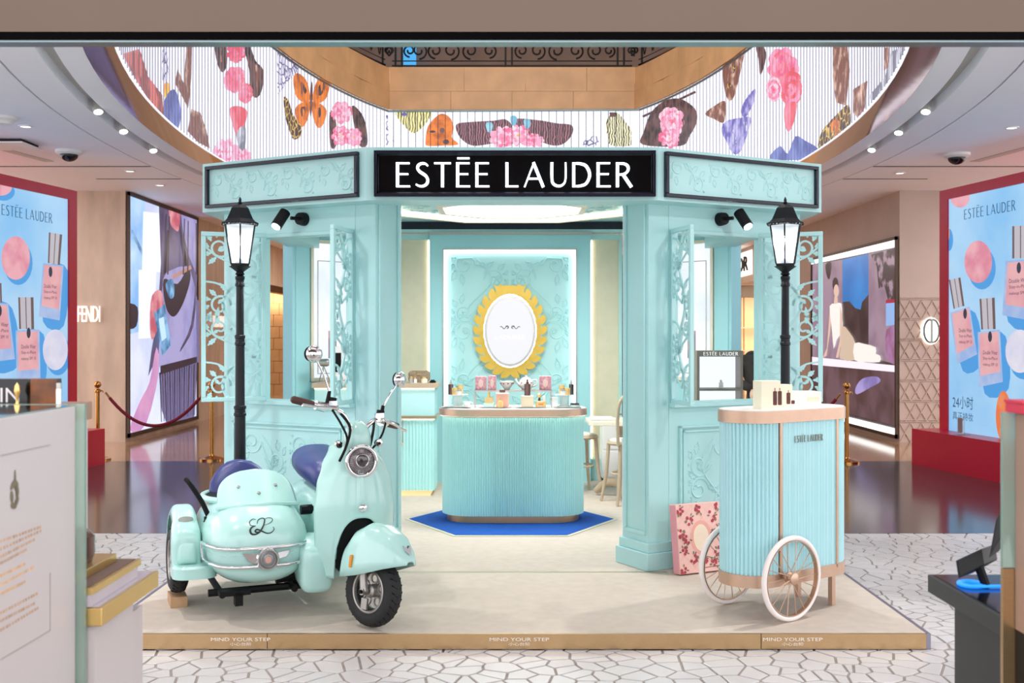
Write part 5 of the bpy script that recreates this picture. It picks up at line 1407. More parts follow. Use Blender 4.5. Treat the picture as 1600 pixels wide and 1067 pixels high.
q('handle', MB().tube(catmull([(.045, 0, .075), (.08, 0, .08), (.085, 0, .045), (.05, 0, .025)], 5), .006, 8), PORC)
for k in range(8): q('printed_rose', MB().ell((.055 * cos(k * .8), .055 * sin(k * .8), .045 + .015 * (k % 2)), (.007, .007, .007), 8, 6), mat('print_rose_small', '#cf7f86', .5))
# trays
for px, w, lab in ((712, .24, 'white tray at the left end of the fluted counter'), (773, .25, 'white tray left of centre on the fluted counter'), (830, .25, 'white tray right of centre on the fluted counter'), (886, .22, 'white tray at the right end of the fluted counter')):
    t = item('display_tray', lab, 'tray', px, 8.73, CZT, 'white trays on the counter'); q = q_(t)
    q('tray', MB().prism(rrect(-w / 2, w / 2, -.06, .06, .02, 4), xyz, 0, .010), WHITE); q('rim', pframe(lambda u, v, c: (u, v, c), -w / 2, w / 2, -.06, .06, .004, .004, .013), STEEL, smooth=False)
TZ = CZT + .010
t = item('perfume_bottle', 'clear perfume bottle with gold cap on a mint block, left on the counter', 'bottle', 764, 8.72, TZ); q = q_(t)
q('block', MB().prism(rrect(-.045, .045, -.03, .03, .01), xyz, 0, .03), mat('mint_block', '#cdeee4', .4)); q('bottle', MB().prism(rrect(-.034, .034, -.016, .016, .012), xyz, .03, .075), GLGOLD); q('neck', L_([(.008, .075), (.008, .085)]), GOLD); q('cap', L_([(.011, .083), (.011, .115), (.009, .118)]), GOLD)
t = item('serum_display', 'pink rounded block with amber cap and gold bottle in front, on the counter', 'display', 785, 8.71, TZ); q = q_(t)
q('block', MB().prism(rrect(-.052, .052, -.025, .03, .012), xyz, 0, .115), GLPINK, bevel=.01); q('cap', MB().box(-.022, .022, -.015, .02, .115, .14), GLAMB, bevel=.003); q('front_bottle', L_([(.024, 0), (.026, .03), (.02, .05), (.006, .055), (.006, .075)], (-.015, -.045, 0)), GLGOLD)
t = item('serum_bottle', 'dark amber dropper bottle standing on a cream block on the counter', 'bottle', 824, 8.71, TZ); q = q_(t)
q('block', MB().prism(rrect(-.05, .05, -.03, .03, .012), xyz, 0, .092), mat('cream_pink_block', '#f1ddc0', .35, var=.05), bevel=.006); q('bottle', MB().prism(rrect(-.024, .024, -.018, .018, .008), xyz, .092, .185), GLAMB); q('dropper', L_([(.012, .185), (.012, .2), (.007, .202), (.007, .222)]), GLAMB)
t = item('perfume_bottle', 'gold perfume bottle with tall round stopper, right of centre on the counter', 'bottle', 845, 8.70, TZ); q = q_(t)
q('bottle', MB().prism(rrect(-.042, .042, -.02, .02, .012), xyz, 0, .05), GLGOLD, bevel=.004); q('label', MB().box(-.02, .02, -.0212, -.02, .015, .032), mat('orange_label', '#d88a4a', .5), smooth=False); q('collar', L_([(.01, .05), (.01, .075)], (-.012, 0, 0)), GLDARK); q('stopper', L_([(.008, .075), (.016, .085), (.016, .1), (.006, .112)], (-.012, 0, 0)), GOLD); q('side_cap', L_([(.012, .05), (.012, .085), (.008, .088)], (.024, 0, 0)), PORC)
# cake stands with bottles
for px, lab in ((715, 'left'), (882, 'right')):
    d_ = 8.76; zt = .098
    t = item('cake_stand', 'pale porcelain cake stand at the %s end of the counter' % lab, 'cake stand', px, d_, TZ, 'cake stands on the counter'); q = q_(t)
    q('plate', L_([(.02, zt - .012), (.085, zt - .004), (.088, zt), (.082, zt), (.02, zt - .004)], seg=26), PORC); q('stem', MB().prism(flute(ellipse(0, 0, .038, .038, 24), .014, .004), xyz, 0, zt - .01), PASTEL); q('foot', L_([(.055, 0), (.055, .006), (.04, .01)]), PORC)
    x0 = X(px, d_); sg = -1 if px < 800 else 1
    for k, (dx, dy, kind) in enumerate(((sg * .055, .0, 'dark'), (sg * .02, -.045, 'gold'), (sg * -.02, .01, 'gold2'), (sg * -.012, -.05, 'white'))):
        nm = {'dark': ('dropper_bottle', 'dark dropper bottle on the %s cake stand' % lab), 'gold': ('gold_jar', 'gold lidded jar at front of the %s cake stand' % lab), 'gold2': ('cream_jar', 'tall gold jar on the %s cake stand' % lab), 'white': ('white_jar', 'small white jar tilted forward on the %s cake stand' % lab)}[kind]
        b = thing(nm[0], nm[1], 'bottle' if kind == 'dark' else 'jar', (x0 + dx, d_ + dy, TZ + zt), 0, 'cosmetics on the cake stands'); q = q_(b)
        if kind == 'dark':
            q('bottle', MB().prism(rrect(-.02, .02, -.02, .02, .006), xyz, 0, .082), GLAMB if sg < 0 else GLDARK); q('dropper', L_([(.011, .082), (.011, .1), (.006, .102), (.006, .118)]), STEEL)
        elif kind == 'white':
            q('jar', L_([(.02, 0), (.022, .004), (.022, .03)]), PORC); q('lid', L_([(.023, .03), (.023, .042), (.018, .044)]), STEEL)
        else:
            hh = .055 if kind == 'gold' else .075
            q('jar', MB().prism(rrect(-.022, .022, -.018, .018, .007), xyz, 0, hh * .65), GLGOLD); q('lid', MB().prism(rrect(-.023, .023, -.019, .019, .007), xyz, hh * .65, hh), GOLD)
t = item('teacup', 'small white floral teacup on the left tray', 'cup', 729.5, 8.68, TZ); q = q_(t)
q('cup', L_([(.012, 0), (.02, .005), (.032, .035), (.034, .045), (.03, .045), (.01, .008)]), PORC); q('saucer', L_([(.02, 0), (.045, .005), (.047, .008), (.02, .004)]), PORC); q('handle', MB().tube([(.03, 0, .04), (.047, 0, .035), (.045, 0, .018), (.026, 0, .014)], .004, 7), PORC)
t = item('white_cube', 'white cube plinth on the right tray', 'plinth', 867, 8.70, TZ); q = q_(t); q('cube', MB().box(-.022, .022, -.02, .02, 0, .075), WHITE, bevel=.002); q('cap_plate', MB().box(-.024, .024, -.022, .022, .075, .079), PORC, smooth=False)
t = item('compact', 'low round compact with dark lid near the right end of the counter', 'compact', 898, 8.70, CZT + .01); q = q_(t); q('pan', L_([(.035, 0), (.036, .018)]), PASTEL); q('lid', L_([(.037, .018), (.037, .03), (.03, .034)]), GLDARK)

# items on the cash desk
zd = 1.13; dd = 10.3
t = thing('vanity_case', 'floral brown vanity case on the cash desk', 'case', (X(655, dd), dd, zd)); q = q_(t)
q('case', MB().prism(rrect(-.1, .1, 0, .11, .03), lambda u, v, w: (u, w, v), -.04, .04), mat('floral_tapestry', '#8d7a63', .7, var=.35, scale=40)); q('clasp', MB().box(-.02, .02, -.046, -.04, .07, .085), BRASS, smooth=False)
for px, h, w, lab in ((643, .06, .018, 'small grey bottle left of the vanity case on the cash desk'), (649, .05, .016, 'small pale bottle in front of the vanity case on the cash desk'), (663, .055, .03, 'cream jar in front of the vanity case on the cash desk'), (676, .028, .03, 'low dark compact right of the vanity case on the cash desk')):
    t = thing('cosmetic_bottle', lab, 'bottle', (X(px, dd - .1), dd - .1, zd), 0, 'cosmetics on the cash desk'); q = q_(t)
    m_ = {643: STEEL, 649: PORC, 663: CREAM, 676: BLACK}[px]
    q('bottle', L_([(w, 0), (w, h * .65), (w * .6, h * .72)]), m_); q('cap', L_([(w * .62, h * .7), (w * .62, h), (w * .5, h * 1.01)]), GOLD if px != 676 else BLACK)
# monitor and dryer seen through the left window
mx_, md = X(541, 10.15), 10.15
t = thing('desk_monitor', 'white backed monitor with black bands on the cash desk behind left window', 'monitor', (mx_, md + .1, zd)); q = q_(t)
q('screen_back', MB().box(-.14, .14, -.02, .02, .02, .34), WHITE, bevel=.006); q('black_band', MB().box(-.12, -.06, -.024, -.02, .1, .28).box(.0, .12, -.024, -.02, .05, .18), BLACK, smooth=False); q('foot', MB().prism(ellipse(0, 0, .09, .06), xyz, 0, .02), STEEL)
t = thing('desk_lamp', 'small grey barrel shaped device on thin legs on the cash desk', 'device', (X(504, 10.15), 10.2, zd)); q = q_(t)
q('barrel', MB().lathe([(.001, -.05), (.034, -.05), (.038, .03), (.03, .05), (.001, .05)], (0, 0, .19), 20, 'x'), STEEL)
for a in (-.05, .0, .06): q('leg', MB().tube([(0, 0, .16), (a, -.02 + abs(a), 0)], .005, 6), STEEL)

# ================================================================== display case behind the right window
dc = 8.35; x0, x1 = X(1089, dc), X(1161, dc); z0, z1 = Z(640, dc), Z(548, dc)
zc0 = 1.0
t = thing('display_stand', 'white cabinet carrying the illuminated display case behind the right window', 'cabinet', ((x0 + x1) / 2, dc + .12, DZ))
part('cabinet', MB().box(x0 - .05, x1 + .06, dc - .02, dc + .3, DZ, zc0 - .02), WHITE, t, smooth=False); part('cabinet_top', MB().box(x0 - .06, x1 + .07, dc - .03, dc + .31, zc0 - .02, zc0), WOODW, t, smooth=False)
t = thing('display_case', 'grey framed glass display case with white brand lettering behind the right window', 'display case', ((x0 + x1) / 2, dc + .1, zc0))
FRM = mat('warm_grey_frame', '#7f766c', .4, metal=.3, var=.04)
f = frame_fn((x0, dc, 0), (1, 0, 0), (0, 0, 1), (0, -1, 0)); w_ = x1 - x0
fr = part('frame', pbox(pbox(pbox(MB(), f, 0, .02, zc0, z1 - .045, -.2, 0), f, w_ - .02, w_, zc0, z1 - .045, -.2, 0), f, .02, w_ - .02, Z(609, dc) - .008, Z(609, dc) + .01, -.2, 0), FRM, t, smooth=False)
hdr = part('header', pbox(MB(), f, 0, w_, z1 - .045, z1, -.2, .003), FRM, t, smooth=False)
brand_sign(hdr, lambda u, v, w: f(.05 + u, z1 - .036 + v, .003 + w), w_ - .09, .026, .003, mat('white_letters', '#ffffff', .5, emit=.6), joined=True)
part('lit_back', pbox(MB(), f, .02, w_ - .02, zc0, z1 - .045, -.2, -.19), screen_mat('case_back_light', '#eef4fb', .95), t, smooth=False)
for u, z_, lab in ((.07, zc0, 'left'), (.27, zc0, 'right')):
    b = thing('sample_bottle', 'small clear bottle at lower %s inside the display case' % lab, 'bottle', f(u, z_, -.08), 0, 'bottles in the display case'); q = q_(b)
    q('bottle', MB().prism(rrect(-.016, .016, -.012, .012, .004), xyz, 0, .04), GLGOLD); q('cap', L_([(.008, .04), (.008, .058)]), STEEL)
b = thing('sample_bottle', 'small clear bottle on the middle shelf inside the display case', 'bottle', f(.2, Z(609, dc) + .01, -.08), 0, 'bottles in the display case'); q = q_(b)
q('bottle', MB().prism(rrect(-.016, .016, -.012, .012, .004), xyz, 0, .045), PORC); q('cap', L_([(.008, .045), (.008, .063)]), STEEL)

# ================================================================== table, chairs and cabinets on the right of the pavilion
CHW = mat('limed_oak', '#bdab91', .55, var=.1, scale=14, stretch=(1, 1, .2)); SEATW = mat('white_seat_pad', '#f0ece4', .7)
td = 10.05; tx = X(972, td); tz = Z(655, td)
t = thing('pedestal_table', 'cream topped table on a turned wooden pedestal beside the right pier', 'table', (tx, td, DZ))
part('table_top', MB().prism(rrect(X(917, td), X(1030, td), td - .28, td + .28, .05, 5), xyz, tz - .04, tz), CREAM, t, bevel=.005)
part('pedestal', MB().lathe([(.05, tz - .04), (.04, tz - .1), (.03, tz - .2), (.045, tz - .24), (.03, tz - .28), (.035, .36), (.06, .3), (.05, .26), (.065, .22), (.05, .16)], (tx, td, 0), 20), CHW, t)
for k in range(3):
    a = 2 * pi * k / 3 + 2.6
    part('foot', MB().tube(catmull([(tx, td, .2), (tx + .15 * cos(a), td + .15 * sin(a), .21), (tx + .27 * cos(a), td + .27 * sin(a), DZ + .035)], 5), [.04] * 6 + [.035] * 4 + [.03], 10), CHW, t)
part('table_pad', MB().box(X(922, td), X(958, td), td - .15, td + .15, tz, tz + .02), WHITE, t, bevel=.008)
def bent_chair(label, x, y, rot, back=True):
    t = thing('bentwood_bar_chair', label, 'chair', (x, y, DZ + .005), rot, 'bentwood chairs at the table'); q = q_(t); h = .55
    q('seat_frame', L_([(.001, h - .035), (.17, h - .035), (.18, h - .02), (.17, h)], seg=26), CHW); q('seat_pad', L_([(.15, h), (.15, h + .012), (.1, h + .02), (.001, h + .022)], seg=26), SEATW)
    for sx, sy in ((-1, -1), (1, -1), (-1, 1), (1, 1)):
        q('leg', MB().tube([(sx * .12, sy * .12, h - .02), (sx * .135, sy * .135, .25), (sx * .17, sy * .17, .0)], [.018, .017, .014], 10), CHW)
    q('stretcher', MB().tube([(.135 * cos(a), .135 * sin(a), .26) for a in [2 * pi * i / 24 for i in range(24)]], .009, 7, closed=True), CHW)
    if back:
        q('back_hoop', MB().tube(catmull([(-.15, .14, h - .03), (-.17, .17, h + .2), (-.16, .2, h + .36), (-.08, .22, h + .45), (0, .225, h + .47), (.08, .22, h + .45), (.16, .2, h + .36), (.17, .17, h + .2), (.15, .14, h - .03)], 5), .015, 9), CHW)
        q('back_oval', MB().tube([(.115 * cos(a), .205 + .015 * sin(a), h + .27 + .14 * sin(a)) for a in [2 * pi * i / 28 for i in range(28)]], .010, 8, closed=True), CHW)
        q('back_pad', MB().ell((0, .2, h + .27), (.105, .012, .13), 22, 12), SEATW)
        q('back_spindle', MB().tube([(-.165, .175, h + .25), (.165, .175, h + .25)], .007, 7), CHW)
bent_chair('bentwood chair with round back drawn up to the table by the right pier', X(979, 9.72), 9.72, radians(-160))
bent_chair('low backless bentwood stool half hidden behind the fluted counter', X(905, 10.3), 10.3, .3, False)
cdx = 10.75; x0, x1 = X(941, cdx), X(985, cdx)
t = thing('rolling_cabinet', 'white two drawer cabinet on black casters behind the table', 'cabinet', ((x0 + x1) / 2, cdx, DZ))
part('carcass', MB().box(x0, x1, cdx, cdx + .3, .16, .73), WHITE, t, bevel=.004)
for a, b in ((.18, .43), (.45, .71)): part('drawer', MB().box(x0 + .01, x1 - .01, cdx - .012, cdx, a, b), WHITE, t, bevel=.003)
for x in (x0 + .03, x1 - .03):
    for y in (cdx + .03, cdx + .27): part('caster', MB().lathe([(.03, -.012), (.038, -.01), (.038, .01), (.03, .012)], (x, y, DZ + .038), 16, 'y').box(x - .012, x + .012, y - .016, y + .016, DZ + .04, .16), BLACK, t)
t = thing('side_cabinet', 'slim white cabinet with brown top standing just inside the right pier', 'cabinet', (.98, 7.95, DZ))
part('carcass', MB().box(X(980, 7.75), 1.16, 7.75, 8.1, DZ, Z(697, 7.75)), mat('lavender_white', '#e6e2ea', .5), t, smooth=False); part('top', MB().box(X(979, 7.75), 1.17, 7.74, 8.11, Z(697, 7.75), Z(692, 7.75)), WOODW, t, smooth=False)
# ================================================================== red framed advertising screens
def ad_screen(sd):
    where = 'left' if sd < 0 else 'right'
    e = Vector((sd * .169, -.986)); n = Vector((-sd * .986, -.169)); X0 = 5.26 if sd > 0 else 5.35; p0 = Vector((sd * X0, 13.1))
    t = thing('advertising_screen', 'tall red framed screen advertising pink makeup bottles on blue, %s of the hall' % where, 'screen', (sd * 5.35, 12.4, 0), 0, 'red framed advertising screens')
    F = lambda s, z, w: (p0.x + e.x * s + n.x * w, p0.y + e.y * s + n.y * w, z)
    LN = 3.2
    def bx(mb, s0, s1, z0, z1, w0, w1): return mb.prism([(s0, z0), (s1, z0), (s1, z1), (s0, z1)], F, w0, w1)
    fr = MB(); bx(fr, -.17, 0, .43, 3.33, -.3, .02); bx(fr, 0, LN, 3.21, 3.33, -.3, .02); bx(fr, LN, LN + .17, .43, 3.33, -.3, .02); bx(fr, 0, LN, .43, 3.21, -.3, -.02)
    part('frame', fr, RED, t, smooth=False)
    part('plinth', bx(MB(), -.3, LN + .2, 0, .43, -.3, .31), RED, t, smooth=False)
    def to(px, py):
        k = ((px if sd > 0 else 1600 - px) - 800) / FPX
        s = (13.1 * k - X0) / (.169 + .986 * k); return (s, Z(py, 13.1 - .986 * s))
    pic = part('picture', bx(MB(), 0, LN, .43, 3.21, -.02, 0), screen_mat('ad_blue', '#b2dcfc', .8, '#7cc2f6', .8, lo=.35, hi=.65), t, smooth=False)
    A = dict(shade=screen_mat('ad_shadow', '#4aa6ee', .75), pinkm=screen_mat('ad_macaron_pink', '#e08aa0', .8, '#f0b0bb', 3), white=screen_mat('ad_macaron_white', '#e9e6f4', .8, '#d4d6ee', 3), orange=screen_mat('ad_macaron_orange', '#ef7c46', .8, '#f3a878', 2),
             glass=screen_mat('ad_bottle_glass', '#b9cdf2', .75, '#9fbdf0', 4), liquid=screen_mat('ad_bottle_pink', '#e3a0ac', .8, '#ecb4b8', 3), cap=screen_mat('ad_cap_silver', '#c3bfc8', .8), capd=screen_mat('ad_cap_dark', '#6d5a5c', .75), ink=screen_mat('ad_ink', '#2a3c56', .6), inkd=screen_mat('ad_brand_ink', '#1d4f78', .7))
    cl = [(1, 0, 0), (-1, 0, LN), (0, 1, -.43), (0, -1, 3.21)]
    def pr(name, px, key, w, parent=None, soft=0):
        q = [to(*p) for p in px]
        if soft: q = smooth_poly(q, soft)
        q = clip_poly(q, cl)
        if len(q) < 3: return None
        return part(name, MB().flat(q, F, w), A[key], parent or pic, smooth=False)
    def zoomed(ox, oy, k): return lambda pts: [(ox + x / k, oy + y / k) for x, y in pts]
    zf = zoomed(1465, 270, 2.54) if sd > 0 else zoomed(0, 270, 3.23)
    def bottle(cap, bdy, lab):
        cx = sum(p[0] for p in bdy) / 4; cy = sum(p[1] for p in bdy) / 4
        pr('print_shadow', zf([(x + 22, y + 26) for x, y in bdy]), 'shade', .001, soft=4)
        def sub(pts, k): return pts
        b = pr('print_bottle', zf(bdy), 'glass', .003)
        m = [bdy[0], bdy[1], tuple(bdy[1][i] + (bdy[2][i] - bdy[1][i]) * .82 for i in (0, 1)), tuple(bdy[0][i] + (bdy[3][i] - bdy[0][i]) * .82 for i in (0, 1))]
        m = [(cx + (x - cx) * .84, cy + (y - cy) * .94) for x, y in m]
        if b is None: return
        pr('print_liquid', zf(m), 'liquid', .0045, b)
        pr('print_cap', zf(cap), 'cap', .004, b)
        mixp = lambda a_, b_, k: (a_[0] + (b_[0] - a_[0]) * k, a_[1] + (b_[1] - a_[1]) * k)
        for k0, k1 in ((0, .12), (.46, .52), (.82, 1.)): pr('print_cap_shade', zf([mixp(cap[0], cap[1], k0), mixp(cap[0], cap[1], k1), mixp(cap[3], cap[2], k1), mixp(cap[3], cap[2], k0)]), 'capd', .005, b)
        # label lettering and monogram
        u, v = Vector(to(*zf([m[3]])[0])), Vector(to(*zf([m[2]])[0]))
        if v.x < u.x: u, v = v, u
        w_ = (v - u).length
        for k, s_ in enumerate(('makeup SPF 10', 'Stay-in-Place', 'Double Wear')):
            ww = w_ * .72; h_ = .045
            if -.0 < u.x and v.x < LN:
                base = u + (v - u) * .14 + Vector((0, .10 + k * .07))
                text_part(s_, (lambda B: lambda a, b_, c: F(*((B.x + a, B.y + b_) if sd < 0 else (B.x + a, B.y + b_)), c))(base), ww, h_, A['ink'], b, .0058, 'print_lettering') if sd > 0 else text_part(s_, (lambda B: lambda a, b_, c: F(B.x + ww - a, B.y + b_, c))(base), ww, h_, A['ink'], b, .0058, 'print_lettering')
        mc = (u + v) / 2 + Vector((0, .42))
        if 0 < mc.x < LN - .1: part('print_monogram', MB().flat(ellipse(mc.x, mc.y, .038, .062, 10), F, .006), A['ink'], b, smooth=False)
    def oval(c, rx, ry, key, sh=True):
        if sh: pr('print_shadow', zf(ellipse(c[0] + 14, c[1] + 26, rx, ry, 24)), 'shade', .001)
        pr('print_macaron', zf(ellipse(c[0], c[1], rx, ry, 28)), key, .003)
    if sd > 0:
        oval((162, 353), 55, 84, 'pinkm'); oval((90, 98), 38, 40, 'pinkm', False); oval((30, 240), 18, 45, 'orange'); oval((328, 708), 58, 86, 'white'); oval((262, 965), 30, 100, 'orange')
        bottle([(46, 425), (92, 415), (108, 528), (65, 540)], [(50, 555), (128, 530), (158, 720), (78, 760)], 0)
        bottle([(168, 500), (228, 495), (232, 620), (175, 622)], [(160, 632), (248, 622), (260, 830), (165, 850)], 0)
        bottle([(298, 212), (365, 208), (365, 338), (298, 340)], [(270, 350), (390, 340), (390, 590), (258, 565)], 0)
        a, b = to(1507, 343), to(1587, 337)
        brand_sign(pic, lambda u, v, w: F(a[0] + u, a[1] + v - .0, .004 + w), b[0] - a[0], .115, .001, A['inkd'], 'print_letter')
        c0, c1 = to(1489, 637), to(1521, 641)
        text_part('24小时', lambda u, v, w: F(c0[0] + u, c0[1] + v, w), c1[0] - c0[0], .15, A['inkd'], pic, .004)
        text_part('真正持妆', lambda u, v, w: F(c0[0] + u, c0[1] - .135 + v, w), c1[0] - c0[0], .095, A['inkd'], pic, .004)
        s_, z_ = to(1516, 684); 
        h = thing('sign_holder', 'small clear acrylic sign holder on the red plinth of the right screen', 'sign holder', F(.55, .43, .2))
        part('acrylic', MB().prism([(.47, .43), (.62, .43), (.62, .63), (.47, .63)], F, .18, .19), GLASS, h, smooth=False)
        part('card', MB().prism([(.475, .45), (.57, .45), (.57, .62), (.475, .62)], F, .176, .179), mat('pale_card', '#c9b7c9', .6), h, smooth=False)
        part('foot', MB().prism([(.5, .43), (.64, .43), (.64, .434), (.5, .434)], F, .12, .26), GLASS, h, smooth=False)
    else:
        oval((78, 430), 72, 110, 'pinkm'); oval((5, 70), 55, 45, 'pinkm'); oval((278, 893), 63, 103, 'white')
        bottle([(245, 300), (312, 312), (300, 465), (240, 455)], [(215, 455), (320, 468), (300, 745), (195, 725)], 0)
        bottle([(90, 628), (167, 628), (170, 788), (95, 788)], [(78, 795), (198, 790), (203, 1040), (82, 1050)], 0)
        bottle([(-40, 560), (5, 556), (8, 655), (-40, 650)], [(-70, 655), (40, 660), (75, 940), (-80, 960)], 0)
        a, b = to(2, 334), to(81, 345)
        brand_sign(pic, lambda u, v, w: F(a[0] - u, b[1] + v - .03, .004 + w), a[0] - b[0], .115, .001, A['inkd'], 'print_letter')
for sd in (-1, 1): ad_screen(sd)

# ================================================================== posters on the side walls
def wall_poster(name, label, sd, layers, frame, region):
    t = thing(name, label, 'poster', (sd * WX, 18, 0)); w0 = sd * WX
    def to(px, py):
        d = abs(w0) * FPX / abs(px - 800); return (d, Z(py, d))
    F = lambda d, z, w: (w0 - sd * w, d, z)
    d0, d1, z0, z1 = region
    part('backing', MB().prism([(d0, z0), (d1, z0), (d1, z1), (d0, z1)], F, .0, .02), frame, t, smooth=False)
    fm = MB()
    for a in ((d0, d0 + .05, z0, z1), (d1 - .05, d1, z0, z1), (d0, d1, z1 - .05, z1), (d0, d1, z0, z0 + .06)): fm.prism([(a[0], a[2]), (a[1], a[2]), (a[1], a[3]), (a[0], a[3])], F, .02, .05)
    part('frame', fm, frame, t, smooth=False)
    cl = [(1, 0, -d0 - .04), (-1, 0, d1 - .04), (0, 1, -z0 - .05), (0, -1, z1 - .04)]
    for i, (nm, pts, m, soft) in enumerate(layers):
        q = [to(*p) for p in pts]
        if soft: q = smooth_poly(q, soft)
        q = clip_poly(q, cl)
        if len(q) > 2: part(nm, MB().flat(q, F, .024 + .0012 * i), m, t, smooth=False)
    return t
zb = lambda pts: [(190 + x / 2.736, 290 + y / 2.736) for x, y in pts]
bg = S_('bag_bg', '#c3cdf6', .95, '#e3e9ff', .7); plum = S_('bag_plum', '#4a4260', .8, '#6b6288', 1.2); lav = S_('bag_lavender', '#a9a4d4', .9, '#8a86ba', 1.1)
dk_ = S_('bag_dark', '#2c2636', .8); pinkp = S_('bag_pink', '#dba0c8', .9, '#c78fc4', 1.5); blu = S_('bag_blue', '#2f6fa0', .9, '#8fc4ee', 3); sky = S_('bag_sky', '#7fb4ee', .95, '#b4d6fb', 1.2); whi = S_('bag_white', '#e9ecff', 1.); red_ = S_('bag_red', '#c05a70', .9, '#e6a0a8', 3)
fri = S_('bag_fringe', '#8d8ac0', .9, '#3a3650', 14, 'wave', .3, .7)
L = [('print_ground', [(100, 250), (400, 250), (400, 720), (100, 720)], bg, 0), ('print_sky', zb([(15, 20), (95, 60), (80, 620), (15, 640)]), sky, 0), ('print_beam', zb([(15, 170), (85, 310), (85, 280), (40, 190)]), blu, 0), ('print_column', zb([(85, 110), (170, 120), (165, 370), (80, 370)]), whi, 0), ('print_column', zb([(65, 360), (140, 360), (135, 650), (65, 655)]), whi, 0),
     ('print_crowd', zb([(16, 510), (60, 520), (55, 600), (16, 605)]), dk_, 3), ('print_skirt', zb([(150, 60), (320, 110), (320, 440), (260, 520), (180, 620), (150, 720), (105, 815), (120, 700), (145, 560), (160, 330)]), plum, 0),
     ('print_coat', zb([(240, 80), (320, 110), (320, 400), (280, 300), (255, 200)]), lav, 0), ('print_leg', zb([(140, 690), (150, 800), (95, 1020), (25, 1045), (70, 920), (110, 840)]), pinkp, 3), ('print_hand', zb([(195, 92), (240, 100), (236, 190), (215, 185), (200, 160)]), red_, 3),
     ('print_bag', zb([(168, 400), (205, 360), (270, 345), (296, 400), (318, 520), (318, 760), (250, 770), (160, 800), (150, 700), (160, 560)]), lav, 2), ('print_bag_opening', zb([(170, 400), (230, 420), (275, 350), (285, 400), (255, 500), (215, 560), (180, 520)]), dk_, 4), ('print_bag_lining', zb([(178, 420), (210, 400), (215, 470), (195, 480)]), blu, 3), ('print_strap', zb([(186, 190), (192, 190), (182, 370), (170, 380)]), dk_, 0), ('print_strap', zb([(236, 170), (239, 170), (275, 340), (262, 345)]), dk_, 0), ('print_handle', zb([(205, 385), (285, 340), (290, 355), (210, 400)]), S_('bag_tan', '#b98a80', .9), 0),
     ('print_fringe', zb([(148, 800), (250, 772), (312, 755), (300, 990), (265, 1000), (180, 1015), (160, 960)]), fri, 0), *[('print_fringe_strand', zb([(150 + i * 10.2, 800 - i * 2.6), (155 + i * 10.2, 799 - i * 2.6), (160 + i * 9.2 + (i % 3) * 2, 1010 - i * 2), (157 + i * 9.2 + (i % 3) * 2, 1010 - i * 2)]), plum if i % 2 else dk_, 0) for i in range(16)], ('print_bag_band', zb([(150, 770), (250, 745), (318, 728), (318, 752), (250, 775), (148, 808)]), dk_, 0), *[('print_coat_fold', zb([(x_, 120 + k_ * 10), (x_ + 4, 122 + k_ * 10), (x_ - 6 + k_ * 3, 380), (x_ - 12 + k_ * 3, 380)]), dk_, 0) for k_, x_ in enumerate((172, 186, 250, 266, 300))], ('print_bag_fold', zb([(300, 400), (306, 400), (290, 600), (240, 700), (235, 695), (280, 590)]), plum, 3), ('print_tassel', zb([(300, 480), (320, 500), (320, 760), (305, 755)]), fri, 0), ('print_plume', zb([(110, 470), (150, 450), (160, 540), (140, 600), (110, 660), (100, 580)]), red_, 3), ('print_charm', zb([(118, 545), (165, 505), (192, 680), (155, 730)]), blu, 0), ('print_charm_detail', zb([(138, 570), (160, 560), (172, 650), (152, 665)]), S_('bag_pale_blue', '#bfe0ff', 1.), 0)]
BRZF = mat('bronze_poster_frame', '#4a3a30', .4, metal=.5)
wall_poster('bag_video_poster', 'tall lit poster of a lilac fringed handbag on the left wall', -1, L, BRZF, (16.06, 19.62, .06, 3.69))
zp = lambda pts: [(1280 + x / 3.23, 370 + y / 3.23) for x, y in pts]
mau = S_('rest_mauve', '#a48a9c', .85, '#8d7488', 1.5); dkb = S_('rest_dark', '#2e2428', .8, '#4a3a40', 1.5); skn = S_('rest_skin', '#e2bfae', .9)
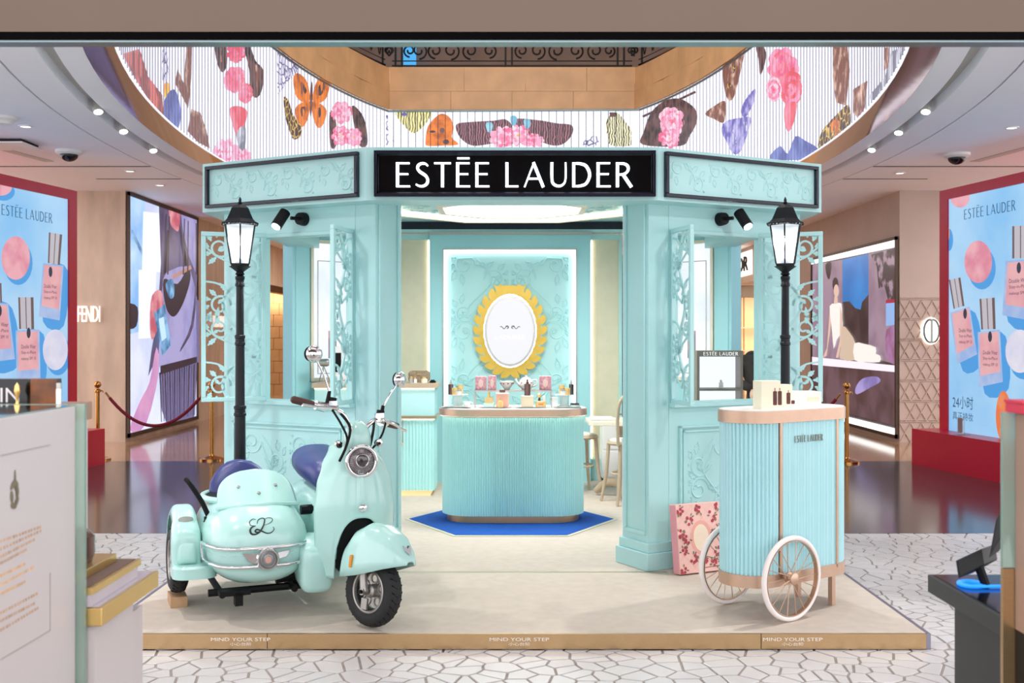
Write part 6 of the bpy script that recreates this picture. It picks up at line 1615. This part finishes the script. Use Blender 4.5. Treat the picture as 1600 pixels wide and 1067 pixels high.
L = [('print_ground', [(1200, 300), (1420, 300), (1420, 720), (1200, 720)], dkb, 0), ('print_wall', zb and zp([(-80, 150), (125, 115), (125, 625), (-80, 610)]), mau, 0), ('print_sky', zp([(125, 115), (258, 85), (258, 380), (125, 340)]), S_('rest_blue', '#1f6fb8', .95, '#2b83cc', 1), 0), ('print_tree', zp([(125, 330), (160, 325), (190, 360), (215, 380), (225, 330), (258, 290), (258, 600), (125, 560)]), dkb, 0), ('print_wall', zp([(258, 85), (420, 48), (420, 650), (258, 605)]), mau, 0),
     ('print_ivy', zp([(270, 90), (420, 48), (420, 330), (360, 330), (340, 250), (310, 260), (300, 150)]), S_('rest_ivy', '#3a3038', .85, '#a48a9c', 5, lo=.5, hi=.6), 0), ('print_ivy', zp([(40, 140), (70, 130), (62, 210), (48, 200)]), dkb, 3),
     ('print_ledge', zp([(-80, 600), (420, 652), (420, 685), (-80, 640)]), S_('rest_white', '#efe6f2', 1.), 0), ('print_water', zp([(-80, 640), (420, 685), (420, 960), (-80, 830)]), S_('rest_water', '#4a3438', .8, '#6d5460', 1.2), 0), ('print_reflection', zp([(195, 760), (230, 715), (300, 705), (320, 730), (270, 760), (200, 795)]), S_('rest_lilac', '#a89ad6', .9, '#7f72b0', 2), 3),
     ('print_hair', ellipse(1280 + 92 / 3.23, 370 + 240 / 3.23, 4.6, 11, 18), dkb, 0), ('print_face', ellipse(1280 + 97 / 3.23, 370 + 272 / 3.23, 4, 10, 18), skn, 0), ('print_neck', zp([(88, 300), (102, 300), (106, 345), (84, 345)]), skn, 0), ('print_arm', zp([(66, 345), (78, 350), (66, 480), (48, 600), (28, 612), (50, 560)]), skn, 0), ('print_top', zp([(64, 350), (95, 338), (124, 336), (128, 400), (130, 470), (100, 520), (85, 565), (76, 470)]), S_('rest_cream', '#f2ece6', .95), 2), ('print_arm', zp([(118, 345), (130, 400), (128, 520), (108, 610), (96, 610), (116, 520)]), skn, 0), ('print_skirt', zp([(128, 450), (165, 480), (198, 540), (195, 622), (118, 615), (122, 560)]), S_('rest_beige', '#d3bba6', .9), 2), ('print_legs', zp([(190, 538), (240, 540), (300, 558), (300, 590), (322, 600), (320, 632), (250, 632), (192, 622)]), S_('rest_cream', '#f2ece6', .95), 2),
     ('print_parcel', zp([(352, 325), (420, 320), (420, 440), (352, 450)]), S_('rest_parcel', '#8fb4ea', .9), 0), ('print_parcel_band', zp([(352, 318), (420, 312), (420, 330), (352, 336)]), S_('rest_band', '#b02040', .8), 0), ('print_cushion', zp([(355, 470), (420, 470), (420, 640), (360, 610)]), S_('rest_rose', '#8a4a68', .8, '#b080b0', 2), 3),
     ('light_strip', zp([(-80, 130), (420, 10), (420, 48), (-80, 150)]), S_('strip_white', '#ffffff', 1.6), 0), ('light_strip', zp([(-80, 850), (420, 972), (420, 1004), (-80, 885)]), S_('strip_white', '#ffffff', 1.6), 0)]
wall_poster('figure_light_box', 'lit poster of a seated woman in white on the right wall', 1, L, BRZF, (16.02, 20.6, .05, 3.03))

# ================================================================== shop signs
LETW = mat('sign_white_lit', '#ffffff', .4, emit=.45, ecol='#fff8ee')
def wall_sign(name, label, s, fn, w, h, depth=.03, m=LETW, glow=None):
    o = fn(w / 2, 0, 0); t = thing(name, label, 'sign', o)
    vs, fs = text_mesh(s); a = text_part(s, fn, w, h, m, t, .0); solid(a, depth, 1.)
    return t
wall_sign('brand_sign', 'white raised FENDI lettering on the tan stone pier beside the left screen', 'FENDI', frame_fn((X(122, 16.0), 16.0, Z(503, 16.0)), (1, 0, 0), (0, 0, 1), (0, -1, 0)), X(157, 16.0) - X(122, 16.0), Z(478, 16) - Z(503, 16))
dA, dB = WX * FPX / (800 - 329), WX * FPX / (800 - 346)
wall_sign('brand_sign', 'white raised FENDI lettering on the left wall, seen through the shutter fretwork', 'FENDI', frame_fn((-WX + .04, dA, Z(511, dA)), (0, 1, 0), (0, 0, 1), (1, 0, 0)), dB - dA, .22)
ds = 26.0
t = wall_sign('brand_sign', 'black raised DIOR lettering glowing over the shop entrance on the right wall', 'DIOR', frame_fn((WX - .05, 28.0, 3.12), (0, -1, 0), (0, 0, 1), (-1, 0, 0)), 2.0, .36, .03, mat('sign_black', '#1a1614', .5))
part('glow_panel', MB().box(WX - .02, WX - .001, 25.8, 28.2, 3.02, 3.6), mat('sign_glow', '#ffffff', .5, emit=1.6, ecol='#fff6ea'), t, smooth=False)
# round monogram emblem on the right pier
ed = 15.97; ex, ez = X(1454, ed), Z(517, ed)
t = thing('wall_emblem', 'backlit oval metal monogram emblem on the quilted right pier', 'emblem', (ex, ed, ez - .18))
f = frame_fn((ex, ed, ez), (1, 0, 0), (0, 0, 1), (0, -1, 0))
EM = mat('emblem_metal', '#7b7c7a', .3, metal=.8)
for s in (-1, 1):
    part('letter', MB().tube([f(s * (.02 + .09 * cos(a)), .165 * sin(a), .04) for a in [radians(-100 + 200 * i / 20) for i in range(21)]], .016, 8), EM, t)
part('stem', MB().box(ex - .012, ex + .012, ed - .055, ed - .025, ez - .16, ez + .16), EM, t, smooth=False)
part('glow_plate', MB().flat(ellipse(0, 0, .15, .2, 28), f, .004), mat('emblem_glow', '#ffffff', .5, emit=2.2, ecol='#fffaf0'), t, smooth=False)

# ================================================================== shop interiors at the corridor ends
WARM = mat('warm_lit_cladding', '#f0cda0', .5, emit=.55, ecol='#ffd3a0', var=.04); COPPER = mat('copper_tube', '#c9925a', .3, metal=.9)
t = thing('boutique_shelving', 'warm lit boutique wall with copper shelves behind the right window', 'shelving', (6.1, 28.9, 0))
part('back_panel', MB().box(5.72, 7.2, 28.93, 28.98, 0, 2.84), WARM, t, smooth=False)
for z in (.7, 1.15, 1.75): part('shelf', MB().box(5.72, 7.0, 28.6, 28.93, z, z + .03), mat('glass_shelf', '#f3dcbc', .2, emit=.3, ecol='#ffe0b8'), t, smooth=False)
for x in (6.02, 6.1, 6.6): part('post', MB().tube([(x, 28.62, 0), (x, 28.62, 2.8)], .018, 8), COPPER, t)
part('pelmet', MB().box(5.7, 7.2, 28.2, 28.4, 2.55, 2.84), mat('brown_pelmet', '#5b4638', .5), t, smooth=False)
for x, z, w, h, c, lab in ((5.82, 1.78, .2, .32, '#efe2c8', 'white'), (5.78, 1.18, .1, .2, '#8a6a4c', 'brown'), (5.9, 1.18, .12, .22, '#d1a878', 'tan')):
    b = thing('handbag', 'small %s handbag on the copper boutique shelves' % lab, 'handbag', (x, 28.75, z), 0, 'handbags on boutique shelves')
    part('bag', MB().loft([[(x + a * w / 2 * k, 28.75 + bb * .05, z + hh) for a, bb in ((-1, -1), (1, -1), (1, 1), (-1, 1))] for k, hh in ((1, 0), (.95, h * .5), (.8, h * .7))]), mat('bag_leather_' + lab, c, .5), b, smooth=False)
    part('handle', MB().tube([(x + w * .25 * cos(a), 28.75, z + h * .7 + h * .3 * sin(a)) for a in [pi * i / 10 for i in range(11)]], .008, 6), MATS['bag_leather_' + lab], b)
area('boutique_light', (6.3, 27.5, 2.8), (6.2, 28.9, 1.2), 1, 1, 30, (1, .85, .65))
TILE = mat('bronze_tile', '#a9815c', .3, metal=.4, var=.1, scale=4, emit=.12, ecol='#e0a870')
t = thing('bronze_shopfront', 'bronze tiled shop entrance wall seen through the left window', 'shopfront', (-6.2, 28.3, 0))
part('backing', MB().box(-7.2, -5.72, 28.34, 28.39, 0, 2.75), BRONZE, t, smooth=False)
R = random.Random(6)
for i in range(9):
    for k in range(5):
        x0 = -7.1 + k * .3 + (.15 if i % 2 else 0); part('tile', MB().box(x0, min(x0 + .29, -5.72), 28.34 - R.uniform(.01, .05), 28.34, i * .3, i * .3 + .29), TILE, t, smooth=False)
part('frame', MB().box(-5.9, -5.7, 25.3, 28.4, 2.6, 2.76).box(-5.8, -5.7, 28.25, 28.4, 0, 2.6), BRONZE, t, smooth=False)
area('shopfront_light', (-6.4, 27.2, 2.6), (-6.3, 28.3, 1.6), .8, .8, 30, (1, .8, .55))

# ================================================================== stanchions and rope
BRS = mat('polished_brass', '#c08a4a', .15, metal=1., var=.03)
def stanchion(label, px, d):
    t = thing('rope_stanchion', label, 'stanchion', (X(px, d), d, 0), 0, 'brass rope stanchions'); q = q_(t)
    q('base', L_([(.16, 0), (.16, .02), (.12, .035), (.04, .055), (.03, .07)], seg=28), BRS); q('pole', L_([(.026, .06), (.026, .86)]), BRS); q('collar', L_([(.03, .85), (.045, .86), (.045, .88), (.024, .9)]), BRS); q('ball', MB().ell((0, 0, .95), (.045, .045, .045), 18, 12), BRS)
    q('hook', MB().tube([(.03, 0, .87), (.06, 0, .875), (.07, 0, .85)], .007, 6), BRS)
    return t
stanchion('brass rope stanchion beside the left red plinth', 152.5, 13.75); stanchion('brass rope stanchion below the left shutter', 331, 13.75); stanchion('brass rope stanchion right of the display cart', 1323, 13.45)
ROPE = mat('burgundy_velvet', '#7a0f26', .8, var=.1, scale=30)
a, b = Vector((X(152.5, 13.75) + .1, 13.75, .85)), Vector((X(331, 13.75) - .1, 13.75, .85))
t = thing('velvet_rope', 'burgundy velvet rope hanging between the two left stanchions', 'rope', ((a.x + b.x) / 2, 13.75, .45))
pts = [a.lerp(b, i / 24) - Vector((0, 0, .42 * (1 - (2 * i / 24 - 1) ** 2))) for i in range(25)]
part('rope', MB().tube(pts[1:-1], .021, 10), ROPE, t)
for p, q in ((pts[0], pts[1]), (pts[-1], pts[-2])): part('end_clip', MB().tube([p, q], .013, 8), BRS, t)
a = Vector((X(1323, 13.45) - .08, 13.45, .85)); t = thing('velvet_rope', 'burgundy velvet rope end hanging from the stanchion right of the cart', 'rope', (a.x - .3, 13.5, .3))
pts = [a + Vector((-.75 * k, .3 * k, -.55 * (1 - (1 - k) ** 2))) for k in [i / 16 for i in range(17)]]
part('rope', MB().tube(pts[1:], .021, 10), ROPE, t); part('end_clip', MB().tube(pts[:2], .013, 8), BRS, t)

# ================================================================== ceiling fixtures
def dome(label, px, py):
    d = (CZ - EYE) * FPX / (HZ - py); x = X(px, d)
    t = thing('dome_camera', label, 'camera', (x, d, CZ - .13), 0, 'dome cameras on the ceiling')
    part('housing', MB().lathe([(.15, 0), (.15, -.03), (.12, -.05)], (x, d, CZ), 24), WHITE, t); part('dome', MB().ell((x, d, CZ - .05), (.1, .1, .08), 20, 12), mat('smoked_dome', '#15151c', .08), t)
dome('black dome camera on the white ceiling left of the pavilion', 108, 235); dome('black dome camera on the white ceiling right of the pavilion', 1495, 240)
for px, py, lab in ((40, 197, 'near the smoke detector on the left'), (203, 267, 'behind the left dome camera'), (1581, 199, 'at the far right'), (1406, 270, 'behind the right dome camera'), (250, 289, 'close to the left wall')):
    d = (CZ - EYE) * FPX / (HZ - py); x = X(px, d)
    t = thing('ceiling_downlight', 'small recessed ceiling downlight %s' % lab, 'downlight', (x, d, CZ - .012), 0, 'recessed ceiling downlights')
    part('trim_ring', MB().lathe([(.05, 0), (.05, -.01), (.07, -.01), (.07, 0)], (x, d, CZ), 20, cap=False), WHITE, t); part('lamp', MB().lathe([(.05, -.004), (.001, -.005)], (x, d, CZ), 18), mat('downlight_lamp', '#fff6e8', .4, emit=2.), t)
d = (CZ - EYE) * FPX / (HZ - 183); x = X(6, d)
t = thing('smoke_detector', 'white smoke detector on the ceiling at far left', 'detector', (x, d, CZ - .07)); part('body', MB().lathe([(.13, 0), (.13, -.025), (.09, -.045), (.08, -.07), (.001, -.07)], (x, d, CZ), 22), WHITE, t); part('vent_ring', MB().lathe([(.1, -.028), (.1, -.04)], (x, d, CZ), 20, cap=False), GROOVE, t)
d = (CZ - EYE) * FPX / (HZ - 222); x = X(8, d)
t = thing('access_hatch', 'square white access hatch hanging slightly open at far left of the ceiling', 'hatch', (x, d, CZ - .05)); part('panel', MB().box(x - .3, x + .3, d - .25, d + .25, CZ - .05, CZ - .035), WHITE, t, smooth=False); part('frame', MB().box(x - .27, x + .27, d - .22, d + .22, CZ - .035, CZ), SLOT, t, smooth=False)
def groove_x(d, sd): return sd * (HW + .51) * sqrt(1 - ((d - CY) / (HD + .51)) ** 2)
for sd, py, lab in ((-1, 172, 'nearest on the left'), (-1, 203, 'second on the left'), (-1, 233, 'farthest on the left'), (1, 172, 'nearest on the right'), (1, 205, 'second on the right'), (1, 232, 'farthest on the right')):
    d = (CZ - EYE) * FPX / (HZ - py); x = groove_x(d, sd); c = Vector((x, d, CZ + .09)); v = Vector((-sd * .25, -.35, -.9)).normalized()
    t = thing('track_spotlight', 'white track spotlight in the curved ceiling groove, %s' % lab, 'spotlight', (x, d, CZ - .05), 0, 'track spotlights in the ceiling groove')
    part('head', MB().tube([c, c + v * .13], .045, 16), GROOVE, t); part('lens', MB().tube([c + v * .131, c + v * .134], .04, 16), mat('track_lens', '#ffffff', .4, emit=6., ecol='#fff8ee'), t)

# ================================================================== person in black behind the right window
def person():
    px_, py_ = 2.27, 9.8
    t = thing('person', 'person in black clothes bending forward with back turned behind the right window', 'person', (px_, py_, 0))
    V = [(0, 0, .93), (0, .06, 1.08), (0, .16, 1.22), (0, .28, 1.32), (0, .36, 1.35),      # 0-4 pelvis..neck
         (.16, .28, 1.31), (.24, .18, 1.12), (.17, .02, 1.0), (-.16, .28, 1.34), (-.25, .1, 1.16), (-.14, -.1, 1.1),   # arms 5-10
         (.1, 0, .88), (.11, -.01, .48), (.11, .02, .1), (.12, -.1 + .16, .04), (-.1, 0, .88), (-.11, -.01, .48), (-.11, .02, .1), (-.12, .06, .04)]
    Rr = [.16, .145, .16, .15, .06, .075, .055, .038, .075, .055, .038, .1, .07, .05, .045, .1, .07, .05, .045]
    Ed = [(0, 1), (1, 2), (2, 3), (3, 4), (3, 5), (5, 6), (6, 7), (3, 8), (8, 9), (9, 10), (0, 11), (11, 12), (12, 13), (13, 14), (0, 15), (15, 16), (16, 17), (17, 18)]
    me = bpy.data.meshes.new('body'); me.from_pydata(V, Ed, []); o = bpy.data.objects.new('body', me); col.objects.link(o); o.parent = t
    me.materials.append(mat('black_cloth', '#2b2523', .85, var=.2, scale=25, bump=.2))
    m = o.modifiers.new('skin', 'SKIN'); m.use_smooth_shade = True
    for i, r in enumerate(Rr): me.skin_vertices[0].data[i].radius = (r, r * .85); me.skin_vertices[0].data[i].use_root = (i == 0)
    o.modifiers.new('sub', 'SUBSURF').render_levels = 2
    SK = mat('skin_tone', '#dcb59c', .5, var=.04)
    q = lambda nm, mb, m_, par=t: part(nm, mb, m_, par, world=False)
    hd_ = q('head', MB().ell((0, .5, 1.30), (.075, .095, .11), 22, 16, Matrix.Rotation(radians(-50), 3, 'X')).tube([(0, .36, 1.34), (0, .45, 1.32)], .05, 12), SK)
    q('hair', MB().ell((0, .475, 1.325), (.085, .1, .112), 22, 16, Matrix.Rotation(radians(-50), 3, 'X')), mat('black_hair', '#14100e', .6, bump=.3, bscale=80), hd_)
    q('face', MB().ell((0, .585, 1.245), (.012, .016, .02), 10, 8).ell((-.028, .585, 1.28), (.012, .006, .007), 8, 6).ell((.028, .585, 1.28), (.012, .006, .007), 8, 6).ell((0, .57, 1.215), (.022, .008, .006), 10, 6).ell((-.078, .5, 1.29), (.01, .02, .028), 8, 6).ell((.078, .5, 1.29), (.01, .02, .028), 8, 6), SK, hd_)
    for (hx_, hy, hz), s in (((.17, .0, .985), 1), ((-.13, -.11, 1.09), -1)):
        h = MB().ell((hx_, hy, hz - .045), (.022, .036, .05), 14, 10)
        for k in range(4): h.tube([(hx_, hy - .026 + k * .0175, hz - .08), (hx_ - s * .008, hy - .028 + k * .0185, hz - .118 - .008 * (1 if k in (1, 2) else 0)), (hx_ - s * .022, hy - .027 + k * .018, hz - .142 - .01 * (1 if k in (1, 2) else 0))], [.0095, .009, .007], 8)
        h.tube([(hx_, hy + .03, hz - .03), (hx_ - s * .014, hy + .055, hz - .065), (hx_ - s * .022, hy + .058, hz - .092)], [.012, .0105, .008], 8)
        q('hand', h, SK)
    for s in (-1, 1): q('shoe', MB().ell((s * .115, .07, .035), (.045, .13, .035), 16, 10), BLACK)
person()

# ================================================================== FOREGROUND displays beside the viewer
PANELW = mat('white_acrylic_panel', '#c6bebe', .3, var=.01); GREENG = mat('green_edge_glass', '#bfdccb', .08, var=.1, scale=3, trans=.6)
t = thing('white_display_panel', 'white printed display block in the left foreground', 'display', (-1.02, 1.75, 0))
part('block', MB().box(-1.12, -.93, 1.1, 2.318, 0, 1.428), PANELW, t, smooth=False, bevel=.002)
part('mirror_edge', MB().box(-1.12, -.932, 1.1, 2.318, 1.4285, 1.431), MIRROR, t, smooth=False)
part('glass_end', MB().box(-1.12, -.912, 2.32, 2.332, .55, 1.432), GREENG, t, smooth=False)
f = frame_fn((-.93, 0, 0), (0, 1, 0), (0, 0, 1), (1, 0, 0))
def pp(px, py): d = .93 * FPX / (800 - px); return (d, Z(py, d))
INK = mat('faded_gold_ink', '#c3a184', .6, var=.3, scale=60); INKO = mat('orange_gold_ink', '#dcb184', .6, var=.3, scale=60)
fl_ = MB()
for a, b in (((0, 1031), (78, 985)), ((78, 985), (78, 895)), ((0, 712), (78, 695))): fl_.ribbon([pp(*a), pp(*b)], .002, f, .0004, .001)
part('frame_line', fl_, mat('rule_line', '#a89a98', .6), t, smooth=False)
for i, (x1, y0, y1, m_) in enumerate(((66, 846, 822, INK), (66, 858, 828, INK), (55, 870, 842, INK), (42, 880, 858, INK), (40, 900, 880, INKO), (55, 914, 884, INKO), (40, 928, 908, INKO), (60, 958, 926, INK), (55, 970, 942, INK), (62, 985, 948, INK))):
    a, b = pp(0, y0), pp(x1, y1); mb = MB(); n = 14
    for k in range(n):
        p, q = Vector(a).lerp(Vector(b), k / n), Vector(a).lerp(Vector(b), (k + .35 + .4 * ((k * 7 + i) % 5) / 5) / n); mb.ribbon([p, q], .0055, f, .0004, .001)
    part('print_line', mb, m_, t, smooth=False, kind='stuff')
fl_ = MB()
for k in range(7):
    a = k * 1.1; c = pp(22, 772); fl_.prism(ellipse(c[0] + .011 * cos(a), c[1] + .022 * sin(a), .006, .012, 10, a), f, .0004, .0011 + .0001 * k)
fl_.prism(ellipse(pp(23, 750)[0], pp(23, 750)[1], .004, .02, 10), f, .0004, .001)
part('flower_emblem', fl_, mat('bronze_print', '#6d6350', .5, var=.3, scale=80), t, smooth=False)
t = thing('white_pedestal', 'white pedestal block under the gold trays in the left foreground', 'pedestal', (-1.1, 2.46, 0))
part('block', MB().box(-1.09, -.9, 2.345, 2.585, 0, .953), PANELW, t, smooth=False); part('step_block', MB().box(-1.09, -.93, 2.586, 2.74, 0, .90), PANELW, t, smooth=False)
t = thing('gold_tray', 'large gold edged tray on the white pedestal in the left foreground', 'tray', (-1.08, 2.5, .954))
part('tray', MB().box(-1.095, -.88, 2.335, 2.71, .954, .993), GOLD, t, smooth=False, bevel=.002); part('inlay', MB().box(-1.085, -.89, 2.345, 2.70, .993, .9945), mat('lavender_inlay', '#b5aab2', .2), t, smooth=False)
t = thing('gold_tray', 'smaller gold rimmed tray with brown top stacked on the large gold tray', 'tray', (-1.1, 2.48, .995))
part('tray', MB().box(-1.095, -.905, 2.337, 2.63, .995, 1.022), mat('lavender_acrylic', '#bfb4bb', .2), t, smooth=False); part('rim', MB().box(-1.095, -.9, 2.335, 2.64, 1.022, 1.037), GOLD, t, smooth=False); part('top', MB().box(-1.09, -.91, 2.34, 2.63, 1.037, 1.0385), mat('brown_suede', '#6d564c', .8), t, smooth=False)
t = thing('gold_box', 'small gold based brown bottle on the stacked trays', 'bottle', (-1.0, 2.45, 1.039)); part('base', MB().box(-1.08, -.945, 2.36, 2.6, 1.039, 1.058), GOLD, t, smooth=False, bevel=.001); part('bottle', MB().lathe([(.03, 0), (.035, .02), (.035, .06), (.02, .075), (.012, .08)], (-.995, 2.5, 1.058), 18), mat('brown_glass_fg', '#5a3f38', .15, coat=.5), t)
t = thing('brown_counter', 'brown counter top behind the white display block in the left foreground', 'counter', (-1.4, 2.6, 0)); part('top', MB().box(-1.8, -1.1, 2.36, 2.85, 1.36, 1.405), mat('brown_counter_top', '#9b7a66', .35), t, smooth=False); part('body', MB().box(-1.78, -1.1, 2.42, 2.82, 0, 1.36), PANELW, t, smooth=False)
t = thing('counter_plaque', 'black plaque with white letters and amber picture on the brown counter', 'plaque', (-1.18, 2.6, 1.405)); z0, z1 = 1.405, Z(592, 2.6)
part('plate', MB().box(X(-30, 2.6), X(47, 2.6), 2.6, 2.63, z0, z1), BLACKGLOSS, t, smooth=False); part('amber_picture', MB().box(X(47.5, 2.6), X(88, 2.6), 2.6, 2.63, z0, z1), mat('amber_print', '#6b3a12', .3, var=.8, scale=14), t, smooth=False)
text_part('IN', frame_fn((X(1, 2.6), 2.6, z0 + .014), (1, 0, 0), (0, 0, 1), (0, -1, 0)), .045, .034, mat('plaque_letters', '#d9d6d8', .5), t, .001)
part('gold_figure', MB().lathe([(.008, 0), (.004, .01), (.003, .025), (.008, .04), (.006, .055), (.001, .062)], (X(24, 2.56), 2.57, z0), 10), GOLD, t)
t = thing('clear_vial', 'slim clear vial beside the black plaque on the brown counter', 'vial', (X(92, 2.6), 2.6, 1.405)); part('vial', MB().lathe([(.006, 0), (.006, .045), (.004, .05)], (X(91.5, 2.6), 2.6, 1.405), 12), PORC, t); part('cap', MB().lathe([(.006, .046), (.006, .06)], (X(91.5, 2.6), 2.6, 1.405), 12), STEEL, t)
# right side
BLKD = mat('charcoal_display', '#2c2c2d', .5, var=.04)
t = thing('black_podium', 'charcoal display podium with overhanging top in the right foreground', 'podium', (1.3, 2.5, 0))
part('top_slab', MB().box(1.1, 1.7, 2.27, 2.88, .90, .946), BLKD, t, smooth=False, bevel=.002); part('body', MB().box(1.135, 1.65, 2.27, 2.79, .12, .90), BLKD, t, smooth=False); part('foot', MB().box(1.16, 1.62, 2.27, 2.72, 0, .12), BLACK, t, smooth=False); part('gloss_top', MB().box(1.112, 1.69, 2.28, 2.868, .946, .9475), BLACKGLOSS, t, smooth=False)
BLUEL = mat('blue_led', '#1c7fff', .4, emit=1.0, ecol='#1f86ff')
t = thing('blue_light_ring', 'glowing blue light ring lying on the black podium', 'light', (1.18, 2.72, .948)); part('ring', torus((1.155, 2.74, .953), .028, .0055, 'z', 28, 8), BLUEL, t); part('bar', MB().tube([(1.155, 2.712, .953), (1.26, 2.712, .953)], .0045, 8), BLUEL, t)
def slab(label, poly, d, w, z=None):
    t = thing('tilted_display', label, 'display', P(poly[0][0], poly[0][1], d), 0, 'tilted black displays on the podium')
    k = [P(x, y, d) for x, y in poly]; off = Vector((.06, w, 0))
    part('panel', MB().corners([k[3], k[2], k[2] + off, k[3] + off, k[0], k[1], k[1] + off, k[0] + off]), BLKD, t, smooth=False, bevel=.002); c = sum(k, Vector()) / 4
    part('glossy_face', MB().corners([q + (c - q) * .15 + Vector((0, -.002, 0)) for q in (k[3], k[2])] + [q + (c - q) * .15 + Vector((0, .0, 0)) for q in (k[2], k[3])] + [q + (c - q) * .15 + Vector((0, -.002, 0)) for q in (k[0], k[1])] + [q + (c - q) * .15 for q in (k[1], k[0])]), BLKD, t, smooth=False)
    part('support', MB().tube([c + off * .5, Vector((c.x + .05, c.y + .02, .948))], .012, 8), BLACK, t)
slab('lower tilted charcoal display on the black podium', [(1493, 876), (1534, 857), (1538, 882), (1497, 904)], 2.7, .06); slab('upper steeply tilted charcoal display on the black podium', [(1556, 812), (1590, 748), (1592, 790), (1545, 872)], 2.62, .08)
t = thing('brown_display_panel', 'brown display block on a black base with green glass edge, right foreground', 'display', (1.12, 1.8, 0))
part('block', MB().box(1.036, 1.3, 1.2, 2.24, .975, 1.418), mat('brown_acrylic', '#9a7b6b', .3), t, smooth=False); part('base', MB().box(1.036, 1.3, 1.2, 2.24, 0, .975), BLACK, t, smooth=False)
part('glass_end', MB().box(1.012, 1.3, 2.242, 2.254, 1.10, 1.42), GREENG, t, smooth=False); part('brass_end', MB().box(1.012, 1.3, 2.242, 2.254, .3, 1.098), BRASS, t, smooth=False)
t = thing('red_gift_box', 'small red box on top of the brown display block', 'box', (1.06, 2.2, 1.42)); part('carton', MB().box(1.02, 1.09, 2.17, 2.25, 1.421, 1.441), RED, t, bevel=.001); part('lid', MB().box(1.018, 1.092, 2.168, 2.252, 1.441, 1.447), RED, t, bevel=.001)
